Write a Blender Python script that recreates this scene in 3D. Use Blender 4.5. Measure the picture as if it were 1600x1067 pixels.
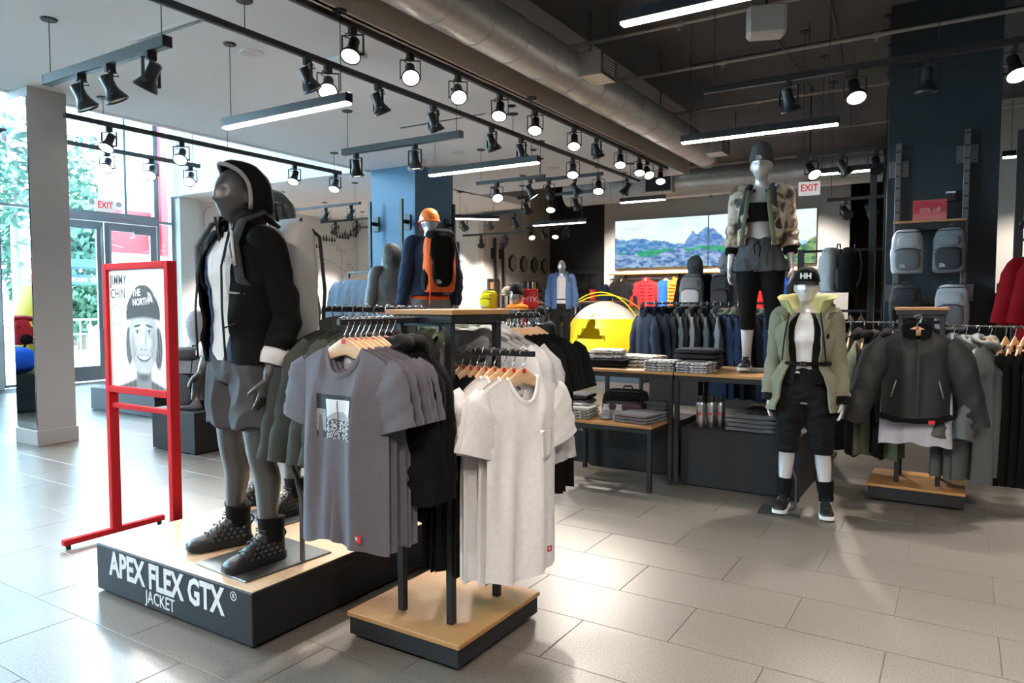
import bpy, bmesh, math, random
import numpy as np
from mathutils import Vector, Matrix, noise, Euler

for o in list(bpy.data.objects):
    bpy.data.objects.remove(o, do_unlink=True)
scene = bpy.context.scene
COL = scene.collection
R = math.radians
PI = math.pi
rnd = random.Random(7)

# ------------------------------------------------------------------ camera
cam_d = bpy.data.cameras.new('camera')
cam_d.sensor_fit = 'HORIZONTAL'
cam_d.sensor_width = 36.0
cam_d.lens = 36.0 * 1120 / 1600
cam_d.clip_end = 300
cam = bpy.data.objects.new('camera', cam_d)
COL.objects.link(cam)
cam.location = (0, 0, 1.48)
cam.rotation_euler = (R(90) - math.atan(58.5 / 1120), 0, R(32.2))
scene.camera = cam
# ------------------------------------------------------------------ world and daylight
world = bpy.data.worlds.new('sky'); scene.world = world
world.use_nodes = True
wn = world.node_tree.nodes; wl = world.node_tree.links
bg = wn['Background']
bg.inputs['Color'].default_value = (0.62, 0.84, 1.0, 1)
bg.inputs['Strength'].default_value = 29.0
sun_d = bpy.data.lights.new('sun', 'SUN'); sun_d.energy = 3.0; sun_d.angle = R(2); sun_d.color = (1, .96, .9)
sun = bpy.data.objects.new('sun', sun_d); COL.objects.link(sun)
sun.rotation_euler = (R(28), R(12), R(20))
# ------------------------------------------------------------------ exposure
scene.view_settings.view_transform = 'Standard'
scene.view_settings.look = 'None'
scene.view_settings.exposure = 0.42
scene.view_settings.gamma = 1.0
scene.view_settings.use_curve_mapping = False
scene.cycles.use_denoising = True
scene.cycles.max_bounces = 6
scene.cycles.use_adaptive_sampling = True
scene.cycles.adaptive_threshold = 0.04
scene.cycles.diffuse_bounces = 3
scene.cycles.glossy_bounces = 3
scene.cycles.transparent_max_bounces = 12
scene.cycles.sample_clamp_indirect = 6.0
scene.cycles.caustics_reflective = False
scene.cycles.caustics_refractive = False
SPOT_W = 38.0        # one track lamp
LED_E = 12.0          # diffuser of a linear fixture

# ------------------------------------------------------------------ materials
MATS = {}
def mat(name, col, rough=.6, metal=0., var=0., vscale=8., bump=0., bscale=60., emit=None, estr=1., alpha=1., sheen=0., trans=0., spec=.5, vcol=None, coord='Object'):
    if name in MATS: return MATS[name]
    m = bpy.data.materials.new(name); m.use_nodes = True
    nt = m.node_tree; b = nt.nodes['Principled BSDF']
    c4 = tuple(col) + (1,)
    b.inputs['Base Color'].default_value = c4
    b.inputs['Roughness'].default_value = rough
    b.inputs['Metallic'].default_value = metal
    b.inputs['Specular IOR Level'].default_value = spec
    if sheen: b.inputs['Sheen Weight'].default_value = sheen
    if trans: b.inputs['Transmission Weight'].default_value = trans
    if emit: b.inputs['Emission Color'].default_value = tuple(emit) + (1,); b.inputs['Emission Strength'].default_value = estr
    if alpha < 1: b.inputs['Alpha'].default_value = alpha
    tc = nt.nodes.new('ShaderNodeTexCoord')
    if var:
        n = nt.nodes.new('ShaderNodeTexNoise'); n.inputs['Scale'].default_value = vscale; n.inputs['Detail'].default_value = 5
        nt.links.new(tc.outputs[coord], n.inputs['Vector'])
        mx = nt.nodes.new('ShaderNodeMix'); mx.data_type = 'RGBA'
        lo = vcol or tuple(max(0, x * (1 - var)) for x in col)
        hi = tuple(min(1, x * (1 + var)) for x in col)
        mx.inputs['A'].default_value = tuple(lo) + (1,); mx.inputs['B'].default_value = tuple(hi) + (1,)
        nt.links.new(n.outputs['Fac'], mx.inputs['Factor']); nt.links.new(mx.outputs['Result'], b.inputs['Base Color'])
    if bump:
        n2 = nt.nodes.new('ShaderNodeTexNoise'); n2.inputs['Scale'].default_value = bscale; n2.inputs['Detail'].default_value = 3
        nt.links.new(tc.outputs[coord], n2.inputs['Vector'])
        bp = nt.nodes.new('ShaderNodeBump'); bp.inputs['Strength'].default_value = bump; bp.inputs['Distance'].default_value = .01
        nt.links.new(n2.outputs['Fac'], bp.inputs['Height']); nt.links.new(bp.outputs['Normal'], b.inputs['Normal'])
    MATS[name] = m
    return m
def cloth(name, col, rough=.85, var=.12, vs=40, bump=.25, bs=350, sheen=.02):
    return mat(name, col, rough, var=var, vscale=vs, bump=bump, bscale=bs, sheen=sheen, spec=.12)
def ramp_mat(name, stops, scale, rough=.7, kind='noise', detail=2, stretch=None, coord='Object', interp='CONSTANT', bump=0):
    m = bpy.data.materials.new(name); m.use_nodes = True; nt = m.node_tree; b = nt.nodes['Principled BSDF']
    b.inputs['Roughness'].default_value = rough
    tc = nt.nodes.new('ShaderNodeTexCoord'); mp = nt.nodes.new('ShaderNodeMapping')
    if stretch: mp.inputs['Scale'].default_value = stretch
    nt.links.new(tc.outputs[coord], mp.inputs['Vector'])
    n = nt.nodes.new('ShaderNodeTexNoise'); n.inputs['Scale'].default_value = scale; n.inputs['Detail'].default_value = detail
    nt.links.new(mp.outputs['Vector'], n.inputs['Vector'])
    r = nt.nodes.new('ShaderNodeValToRGB'); r.color_ramp.interpolation = interp
    el = r.color_ramp.elements
    while len(el) < len(stops): el.new(.5)
    for e, (p, c) in zip(el, stops): e.position = p; e.color = tuple(c) + (1,)
    nt.links.new(n.outputs['Fac'], r.inputs['Fac']); nt.links.new(r.outputs['Color'], b.inputs['Base Color'])
    if bump:
        bp = nt.nodes.new('ShaderNodeBump'); bp.inputs['Strength'].default_value = bump; bp.inputs['Distance'].default_value = .01
        nt.links.new(n.outputs['Fac'], bp.inputs['Height']); nt.links.new(bp.outputs['Normal'], b.inputs['Normal'])
    MATS[name] = m
    return m
def vcol_mat(name, emit=0., rough=.5):
    m = bpy.data.materials.new(name); m.use_nodes = True; nt = m.node_tree; b = nt.nodes['Principled BSDF']
    a = nt.nodes.new('ShaderNodeVertexColor'); a.layer_name = 'Col'
    nt.links.new(a.outputs['Color'], b.inputs['Base Color']); b.inputs['Roughness'].default_value = rough
    if emit:
        nt.links.new(a.outputs['Color'], b.inputs['Emission Color']); b.inputs['Emission Strength'].default_value = emit
        b.inputs['Base Color'].default_value = (0, 0, 0, 1); nt.links.remove(b.inputs['Base Color'].links[0])
    MATS[name] = m
    return m

M = {}
M['white'] = mat('white paint', (.80, .80, .81), .7, var=.03, vscale=2)
M['ceil'] = mat('white ceiling', (.91, .91, .93), .8, var=.03, vscale=1.5)
M['taupe'] = mat('taupe paint', (.60, .52, .45), .75, var=.05, vscale=2)
M['beige'] = mat('beige wall', (.52, .49, .45), .8, var=.04, vscale=2)
M['grey'] = mat('grey wall', (.55, .54, .52), .8, var=.04, vscale=2)
M['darkceil'] = mat('charcoal ceiling', (.10, .102, .108), .85, var=.15, vscale=2)
M['navy'] = mat('blue black paint', (.012, .021, .028), .55, var=.12, vscale=3)
M['blackwall'] = mat('black wall', (.018, .018, .02), .6, var=.2, vscale=4)
M['black'] = mat('black powder coat', (.014, .014, .016), .42, var=.1, vscale=30, bump=.05, bscale=400)
M['char'] = mat('charcoal laminate', (.026, .0255, .027), .55, var=.1, vscale=6, spec=.25)
M['gunmetal'] = mat('gunmetal', (.16, .165, .17), .38, .8, var=.1, vscale=10)
M['steel'] = mat('brushed steel', (.62, .62, .63), .28, 1, var=.06, vscale=20)
M['chrome'] = mat('chrome', (.8, .8, .82), .12, 1)
M['alu'] = mat('anodised aluminium frame', (.30, .33, .37), .45, .5, var=.05, vscale=5)
M['duct'] = mat('galvanised duct', (.62, .60, .57), .38, .6, var=.22, vscale=14, bump=.1, bscale=30)
M['red'] = mat('red paint', (.62, .012, .022), .35, var=.06, vscale=12)
M['redtag'] = mat('red tag', (.60, .02, .03), .5)
M['print_white'] = mat('white print', (.82, .82, .82), .6)
M['print_black'] = mat('black print', (.02, .02, .022), .6)
M['print_grey'] = mat('grey print', (.4, .4, .41), .6)
M['lens'] = mat('lit lamp lens', (1, 1, 1), .3, emit=(1, .93, .84), estr=9)
M['lensdim'] = mat('dark lamp lens', (.05, .05, .05), .15)
M['led'] = mat('led diffuser', (1, 1, 1), .4, emit=(1, .955, .90), estr=LED_E)
M['glass'] = None
M['mirror'] = mat('mirror', (.88, .9, .92), .02, 1)
M['dark_glass'] = mat('dark glass', (.01, .01, .012), .08)
def glassmat():
    m = bpy.data.materials.new('window glass'); m.use_nodes = True; nt = m.node_tree
    for n in list(nt.nodes):
        if n.type == 'BSDF_PRINCIPLED': nt.nodes.remove(n)
    out = [n for n in nt.nodes if n.type == 'OUTPUT_MATERIAL'][0]
    t = nt.nodes.new('ShaderNodeBsdfTransparent'); t.inputs['Color'].default_value = (.86, .95, .98, 1)
    g = nt.nodes.new('ShaderNodeBsdfGlossy'); g.inputs['Roughness'].default_value = .02
    fr = nt.nodes.new('ShaderNodeFresnel'); fr.inputs['IOR'].default_value = 1.3
    mx = nt.nodes.new('ShaderNodeMixShader'); nt.links.new(fr.outputs[0], mx.inputs[0]); nt.links.new(t.outputs[0], mx.inputs[1]); nt.links.new(g.outputs[0], mx.inputs[2])
    nt.links.new(mx.outputs[0], out.inputs[0]); return m
M['glass'] = glassmat()
M['wood'] = ramp_mat('bamboo wood', [(0, (.36, .175, .062)), (.45, (.47, .245, .09)), (.55, (.43, .215, .078)), (1, (.54, .30, .12))], 9, .38, detail=4, stretch=(1.2, 9, 9), interp='LINEAR')
M['woodpale'] = ramp_mat('pale birch board', [(0, (.50, .33, .20)), (.5, (.60, .42, .27)), (1, (.66, .48, .33))], 6, .3, detail=4, stretch=(1, 8, 8), interp='LINEAR')
M['hanger'] = ramp_mat('hanger beech', [(0, (.58, .34, .17)), (.5, (.68, .43, .24)), (1, (.75, .52, .31))], 14, .4, detail=3, stretch=(1, 5, 8), interp='LINEAR')
CAMO = [(0, (.10, .075, .055)), (.40, (.36, .26, .19)), (.48, (.55, .45, .35)), (.60, (.28, .20, .14)), (.66, (.05, .045, .04))]
M['camo'] = ramp_mat('tan camouflage', CAMO, 8.5, .7, detail=2)
M['camogrey'] = ramp_mat('pale camouflage', [(0, (.16, .13, .11)), (.38, (.50, .44, .38)), (.5, (.66, .62, .57)), (.6, (.36, .31, .27)), (.66, (.18, .15, .13))], 20, .75, detail=2)
M['newsprint'] = ramp_mat('black and white block print', [(0, (.03, .03, .03)), (.47, (.8, .8, .8)), (.56, (.04, .04, .04)), (.62, (.8, .8, .8))], 75, .7, detail=0, stretch=(1, 1, 1.6))
for nm, c in dict(tee_grey=(.150, .138, .155), tee_black=(.007, .007, .0075), tee_white=(.80, .77, .76), hood_grey=(.42, .41, .415),
        heather=(.060, .066, .060), olive=(.155, .165, .10), olive2=(.22, .23, .16), navyc=(.022, .034, .07), navy2=(.012, .018, .032), slate=(.09, .105, .11), jblack=(.009, .009, .0095),
        jacket=(.009, .0085, .009), shorts=(.085, .083, .09), sky=(.36, .52, .68), red=(.50, .02, .025), dred=(.30, .008, .014), orange=(.85, .22, .03), dorange=(.78, .10, .025),
        greyv=(.30, .29, .31), royal=(.02, .10, .55), parka=(.205, .195, .135), parkal=(.46, .45, .20), white=(.74, .73, .72), lilac=(.50, .50, .58),
        packgrey=(.20, .20, .215), packdark=(.055, .055, .06), packpale=(.50, .50, .52), packwhite=(.55, .53, .51), green=(.05, .16, .10), teal=(.03, .30, .45), yellow=(.85, .62, .02),
        puffgrey=(.34, .34, .36), puffblue=(.055, .095, .21), tan=(.42, .33, .25), bluetech=(.05, .09, .19), rust=(.75, .14, .04), folddark=(.03, .03, .034), foldgrey=(.20, .195, .21), pink=(.7, .05, .2)).items():
    M[nm] = cloth('cloth ' + nm, c)
M['jersey_grey'] = M['tee_grey']
M['nylon_black'] = mat('black nylon', (.008, .0078, .008), .6, var=.15, vscale=12, bump=.3, bscale=18)
M['nylon_slate'] = mat('slate nylon', (.075, .084, .084), .6, var=.12, vscale=12, bump=.3, bscale=18)
M['fur'] = cloth('fur trim', (.34, .29, .25), var=.5, vs=90, bump=1.0, bs=160)
M['mann_dark'] = mat('satin graphite mannequin', (.135, .132, .13), .42, .6, var=.04, vscale=3)
M['mann_light'] = mat('pearl silver mannequin', (.66, .63, .63), .30, .35, var=.03, vscale=3)
M['mann_silver'] = mat('silver mannequin', (.42, .42, .44), .28, .7)
M['rubber'] = mat('black rubber', (.012, .012, .013), .6, bump=.2, bscale=120)
M['leather'] = mat('black leather', (.014, .014, .015), .45, bump=.25, bscale=90)
M['solewhite'] = mat('white foam sole', (.75, .75, .74), .6)
M['plastic_orange'] = mat('orange plastic', (.85, .22, .04), .3)
M['plastic_white'] = mat('white plastic', (.72, .73, .74), .4)

# ------------------------------------------------------------------ mesh building
class MB:
    def __init__(s): s.v = []; s.f = []; s.m = []
    def add(s, vs, fs, m=0):
        o = len(s.v); s.v.extend([tuple(p) for p in vs]); s.f.extend([tuple(i + o for i in f) for f in fs]); s.m.extend([m] * len(fs)); return s
    def box(s, x0, x1, y0, y1, z0, z1, b=.003, m=0, rot=None, at=None):
        b = min(b, .45 * min(abs(x1 - x0), abs(y1 - y0), abs(z1 - z0)))
        P = []; idx = {}
        for ix, x in ((0, x0), (1, x1)):
            for iy, y in ((0, y0), (1, y1)):
                for iz, z in ((0, z0), (1, z1)):
                    sx, sy, sz = (1, -1)[ix], (1, -1)[iy], (1, -1)[iz]
                    idx[ix, iy, iz, 'x'] = len(P); P.append((x, y + sy * b, z + sz * b))
                    idx[ix, iy, iz, 'y'] = len(P); P.append((x + sx * b, y, z + sz * b))
                    idx[ix, iy, iz, 'z'] = len(P); P.append((x + sx * b, y + sy * b, z))
        F = []
        g = lambda a, b_, c, k: idx[a, b_, c, k]
        for i in (0, 1):
            q = [g(i, 0, 0, 'x'), g(i, 1, 0, 'x'), g(i, 1, 1, 'x'), g(i, 0, 1, 'x')]; F.append(q if i else q[::-1])
            q = [g(0, i, 0, 'y'), g(0, i, 1, 'y'), g(1, i, 1, 'y'), g(1, i, 0, 'y')]; F.append(q if i else q[::-1])
            q = [g(0, 0, i, 'z'), g(1, 0, i, 'z'), g(1, 1, i, 'z'), g(0, 1, i, 'z')]; F.append(q if i else q[::-1])
        for i in (0, 1):
            for j in (0, 1):
                F.append([g(0, i, j, 'y'), g(1, i, j, 'y'), g(1, i, j, 'z'), g(0, i, j, 'z')])
                F.append([g(i, 0, j, 'x'), g(i, 1, j, 'x'), g(i, 1, j, 'z'), g(i, 0, j, 'z')])
                F.append([g(i, j, 0, 'x'), g(i, j, 1, 'x'), g(i, j, 1, 'y'), g(i, j, 0, 'y')])
        for i in (0, 1):
            for j in (0, 1):
                for k in (0, 1): F.append([g(i, j, k, 'x'), g(i, j, k, 'y'), g(i, j, k, 'z')])
        if rot is not None:
            c = Vector(at) if at is not None else Vector(((x0 + x1) / 2, (y0 + y1) / 2, (z0 + z1) / 2))
            rm = rot if isinstance(rot, Matrix) else Euler(rot).to_matrix()
            P = [tuple(c + rm @ (Vector(p) - c)) for p in P]
        return s.add(P, F, m)
    def loft(s, rings, cap0=True, cap1=True, closed=True, m=0):
        n = len(rings[0]); V = [p for r in rings for p in r]; F = []
        k = n if closed else n - 1
        for i in range(len(rings) - 1):
            for j in range(k):
                a = i * n + j; b_ = i * n + (j + 1) % n
                F.append((a, b_, b_ + n, a + n))
        if cap0: F.append(tuple(range(n - 1, -1, -1)))
        if cap1: F.append(tuple((len(rings) - 1) * n + j for j in range(n)))
        return s.add(V, F, m)
    def tube(s, pts, r, n=8, caps=True, flat=None, up=None, m=0, ph=0.):
        pts = [Vector(p) for p in pts]; k = len(pts)
        rs = list(r) if hasattr(r, '__len__') else [r] * k
        T = [(pts[min(i + 1, k - 1)] - pts[max(i - 1, 0)]).normalized() for i in range(k)]
        u = Vector(up) if up is not None else (Vector((0, 0, 1)) if abs(T[0].z) < .9 else Vector((0, 1, 0)))
        rings = []
        for i in range(k):
            u = (u - T[i] * u.dot(T[i]))
            u = u.normalized() if u.length > 1e-6 else T[i].orthogonal().normalized()
            w = T[i].cross(u); ra = rs[i]
            if not isinstance(ra, (int, float)): a, b_ = ra
            else: a = ra; b_ = ra * (flat or 1)
            rings.append([pts[i] + u * (a * math.cos(2 * PI * j / n + ph)) + w * (b_ * math.sin(2 * PI * j / n + ph)) for j in range(n)])
        return s.loft(rings, caps, caps, True, m)
    def cyl(s, p0, p1, r0, r1=None, n=14, caps=True, m=0):
        return s.tube([p0, p1], [r0, r0 if r1 is None else r1], n, caps, m=m)
    def lathe(s, prof, n=20, at=(0, 0, 0), axis=None, caps=True, m=0):
        rings = [[(r * math.cos(2 * PI * j / n), r * math.sin(2 * PI * j / n), z) for j in range(n)] for r, z in prof]
        if axis is not None:
            q = Vector((0, 0, 1)).rotation_difference(Vector(axis)).to_matrix()
            rings = [[q @ Vector(p) for p in r] for r in rings]
        rings = [[Vector(p) + Vector(at) for p in r] for r in rings]
        return s.loft(rings, caps, caps, True, m)
    def prism(s, poly, d, m=0):   # poly in XZ, extruded along y by d
        n = len(poly)
        V = [(x, 0, z) for x, z in poly] + [(x, d, z) for x, z in poly]
        F = [tuple(range(n)), tuple(range(2 * n - 1, n - 1, -1))] + [(i, i + n, (i + 1) % n + n, (i + 1) % n) for i in range(n)]
        return s.add(V, F, m)
    def ell(s, c, r, n=16, k=10, rot=None, m=0, p=2.0):
        rings = []
        e = lambda t: math.copysign(abs(t) ** (2 / p), t)
        rm = Euler(rot).to_matrix() if rot else None
        for i in range(k + 1):
            ph = -PI / 2 + PI * i / k; cz, sz = max(e(math.cos(ph)), 1e-4), e(math.sin(ph))
            ring = []
            for j in range(n):
                th = 2 * PI * j / n
                q = Vector((r[0] * cz * e(math.cos(th)), r[1] * cz * e(math.sin(th)), r[2] * sz))
                if rm: q = rm @ q
                ring.append(Vector(c) + q)
            rings.append(ring)
        return s.loft(rings, True, True, True, m)
    def xform(s, mtx):
        s.v = [tuple(mtx @ Vector(p)) for p in s.v]; return s
    def mesh(s, name, mats, smooth=35, weld=0):
        me = bpy.data.meshes.new(name); me.from_pydata(s.v, [], s.f)
        for mm in (mats if isinstance(mats, (list, tuple)) else [mats]): me.materials.append(mm)
        if any(s.m): me.polygons.foreach_set('material_index', s.m)
        if weld:
            bm = bmesh.new(); bm.from_mesh(me); bmesh.ops.remove_doubles(bm, verts=bm.verts, dist=weld); bmesh.ops.recalc_face_normals(bm, faces=bm.faces); bm.to_mesh(me); bm.free()
        fin(me, smooth); return me
    def build(s, name, mats, parent=None, smooth=35, weld=0, loc=None, rz=None):
        return obj(name, s.mesh(name, mats, smooth, weld), parent, loc, rz)
def fin(me, smooth=35):
    me.validate(clean_customdata=False)
    if smooth:
        me.polygons.foreach_set('use_smooth', [True] * len(me.polygons))
        if smooth < 180: me.set_sharp_from_angle(angle=R(smooth))
    me.update()
def obj(name, me, parent=None, loc=None, rz=None):
    o = bpy.data.objects.new(name, me); COL.objects.link(o)
    if parent is not None: o.parent = parent
    if loc is not None: o.location = loc
    if rz is not None: o.rotation_euler = (0, 0, rz) if isinstance(rz, (int, float)) else rz
    return o
def tag(o, label, cat, group=None, kind=None):
    if label: o['label'] = label
    if cat: o['category'] = cat
    if group: o['group'] = group
    if kind: o['kind'] = kind
    return o
def thing(name, label, cat, loc=(0, 0, 0), rz=0, group=None):
    return tag(obj(name, None, None, loc, rz), label, cat, group)
def struct(name, mb, m, parent=None, smooth=35):
    o = mb.build(name, m, parent, smooth)
    if parent is None: o['kind'] = 'structure'
    return o
KIDS = {}
def kids(o):
    return [c for c in o.children]
def dup(o, loc, rz=None, label=None, group=None, parent=None):
    c = o.copy(); COL.objects.link(c); c.parent = parent
    if loc is not None: c.location = loc
    if rz is not None: c.rotation_euler = (0, 0, rz) if isinstance(rz, (int, float)) else rz
    if label: c['label'] = label
    if group: c['group'] = group
    for k in list(o.children):
        dup(k, None, parent=c)
    return c
ORD = ['first', 'second', 'third', 'fourth', 'fifth', 'sixth', 'seventh', 'eighth', 'ninth', 'tenth', 'eleventh', 'twelfth', 'thirteenth', 'fourteenth', 'fifteenth', 'sixteenth', 'seventeenth', 'eighteenth', 'nineteenth', 'twentieth']
def displace(vs, amp, scale, seed=0, only=None):
    out = []
    for p in vs:
        q = Vector(p)
        d = noise.noise_vector(q * scale + Vector((seed * 3.1, seed * 1.7, seed)))
        out.append(tuple(q + d * amp))
    return out
WORK = bpy.data.scenes.new('work')
def evaluate(o):
    WORK.collection.objects.link(o); vl = WORK.view_layers[0]; vl.update()
    return bpy.data.meshes.new_from_object(o.evaluated_get(vl.depsgraph))
TEXTS = {}
def remesh(mb, voxel, name, m, parent=None, smooth_it=4, disp=None):
    me = bpy.data.meshes.new('tmp'); me.from_pydata(mb.v, [], mb.f)
    o = bpy.data.objects.new('tmp', me)
    md = o.modifiers.new('r', 'REMESH'); md.mode = 'VOXEL'; md.voxel_size = voxel
    if smooth_it:
        sm = o.modifiers.new('s', 'SMOOTH'); sm.factor = .5; sm.iterations = smooth_it
    nm = evaluate(o)
    bpy.data.objects.remove(o, do_unlink=True); bpy.data.meshes.remove(me)
    nm.name = name; nm.materials.clear(); nm.materials.append(m)
    if disp: disp(nm)
    fin(nm, 180)
    return obj(name, nm, parent)
def wrinkle(amp, scale, seed=0, stretch=(1, 1, 1)):
    def f(me):
        n = len(me.vertices); co = np.empty(n * 3); me.vertices.foreach_get('co', co); co = co.reshape(-1, 3)
        no = np.empty(n * 3); me.vertices.foreach_get('normal', no); no = no.reshape(-1, 3)
        st = Vector(stretch)
        h = np.array([abs(noise.noise(Vector((c[0] * st[0], c[1] * st[1], c[2] * st[2])) * scale + Vector((seed, seed * 2., 0)))) for c in co])
        co = co + no * ((.25 - h) * 2 * amp)[:, None]
        me.vertices.foreach_set('co', co.ravel()); me.update()
    return f
def text(name, s, size, loc, rot, m, parent=None, ext=.0006, align='LEFT', bold=0., sx=1., sp=1.):
    key = (s, size, ext, align, bold, sx, sp, m.name)
    if key not in TEXTS:
        cu = bpy.data.curves.new(name, 'FONT'); cu.body = s; cu.size = size; cu.extrude = ext; cu.align_x = align; cu.align_y = 'TOP_BASELINE'
        cu.offset = bold * size; cu.space_character = sp; cu.resolution_u = 2
        o = bpy.data.objects.new('tmp', cu); me = evaluate(o)
        bpy.data.objects.remove(o, do_unlink=True)
        for v in me.vertices: v.co.x *= sx
        me.name = name; me.materials.clear(); me.materials.append(m); TEXTS[key] = me
    me = TEXTS[key]
    return obj(name, me, parent, loc, rot)
def vgrid(name, img, w, h, m, parent=None, loc=(0, 0, 0), rot=(0, 0, 0)):
    """flat printed picture in the XZ plane facing -y; img rows from the top, linear rgb"""
    H_, W_ = img.shape[:2]
    xs = np.linspace(0, w, W_ + 1); zs = np.linspace(h, 0, H_ + 1)
    V = [(x, 0, z) for z in zs for x in xs]
    F = [(i * (W_ + 1) + j, (i + 1) * (W_ + 1) + j, (i + 1) * (W_ + 1) + j + 1, i * (W_ + 1) + j + 1) for i in range(H_) for j in range(W_)]
    me = bpy.data.meshes.new(name); me.from_pydata(V, [], F); me.materials.append(m)
    a = me.color_attributes.new('Col', 'FLOAT_COLOR', 'CORNER')
    c = np.ones((H_ * W_, 4, 4)); c[:, :, :3] = img.reshape(-1, 1, 3)
    a.data.foreach_set('color', c.ravel()); me.update()
    return obj(name, me, parent, loc, rot)

from mathutils.bvhtree import BVHTree
def drape(child, body, off=.0015, rigid=False):
    """lay a printed or sewn-on piece against the front (-y) of the garment mesh body"""
    me = body.data; tr = BVHTree.FromPolygons([v.co.copy() for v in me.vertices], [tuple(p.vertices) for p in me.polygons])
    mw = Matrix.LocRotScale(child.location, child.rotation_euler, None); inv = mw.inverted()
    if rigid:
        c = mw @ (sum((v.co for v in child.data.vertices), Vector()) / len(child.data.vertices))
        h = tr.ray_cast(Vector((c.x, -1, c.z)), Vector((0, 1, 0)))[0]
        if h: child.location.y += h.y - off - c.y
        return child
    for v in child.data.vertices:
        p = mw @ v.co; h = tr.ray_cast(Vector((p.x, -1, p.z)), Vector((0, 1, 0)))[0]
        if h: v.co = inv @ Vector((p.x, h.y - off, p.z))
    return child
# ================================================================== the setting
# ---- floor
XW, YB = -14.0, 16.8
fl = struct('floor', MB().box(-14.2, 6.2, -6.2, 19.2, -.30, -.004, .001), mat('grout', (.16, .15, .14), .8))
def tilemat():
    m = bpy.data.materials.new('porcelain floor tile'); m.use_nodes = True; nt = m.node_tree; b = nt.nodes['Principled BSDF']
    ge = nt.nodes.new('ShaderNodeNewGeometry'); oi = nt.nodes.new('ShaderNodeObjectInfo')
    n1 = nt.nodes.new('ShaderNodeTexNoise'); n1.inputs['Scale'].default_value = 130; n1.inputs['Detail'].default_value = 3
    n2 = nt.nodes.new('ShaderNodeTexNoise'); n2.inputs['Scale'].default_value = 1.3; n2.inputs['Detail'].default_value = 4
    for n in (n1, n2): nt.links.new(ge.outputs['Position'], n.inputs['Vector'])
    r = nt.nodes.new('ShaderNodeValToRGB'); e = r.color_ramp.elements
    e[0].position = .34; e[0].color = (.106, .091, .079, 1); e[1].position = .68; e[1].color = (.205, .178, .154, 1)
    x = e.new(.5); x.color = (.158, .137, .119, 1)
    nt.links.new(n1.outputs['Fac'], r.inputs['Fac'])
    hs = nt.nodes.new('ShaderNodeHueSaturation'); nt.links.new(r.outputs['Color'], hs.inputs['Color'])
    mr = nt.nodes.new('ShaderNodeMapRange'); mr.inputs['To Min'].default_value = .96; mr.inputs['To Max'].default_value = 1.03
    nt.links.new(oi.outputs['Random'], mr.inputs['Value']); nt.links.new(mr.outputs['Result'], hs.inputs['Value'])
    nt.links.new(hs.outputs['Color'], b.inputs['Base Color'])
    rr = nt.nodes.new('ShaderNodeMapRange'); rr.inputs['To Min'].default_value = .24; rr.inputs['To Max'].default_value = .42
    nt.links.new(n2.outputs['Fac'], rr.inputs['Value']); nt.links.new(rr.outputs['Result'], b.inputs['Roughness'])
    return m
M['tile'] = tilemat()
TW, TH = .82, .4133
g_ = .0016
tile_me = MB().box(g_, TW - g_, g_, TH - g_, -.006, 0, .0012).mesh('floor_tile', M['tile'])
tiles = []
iy0 = -14
for iy in range(iy0, 47):
    y = 3.375 + (iy - 0) * TH
    off = 0 if iy % 2 == 0 else TW / 2
    for ix in range(-17, 10):
        x = -1.47 + off + ix * TW
        if x + TW > 6 or x < -14 or y < -6 or y + TH > 19: continue
        cx_, cy_ = x + TW / 2, y + TH / 2
        F_ = -cx_ * .5329 + cy_ * .8462; s_ = cx_ * .8462 + cy_ * .5329
        vis = F_ > .9 and abs(s_ / F_) < .78 and F_ * .55 > .9
        tiles.append((F_ if vis else 99, x, y))
tiles.sort()
rest = MB()
for i, (d, x, y) in enumerate(tiles):
    if i < 295 and d < 99: obj('floor_tile', tile_me, fl, (x, y, 0))
    else: rest.box(x + g_, x + TW - g_, y + g_, y + TH - g_, -.006, 0, .0012)
tag(rest.build('floor_tile_field', M['tile'], fl), None, None, kind='stuff')

# ---- ceilings, bulkheads
struct('ceiling', MB().box(-8.5, -4.06, -6, 12.1, 3.7, 3.85, .004).box(-14, -8.5, 8.9, 14.35, 3.7, 3.85, .004).box(-8.5, -8.4, 8.9, 12.1, 3.7, 3.8), M['ceil'])
struct('ceiling_1', MB().box(-4.06, 6, -6, 19, 4.74, 4.9, .004).box(-14, -4.06, 12.1, 19, 4.74, 4.9, .004), M['darkceil'])
struct('ceiling_2', MB().box(-14.2, -8.5, -6, 8.9, 6.6, 6.75, .004), M['white'])
struct('trim_1', MB().box(-4.10, -4.04, -6, 12.1, 3.7, 4.74, .004), M['taupe'])
struct('trim_2', MB().box(-14, -4.06, 12.04, 12.10, 3.85, 4.74, .004), M['taupe'])
struct('trim_3', MB().box(-8.58, -8.49, -6, 8.88, 3.69, 6.6, .004), M['ceil'])
struct('trim_4', MB().box(-14, -8.49, 8.88, 8.98, 3.69, 6.6, .004), M['ceil'])
# ---- walls
struct('wall_back', MB().box(-7.8, -2.0, YB, YB + .15, 0, 4.74), M['grey'])
struct('wall_back_dark', MB().box(-9.9, -7.7, 17.62, 17.77, 0, 4.74), M['blackwall'])
struct('wall_screen_return', MB().box(-7.8, -7.7, YB + .15, 17.62, 0, 4.74), M['blackwall'])
struct('wall_shoe', MB().box(-10.0, -9.85, 14.35, 17.62, 0, 4.74), M['beige'])
struct('wall_far_left', MB().box(-14, -10.0, 14.35, 14.5, 0, 4.74), M['white'])
struct('wall_map', MB().box(-14.2, -14, 9.35, 14.5, 0, 4.74), M['white'])
struct('wall_front', MB().box(-14.2, 6.2, -6.2, -6.0, 0, 6.6), M['white'])
struct('wall_right', MB().box(6.0, 6.2, -6, 19.2, 0, 4.9), M['white'])
struct('wall_far_right', MB().box(-.9, 6.0, 14.0, 14.15, 0, 4.74), M['beige'])
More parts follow.
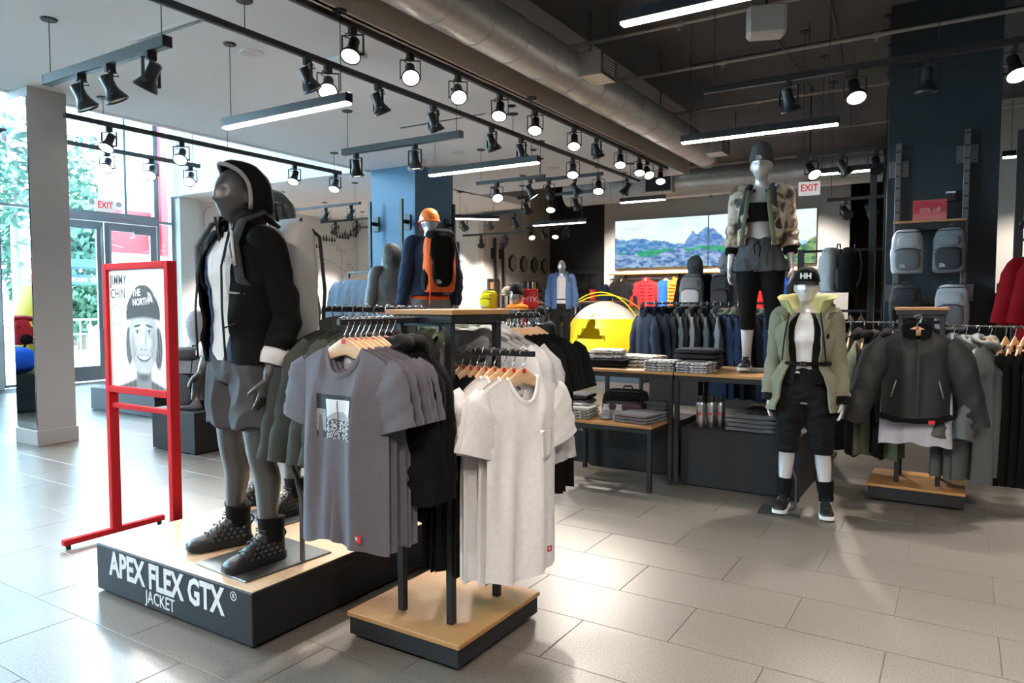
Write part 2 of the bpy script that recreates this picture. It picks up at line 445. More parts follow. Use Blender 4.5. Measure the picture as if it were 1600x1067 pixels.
struct('wall_hall', MB().box(-2.0, -1.0, 18.2, 18.35, 0, 4.74), mat('dim hall wall', (.10, .085, .065), .8))
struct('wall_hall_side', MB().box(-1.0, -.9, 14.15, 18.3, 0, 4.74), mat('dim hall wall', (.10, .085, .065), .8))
struct('wall_pier', MB().box(-14.2, -13.8, 9.0, 9.45, 0, 3.7).box(-14.2, -14.0, 8.98, 9.35, 3.6, 6.6), M['white'])
struct('baseboard_back', MB().box(-7.8, -2.0, YB - .015, YB, 0, .12), M['char'])
struct('baseboard_map', MB().box(-14, -13.985, 9.45, 14.35, 0, .12), M['char'])
# ---- storefront
struct('wall_storefront', MB().box(-14.2, -13.95, 4.4, 5.75, 0, 6.6).box(-14.2, -14.0, -6, -5.2, 0, 6.6), mat('pale painted pier', (.62, .66, .72), .6))
def window(n, y0, y1, z0, z1, cols, rows, x=-14.08):
    fr = MB(); t = .05
    fr.box(x - .06, x + .06, y0, y0 + t, z0, z1).box(x - .06, x + .06, y1 - t, y1, z0, z1)
    fr.box(x - .06, x + .06, y0 + t, y1 - t, z0, z0 + t).box(x - .06, x + .06, y0 + t, y1 - t, z1 - t, z1)
    for c in cols: fr.box(x - .055, x + .055, c - t / 2, c + t / 2, z0 + t, z1 - t)
    w = struct('window_%d' % n, fr, M['alu'])
    ys = [y0] + list(cols) + [y1]; zs = [z0] + list(rows) + [z1]
    for i in range(len(ys) - 1):
        for j in range(len(zs) - 1):
            MB().box(x - .006, x + .006, ys[i] + t / 2, ys[i + 1] - t / 2, zs[j] + t / 2, zs[j + 1] - t / 2, .001).build('pane', M['glass'], w)
            if j: MB().box(x - .05, x + .05, ys[i] + t / 2, ys[i + 1] - t / 2, zs[j] - t / 2, zs[j] + t / 2).build('mullion', M['alu'], w)
    return w
window(1, 5.75, 6.45, 0.02, 6.6, [], [3.2])
window(2, 6.45, 8.63, 3.2, 6.6, [8.0], [])
window(3, 8.63, 9.0, 0.02, 6.6, [], [3.15])
window(4, -5.2, 4.4, 0.02, 6.6, [-2.8, -.4, 2.0], [3.2])
# header with operator boxes, two leaf door
hd = struct('trim_5', MB().box(-14.14, -13.98, 6.45, 8.63, 3.06, 3.2), M['alu'])
for k, (a, b) in enumerate(((6.46, 7.55), (7.57, 8.62))):
    d = MB(); x = -14.06; t = .13
    d.box(x - .025, x + .025, a, a + t, .02, 3.05).box(x - .025, x + .025, b - t, b, .02, 3.05).box(x - .025, x + .025, a + t, b - t, .02, .30).box(x - .025, x + .025, a + t, b - t, 2.9, 3.05)
    do = struct('door_%d' % (k + 1), d, M['alu'])
    MB().box(x - .005, x + .005, a + t, b - t, .30, 2.9, .001).build('pane', M['glass'], do)
    hy = b - .07 if k == 0 else a + .07
    MB().tube([(x + .03, hy, 1.0), (x + .09, hy, 1.02), (x + .09, hy, 2.95), (x + .03, hy, 2.97)], .018, 8).build('pull_handle', M['steel'], do)
    MB().box(x + .03, x + .09, (a + .12 if k == 0 else b - .5), (a + .45 if k == 0 else b - .12), 2.86, 2.93).build('door_closer', M['alu'], do)
    text('door_notice', 'THIS DOOR TO REMAIN UNLOCKED', .032, (-13.975, a + .05, 3.11), (R(90), 0, R(90)), M['redtag'], hd)
# ---- columns
c = struct('column_mirror', MB().box(-8.56, -8.12, 3.64, 4.02, .16, 3.7, .004), mat('grey white column paint', (.50, .48, .47), .7))
MB().box(-8.575, -8.105, 3.62, 4.035, 0, .16, .004).build('column_base', MATS['grey white column paint'], c)
MB().box(-8.55, -8.13, 3.628, 3.64, .18, 3.6, .002).build('mirror_panel', M['mirror'], c)
struct('column_blue', MB().box(-8.42, -7.47, 8.96, 9.96, 0, 3.72, .005), mat('slate blue paint', (.045, .14, .25), .5, var=.08, vscale=2))
struct('column_dark', MB().box(-.76, .27, 9.0, 10.0, 0, 4.74, .005), M['navy'])

# ---- outside
og = struct('pavement', MB().box(-60, -14.2, -25, 45, -.30, -.02, .01), mat('concrete pavement', (.55, .54, .52), .85, var=.1, vscale=1.5))
def leaf_mat(nm, c): return ramp_mat(nm, [(0, tuple(x * .45 for x in c)), (.5, c), (1, tuple(min(1, x * 1.7) for x in c))], 3, .7, detail=6, interp='LINEAR')
LM = [leaf_mat('foliage a', (.016, .055, .034)), leaf_mat('foliage b', (.022, .065, .030)), leaf_mat('foliage c', (.012, .045, .038))]
M['bark'] = mat('bark', (.09, .065, .045), .9, var=.3, vscale=20, bump=.6, bscale=30)
leafq = []
def tree(x, y, h, r, seed, label, m):
    t = thing('street_tree', label, 'tree', (x, y, -.02), 0, 'trees across the street')
    rr = random.Random(seed)
    tr = MB(); tr.tube([(0, 0, 0), (.05, .03, h * .25), (0, .06, h * .5), (.05, 0, h * .8)], [.16, .12, .09, .03], 8)
    tr.build('trunk', M['bark'], t)
    fo = MB(); blobs = [(rr.gauss(0, r * .45), rr.gauss(0, r * .45), h * .62 + rr.gauss(0, h * .16)) for _ in range(14)]
    for b in blobs:
        for _ in range(210):
            d = Vector((rr.gauss(0, 1), rr.gauss(0, 1), rr.gauss(0, 1))).normalized() * (r * .42 * rr.random() ** .35)
            p = Vector(b) + d; s = rr.uniform(.12, .22)
            u = Vector((rr.gauss(0, 1), rr.gauss(0, 1), rr.gauss(0, 1))).normalized(); w = u.orthogonal().normalized()
            fo.add([p - u * s, p + w * s * .5, p + u * s, p - w * s * .5], [(0, 1, 2, 3)])
    o = fo.build('foliage', m, t, smooth=0); o['kind'] = 'stuff'
    return t
TL = ['tall leafy tree outside beyond the left door leaf', 'broad tree outside above the stairs sign', 'tree outside just left of the exit sign', 'tree outside farthest to the left through the glass', 'low bushy tree outside behind the railing', 'tree outside mirrored in the column, beyond the near glazing', 'tree outside mirrored in the column, highest crown', 'small tree outside at the far end of the street']
for i, (x, y, h, r) in enumerate([(-27, 13.4, 5.6, 2.8), (-33, 16.2, 7.5, 3.4), (-34, 21.5, 5.4, 2.8), (-30, 11.5, 9, 3.4), (-24.5, 12.4, 2.4, 1.3), (-24, 2, 7, 3), (-26, -4, 8, 3.4), (-38, 25, 7, 3.4)]):
    tree(x, y, h, r, 40 + i, TL[i], LM[i % 3])
M['canopyblue'] = mat('blue canopy paint', (.01, .05, .13), .5)
st = thing('stairs_sign', 'blue street sign with white STAIRS lettering seen through the door glass', 'sign', (-22, 11.0, 0))
MB().box(-.06, .06, -1.3, .62, 2.05, 2.34).build('sign_board', M['canopyblue'], st)
MB().box(-.9, .6, -1.3, .58, 2.54, 2.76).build('canopy', M['canopyblue'], st)
for y in (-1.25, -.42): MB().box(-.05, .05, y, y + .07, -.02, 2.54).build('post', M['canopyblue'], st)
text('lettering', 'STAIRS', .155, (.065, -.17, 2.14), (R(90), 0, R(90)), M['print_white'], st, bold=.03)
MB().lathe([(.055, 0), (.085, 0), (.085, .01), (.055, .01)], 18, at=(.06, .47, 2.2), axis=(1, 0, 0), caps=False).build('arrow_roundel', M['print_white'], st)
MB().tube([(.07, .43, 2.2), (.07, .51, 2.2)], .012, 6).tube([(.07, .49, 2.225), (.07, .515, 2.2), (.07, .49, 2.175)], .01, 6).build('arrow', M['print_white'], st)
rl = thing('street_railing', 'grey metal railing across the pavement outside the door', 'railing', (-21, 8.6, 0))
MB().box(-.02, .02, 0, 3.6, 1.02, 1.07).build('top_rail', M['alu'], rl)
MB().box(-.02, .02, 0, 3.6, .62, .66).build('bottom_rail', M['alu'], rl)
for k in range(13): MB().box(-.015, .015, .28 * k, .28 * k + .03, -.02, 1.02).build('post', M['alu'], rl)
rp = thing('red_building_panel', 'large red sign panel on the pale brick building outside', 'sign panel', (-17.2, 9.0, 0))
MB().box(-.12, .0, .42, 1.45, 2.72, 3.75).build('panel_lower', mat('red panel', (.24, .004, .008), .5), rp)
MB().box(-.12, .25, 1.55, 2.2, 2.7, 6.4).build('panel_upper', MATS['red panel'], rp)
bw = struct('wall_neighbour', MB().box(-17.6, -17.35, 9.38, 15, -.02, 6.4), mat('mortar', (.6, .6, .58), .9))
brick_me = MB().box(-.02, .02, .004, .216, .004, .071, .004).mesh('brick', ramp_mat('pale grey brick', [(0, (.5, .5, .48)), (.5, (.62, .62, .6)), (1, (.72, .72, .7))], 6, .9, interp='LINEAR'))
nb = 0; brest = MB()
for j in range(0, 84):
    for i in range(0, 13):
        y = 9.38 + i * .22 + (.11 if j % 2 else 0); z = j * .075
        if 1.9 < z < 5.8 and y < 11.7 and nb < 290 and (z < 2.75 or y > 11.0):
            obj('brick', brick_me, bw, (-17.345, y, z)); nb += 1
        else: brest.box(-17.365, -17.325, y + .004, y + .216, z + .004, z + .071, .004)
tag(brest.build('brick_field', MATS['pale grey brick'], bw), None, None, kind='stuff')
# ================================================================== ceiling fixtures
# one track lamp: adapter, yoke, housing, lens; local origin at the track, lamp hangs below
def lamp_mesh(tilt, pan):
    q = Matrix.Rotation(pan, 3, 'Z') @ Matrix.Rotation(tilt, 3, 'X')
    piv = Vector((0, 0, -.155))
    def tf(mb): mb.v = [tuple(piv + q @ Vector(p)) for p in mb.v]; return mb
    hs = tf(MB().lathe([(.0, .085), (.040, .083), (.043, .075), (.043, -.005), (.05, -.03), (.078, -.085), (.082, -.088), (.082, -.105), (.074, -.105), (.070, -.098)], 18, caps=False))
    ln = tf(MB().lathe([(.0001, -.0985), (.04, -.0985), (.0735, -.0975)], 18, caps=False))
    pz = Matrix.Rotation(pan, 3, 'Z')
    yk = MB()
    for s in (-1, 1): yk.box(s * .088 - .004, s * .088 + .004, -.011, .011, -.22, -.055, .001)
    yk.box(-.092, .092, -.011, .011, -.062, -.055, .001)
    for s in (-1, 1): yk.cyl((s * .05, 0, -.21), (s * .09, 0, -.21), .009, n=8)
    yk.v = [tuple(pz @ Vector(p)) for p in yk.v]
    ad = MB().box(-.018, .018, -.035, .035, -.055, 0, .002).cyl((0, 0, -.05), (0, 0, -.065), .014, n=8)
    cb = MB().tube([pz @ Vector((.0, 0, -.05)), pz @ Vector((.045, .03, -.05)), pz @ Vector((.05, .05, -.085)), piv + q @ Vector((0, .01, .08))], .0045, 6)
    return dict(adapter=ad.mesh('adapter', M['black']), yoke=yk.mesh('yoke', M['black']), housing=hs.mesh('housing', M['black'], 40), lens=ln, cable=cb.mesh('cable', M['black']), dir=q @ Vector((0, 0, -1)), piv=piv)
LV = []
def lamp_variants():
    for tilt, pan in ((.55, 3.55), (.6, -1.0), (.5, 2.0), (.75, 3.9), (.45, -.4), (.15, 0), (.75, .6), (.8, 0.1), (.6, 1.4)):
        v = lamp_mesh(tilt, pan)
        v['on'] = v['lens'].mesh('lens', M['lens'], 180); v['off'] = v['lens'].mesh('lens', M['lensdim'], 180)
        LV.append(v)
lamp_variants()
def track_lamp(loc, var, on, label, group, watt=0, small=False):
    v = LV[var % len(LV)]
    t = thing('track_spotlight', label, 'spotlight', loc, 0, group)
    for k in ('adapter', 'yoke', 'housing', 'cable'):
        if small and k == 'cable': continue
        obj(k, v[k], t)
    obj('lens', v['on' if on else 'off'], t)
    if watt:
        d = bpy.data.lights.new('spot_light', 'SPOT'); d.energy = watt * SPOT_W / 100 * 10; d.spot_size = R(78); d.spot_blend = .7; d.shadow_soft_size = .06; d.color = (1, .90, .80)
        o = obj('lamp_bulb', d, t); o.location = v['piv'] + v['dir'] * .125
        o.rotation_euler = Vector(v['dir']).to_track_quat('-Z', 'Y').to_euler()
    return t
def track(p0, p1, label, w=.036, h=.04, hang=None, ceil=3.7, group=None, nw=2):
    p0 = Vector(p0); p1 = Vector(p1)
    t = thing('lighting_track', label, 'light track', p0, 0, group)
    dv = p1 - p0; L = dv.length; a = math.atan2(dv.y, dv.x)
    mb = MB().box(0, L, -w / 2, w / 2, 0, h, .002).box(0, L, -w * .22, w * .22, -.003, .001, .001)
    mb.build('rail', M['black'], t, rz=a)
    MB().box(-.015, 0, -w / 2 - .002, w / 2 + .002, -.002, h + .002, .002).box(L, L + .015, -w / 2 - .002, w / 2 + .002, -.002, h + .002, .002).build('end_cap', M['black'], t, rz=a)
    if hang is not None:
        for f in hang:
            q = dv * f
            MB().cyl((q.x, q.y, h), (q.x, q.y, ceil - p0.z), .0035, n=6).build('suspension_wire', M['black'], t)
            MB().lathe([(.0, ceil - p0.z - .012), (.055, ceil - p0.z - .012), (.062, ceil - p0.z - .004), (.062, ceil - p0.z)], 18, at=(q.x, q.y, 0), caps=False).build('ceiling_canopy', M['char'], t)
    return t
def led(p0, p1, label, w=.075, h=.075, ceil=3.7, group='linear light fixtures'):
    p0 = Vector(p0); p1 = Vector(p1)
    t = thing('linear_light', label, 'light fixture', p0, 0, group)
    dv = p1 - p0; L = dv.length; a = math.atan2(dv.y, dv.x)
    MB().box(0, L, -w / 2, w / 2, .006, h, .003).build('housing', M['black'], t, rz=a)
    MB().box(.008, L - .008, -w / 2 + .006, w / 2 - .006, -.012, .008, .004).build('diffuser', M['led'], t, rz=a)
    for f in (.06, .94):
        q = dv * f
        MB().cyl((q.x, q.y, h), (q.x, q.y, ceil - p0.z), .0035, n=6).build('suspension_wire', M['black'], t)
        MB().lathe([(.0, ceil - p0.z - .012), (.05, ceil - p0.z - .012), (.055, ceil - p0.z)], 16, at=(q.x, q.y, 0), caps=False).build('ceiling_canopy', M['char'], t)
    return t
# track A along the bulkhead, track B parallel to it
track((-4.15, 1.0, 3.66), (-4.15, 11.3, 3.66), 'long black lighting track on the white ceiling along the taupe bulkhead', .05, .04)
sA = 1.075
ys = [3.93, 4.58, 5.23, 5.91, 6.59, 7.48, 8.07, 8.79, 9.45, 9.75, 10.26]
for i, y in enumerate([2.2] + ys):
    track_lamp((-4.15, y * sA, 3.66), [5, 0, 3, 3, 0, 0, 0, 4, 0, 0, 3, 0][i], i != 7, '%s spotlight from the camera on the track along the taupe bulkhead' % ORD[i], 'spotlights on the bulkhead track', 60 if i in (0, 1, 2, 4, 6, 8) else 0)
track((-4.52, 1.0, 3.45), (-4.52, 11.0, 3.45), 'long black suspended lighting track across the white ceiling', .045, .045, (.08, .25, .62, .97))
for i, y in enumerate([4.07, 4.29, 4.89, 5.68, 6.72, 7.35, 8.68, 10.5]):
    track_lamp((-4.52, y * 1.005, 3.45), [4, 3, 4, 4, 4, 4, 0, 2][i], i in (1, 6), '%s spotlight from the camera on the suspended long track' % ORD[i], 'spotlights on the suspended track', 60 if i in (1, 3, 6) else 0)
track((-6.15, 2.91, 3.2), (-4.57, 2.91, 3.2), 'short black hanging lighting track near the white column', .07, .07, (.03, .97))
for i, x in enumerate([-5.66, -5.26, -4.75]): track_lamp((x, 2.91, 3.2), [4, 4, 2][i], False, ['left dark spotlight on the short track near the white column', 'middle dark spotlight on the short track near the white column', 'right dark spotlight on the short track near the white column'][i], 'dark spotlights on the short track')
led((-5.46, 4.0, 3.0), (-3.97, 4.0, 3.0), 'hanging black linear light above the hooded mannequin')
track((-6.12, 6.08, 3.2), (-4.46, 6.08, 3.2), 'hanging black lighting track holding two lamps left of the blue column', .07, .07, (.03, .97))
for i, x in enumerate([-5.94, -5.07]): track_lamp((x, 6.08, 3.2), 5, True, ['left spotlight on the two lamp hanging track', 'right spotlight on the two lamp hanging track'][i], 'spotlights on the two lamp track', 70)
led((-5.41, 6.75, 3.0), (-3.91, 6.75, 3.0), 'hanging black linear light in front of the blue column')
track((-7.9, 3.9, 3.4), (-7.9, 7.75, 3.4), 'black lighting track before the bright upper windows', .05, .05, (.1, .5, .97))
for i, y in enumerate([4.34, 5.19, 6.89, 7.65]): track_lamp((-7.9, y, 3.4), [0, 3, 0, 0][i], True, '%s lamp from the left on the track before the bright upper windows' % ORD[i], 'spotlights before the windows', 60 if i > 1 else 0)
track((-9.2, 3.5, 3.4), (-9.2, 6.3, 3.4), 'thin black lighting track in the tall entrance space', .05, .05, (.1, .97), 6.6)
for i, y in enumerate([5.02, 5.6, 6.17]): track_lamp((-9.2, y, 3.4), 3, True, '%s lamp from the left on the thin entrance track' % ORD[i], 'spotlights on the entrance track', 40)
led((-1.84, 4.18, 3.2), (.2, 4.18, 3.2), 'hanging black linear light at the top edge right of the duct', ceil=4.74)
led((-2.61, 7.55, 3.2), (-1.06, 7.55, 3.2), 'hanging black linear light above the beanie mannequin', ceil=4.74)
led((-1.7, 10.34, 3.2), (-.8, 10.34, 3.2), 'hanging black linear light left of the dark column', ceil=4.74)
led((.35, 10.9, 3.3), (1.9, 10.9, 3.3), 'hanging black linear light right of the dark column', ceil=4.74)
track((-2.05, 6.58, 3.4), (1.6, 6.58, 3.4), 'black lighting track crossing in front of the dark column', .05, .05, (.02, .5, .95), 4.74)
for i, x in enumerate([-1.33, -.81, -.30, .27, .9]): track_lamp((x, 6.58, 3.4), [4, 0, 5, 0, 5][i], i in (1, 3, 4), '%s lamp from the left on the track crossing the dark column' % ORD[i], 'spotlights before the dark column', 70 if i in (1, 3) else 0)
def mini(p0, p1, lamps, label, lit, ceil=4.74, vs=(3, 1, 0, 5), watt=0):
    track(p0, p1, label, .045, .045, (.05, .95), ceil)
    p0 = Vector(p0); p1 = Vector(p1)
    short = label.split(' track')[0].replace('black lighting', '')
    for i, f in enumerate(lamps):
        track_lamp(p0.lerp(p1, f), vs[i % len(vs)], lit[i % len(lit)], '%s lamp from the left on the %s' % (ORD[i], label.replace('black lighting ', '')), 'spotlights on far tracks', watt if lit[i % len(lit)] else 0, True)
mini((-1.75, 9.3, 3.25), (-.75, 9.3, 3.25), (.15, .5, .85), 'short black lighting track left of the dark column', (True, False, False), watt=50)
mini((-1.75, 11.6, 3.0), (-.95, 11.6, 3.0), (.3, .7), 'low black lighting track beside the grey hall opening', (False, True), watt=50)
mini((-5.6, 9.6, 3.35), (-4.5, 9.6, 3.35), (.2, .6, .95), 'black lighting track under the far end of the white ceiling', (True, False, True), 3.7, vs=(7, 1, 0), watt=80)
mini((-6.6, 10.7, 3.3), (-5.0, 10.7, 3.3), (.1, .4, .7), 'black lighting track right of the blue column', (False, True, True), 3.7, vs=(7, 0, 7), watt=90)
mini((-8.6, 11.6, 3.2), (-7.0, 11.6, 3.2), (.1, .5, .85), 'black lighting track beside the white back wall', (True, True, False), 3.7, vs=(7, 6), watt=75)
mini((-9.6, 13.2, 3.0), (-8.0, 13.2, 3.0), (.3, .7), 'low black lighting track before the shoe display', (True, True), 4.74, vs=(6, 8), watt=110)
mini((-9.0, 15.0, 3.3), (-7.9, 15.0, 3.3), (.1, .4, .7, .95), 'black lighting track before the black alcove', (True, False, True, False), 4.74, watt=40)
mini((-7.2, 14.6, 3.95), (-2.4, 14.6, 3.95), (.07, .15, .22, .37, .52, .58, .64, .82, .9), 'long black lighting track above the mountain screen', (True, False, True, True, False, True, False, True, True), 4.74, vs=(7, 5, 7), watt=120)
mini((-11.6, 9.7, 3.3), (-9.4, 9.7, 3.3), (.15, .6, .9), 'black lighting track before the map wall', (True, True, False), 3.7, vs=(8,), watt=170)
mini((-12.0, 11.2, 3.25), (-9.9, 11.2, 3.25), (.2, .5, .85), 'far black lighting track before the map wall', (False, True, True), 3.7, vs=(8,), watt=170)
mini((-12.4, 12.8, 3.3), (-10.6, 12.8, 3.3), (.3, .8), 'farthest black lighting track before the map wall', (True, True), 3.7, vs=(8, 7), watt=170)
mini((.6, 12.2, 3.4), (2.6, 12.2, 3.4), (.2, .5, .8), 'black lighting track behind the dark column at right', (True, True, True), 4.74, vs=(7, 0, 7), watt=60)
mini((1.2, 3.0, 3.4), (1.2, 9.0, 3.4), (.1, .4, .7), 'black lighting track right of the aisle', (True, True, True), 4.74, watt=80)
mini((-1.9, 1.2, 3.4), (-1.9, 3.4, 3.4), (.2, .8), 'black lighting track above the aisle', (True, True), 4.74, vs=(0, 0), watt=80)
mini((-6.0, 8.6, 3.2), (-4.9, 8.6, 3.2), (.3, .8), 'black lighting track over the helmet mannequin', (True, True), 3.7, watt=50)
mini((-3.0, -.6, 3.3), (1.6, -.6, 3.3), (.05, .3, .55, .8), 'black lighting track above the camera position', (True,), 4.74, vs=(6, 6, 7, 7), watt=30)  # unseen track, added as front fill for the foreground garments
mini((-6.6, .4, 3.3), (-4.6, .4, 3.3), (.2, .8), 'black lighting track in front of the platform', (True,), 3.7, vs=(7, 7), watt=35)  # added out of view to brighten the platform side from the front
mini((.6, 1.5, 3.4), (2.6, 1.5, 3.4), (.1, .5, .9), 'black lighting track over the right aisle', (True,), 4.74, vs=(6, 7, 6), watt=30)  # another added fill track, out of view on the right
led((-2.0, 1.0, 3.2), (.2, 1.0, 3.2), 'added linear fill light overhead in front of the camera', ceil=4.74)  # unseen fixture, added to raise the ambient light near the camera
led((-6.4, 1.2, 3.0), (-4.9, 1.2, 3.0), 'added linear fill light overhead left of the camera')  # added fill fixture, out of view on the left
led((1.0, 4.2, 3.2), (2.6, 4.2, 3.2), 'added linear fill light overhead at the right side', ceil=4.74)  # added out of view as fill for the right side
led((-7.6, 12.9, 3.1), (-6.4, 12.9, 3.1), 'distant linear light before the black alcove', ceil=4.74)
led((-8.9, 10.4, 3.1), (-7.6, 11.6, 3.1), 'distant linear light right behind the blue column', ceil=3.7)
led((-5.0, 11.4, 3.2), (-4.2, 11.4, 3.2), 'distant linear light under the ceiling corner', ceil=3.7)
# ---- ceiling details
for i, (u, x, y) in enumerate([(0, -5.4, 4.25), (1, -6.35, 8.6), (2, -7.5, 9.8), (3, -5.75, 10.4)]):
    t = thing('recessed_downlight', ['round recessed downlight beside the long suspended track', 'small recessed downlight near the two lamp track', 'recessed downlight beside the blue column', 'recessed downlight at the far end of the white ceiling'][i], 'downlight', (x, y, 3.7), 0, 'recessed downlights')
    MB().lathe([(.075, -.004), (.10, -.008), (.105, 0)], 24, caps=False).build('trim_ring', M['plastic_white'], t)
    MB().lathe([(.0001, -.002), (.076, -.004)], 24, caps=False).build('reflector', M['white'], t)
for i, (x0, x1, y) in enumerate([(-6.0, -4.95, 3.55), (-6.1, -4.75, 7.0)]):
    t = thing('slot_diffuser', ['black slot air diffuser behind the short hanging track', 'black slot air diffuser above the two lamp track'][i], 'air diffuser', (x0, y, 3.7), 0, 'slot diffusers')
    MB().box(0, x1 - x0, -.06, .06, -.006, 0, .002).build('frame', M['ceil'], t)
    MB().box(.03, x1 - x0 - .03, -.02, .02, -.009, -.002, .001).build('slot', M['black'], t)
for i, (x, y) in enumerate([(-5.0, 4.6), (-4.35, 6.9), (-6.6, 7.6), (-5.3, 9.0), (-4.8, 8.0)]):
    MBo = MB().lathe([(.0001, -.018), (.03, -.018), (.05, -.006), (.05, 0)], 18, caps=False).build('ceiling_sensor', M['char'] if i % 2 else M['plastic_white'], None, loc=(x, y, 3.7))
    tag(MBo, ['white ceiling sensor near the long tracks', 'dark ceiling sensor beside the bulkhead track', 'white ceiling sensor near the bright windows', 'dark ceiling sensor right of the blue column', 'white ceiling sensor between the two long tracks'][i], 'sensor', 'ceiling sensors')
ld = thing('emergency_light_box', 'flat white ceiling unit beside the linear light over the hooded mannequin', 'ceiling unit', (-4.75, 4.75, 3.7))
MB().box(-.2, .2, -.07, .07, -.045, 0, .01).build('cover', M['plastic_white'], ld)
# ---- round duct with vents, in the dark ceiling
dt = thing('round_duct', 'long round galvanised air duct hanging along the taupe bulkhead', 'air duct', (-3.62, 0, 3.93))
DR = .225
MB().tube([(0, -2, 0), (0, 11.6, 0)], DR, 32).build('pipe', M['duct'], dt, 60)
for k in range(-4, 22):
    y = k * .55 + .2
    MB().tube([(0, y - .006, 0), (0, y + .006, 0)], DR + .006, 32).build('seam', M['duct'], dt, 60)
for y in (5.2, 7.4, 9.6): MB().cyl((0, y, DR), (0, y, .81), .008, n=6).build('hanger_rod', M['gunmetal'], dt)
def vent(parent, c, w=.36, h=.24, d=.3, yz=True):
    MB().box(c[0] - .02, c[0] + d, c[1] - w / 2, c[1] + w / 2, c[2] - h / 2, c[2] + h / 2, .004).build('vent_box', M['duct'], parent)
    f = MB(); x = c[0] + d
    f.box(x, x + .012, c[1] - w / 2, c[1] + w / 2, c[2] - h / 2, c[2] - h / 2 + .03).box(x, x + .012, c[1] - w / 2, c[1] + w / 2, c[2] + h / 2 - .03, c[2] + h / 2)
    f.box(x, x + .012, c[1] - w / 2, c[1] - w / 2 + .03, c[2] - h / 2 + .03, c[2] + h / 2 - .03).box(x, x + .012, c[1] + w / 2 - .03, c[1] + w / 2, c[2] - h / 2 + .03, c[2] + h / 2 - .03)
    f.build('grille_frame', M['gunmetal'], parent)
    for k in range(6):
        z = c[2] - h / 2 + .045 + k * (h - .09) / 5
        MB().box(x + .001, x + .012, c[1] - w / 2 + .03, c[1] + w / 2 - .03, z - .006, z + .006, .001, rot=(0, .6, 0)).build('slat', M['gunmetal'], parent)
vent(dt, (.15, 6.9, 0)); vent(dt, (.15, 11.2, -.02))
d2 = thing('cross_duct', 'far galvanised duct running above the mountain screen', 'air duct', (0, 13.3, 3.75))
MB().tube([(-7.0, 0, 0), (-1.2, 0, 0)], .26, 28).build('pipe', M['duct'], d2, 60)
for k in range(9): MB().tube([(-6.6 + k * .65, 0, 0), (-6.588 + k * .65, 0, 0)], .268, 28).build('seam', M['duct'], d2, 60)
MB().box(-5.2, -4.65, -.34, -.2, -.18, .16, .005).build('vent_box', M['duct'], d2)
MB().box(-5.17, -4.68, -.35, -.34, -.15, .13, .002).build('grille', M['char'], d2)
d3 = thing('dark_duct', 'dark rectangular duct right of the blue column under the far ceiling', 'air duct', (-9.6, 13.3, 4.3))
MB().box(0, 2.3, -.35, .35, -.3, .3, .01).build('casing', M['gunmetal'], d3)
for k in range(3): MB().box(.2 + k * .9, .24 + k * .9, -.36, .36, -.31, .31, .003).build('flange', M['gunmetal'], d3)
for i, (y, z, x0, x1) in enumerate([(7.4, 4.4, -4.0, 6), (10.8, 4.4, -4.0, 6), (9.0, 4.45, -4.0, 6), (12.6, 4.3, -4.0, 6)]):
    p = thing('sprinkler_pipe', ['nearest pale sprinkler pipe crossing the dark ceiling', 'third pale sprinkler pipe crossing the dark ceiling', 'second pale sprinkler pipe crossing the dark ceiling', 'farthest pale sprinkler pipe crossing the dark ceiling'][i], 'pipe', (0, y, z), 0, 'sprinkler pipes')
    MB().cyl((x0, 0, 0), (x1, 0, 0), .021, n=10).build('pipe', mat('pale pipe', (.42, .40, .38), .45, .3), p)
    for x in (-2.6, -.9, 1.4): MB().cyl((x - .04, 0, 0), (x + .04, 0, 0), .032, n=10).cyl((x, 0, 0), (x, 0, -.07), .012, n=8).build('sprinkler_head', MATS['pale pipe'], p)
    for x in (-3.4, -1.6, .8): MB().cyl((x, 0, 0), (x, 0, 4.74 - z), .006, n=6).build('hanger_rod', M['gunmetal'], p)
for i, (x0, y0, x1, y1) in enumerate([(-2.0, 5.0, -2.0, 12.5), (-1.1, 6.0, -1.6, 12.5), (-3.2, 9.6, .5, 9.6)]):
    tag(MB().tube([(x0, y0, 4.68), ((x0 + x1) / 2, (y0 + y1) / 2, 4.68), (x1, y1, 4.68)], .014, 8).build('conduit', M['black']), ['dark conduit along the charcoal ceiling above the beanie mannequin', 'dark conduit slanting along the charcoal ceiling', 'dark conduit crossing the charcoal ceiling'][i], 'conduit', 'ceiling conduits')
sp = thing('ceiling_speaker', 'white box loudspeaker hanging from the dark ceiling', 'loudspeaker', (-1.52, 6.55, 3.92), R(20))
MB().box(-.16, .16, -.1, .1, -.13, .13, .03).build('cabinet', mat('grey plastic', (.55, .53, .52), .5), sp)
MB().box(-.14, .14, -.108, -.098, -.11, .11, .02).build('grille', mat('grey grille', (.45, .44, .43), .6, bump=.4, bscale=300), sp)
MB().cyl((0, 0, .12), (0, 0, .82), .012, n=8).build('bracket', M['black'], sp)
# ---- exit signs
def exit_sign(loc, rot, label, w=.36, h=.24, lamps=True):
    e = thing('exit_sign', label, 'exit sign', loc, rot)
    MB().box(-w / 2, w / 2, -.03, .03, 0, h, .006).build('housing', mat('lit sign face', (.8, .8, .8), .4, emit=(1, .95, .95), estr=.3), e)
    text('lettering', 'EXIT', h * .72, (0, -.032, h * .30), (R(90), 0, 0), mat('exit red', (.6, .01, .02), .4, emit=(1, .05, .08), estr=.25), e, align='CENTER', bold=.02, sx=.82)
    if lamps:
        for s in (-1, 1):
            MB().lathe([(.0001, .05), (.05, .045), (.06, -.01), (.055, -.02), (.0001, -.02)], 14, at=(s * (w / 2 + .08), -.03, h * .7), axis=(0, 1, -.4), caps=False).cyl((s * w / 2, 0, h * .6), (s * (w / 2 + .07), 0, h * .66), .015).build('emergency_lamp', M['plastic_white'], e)
    return e
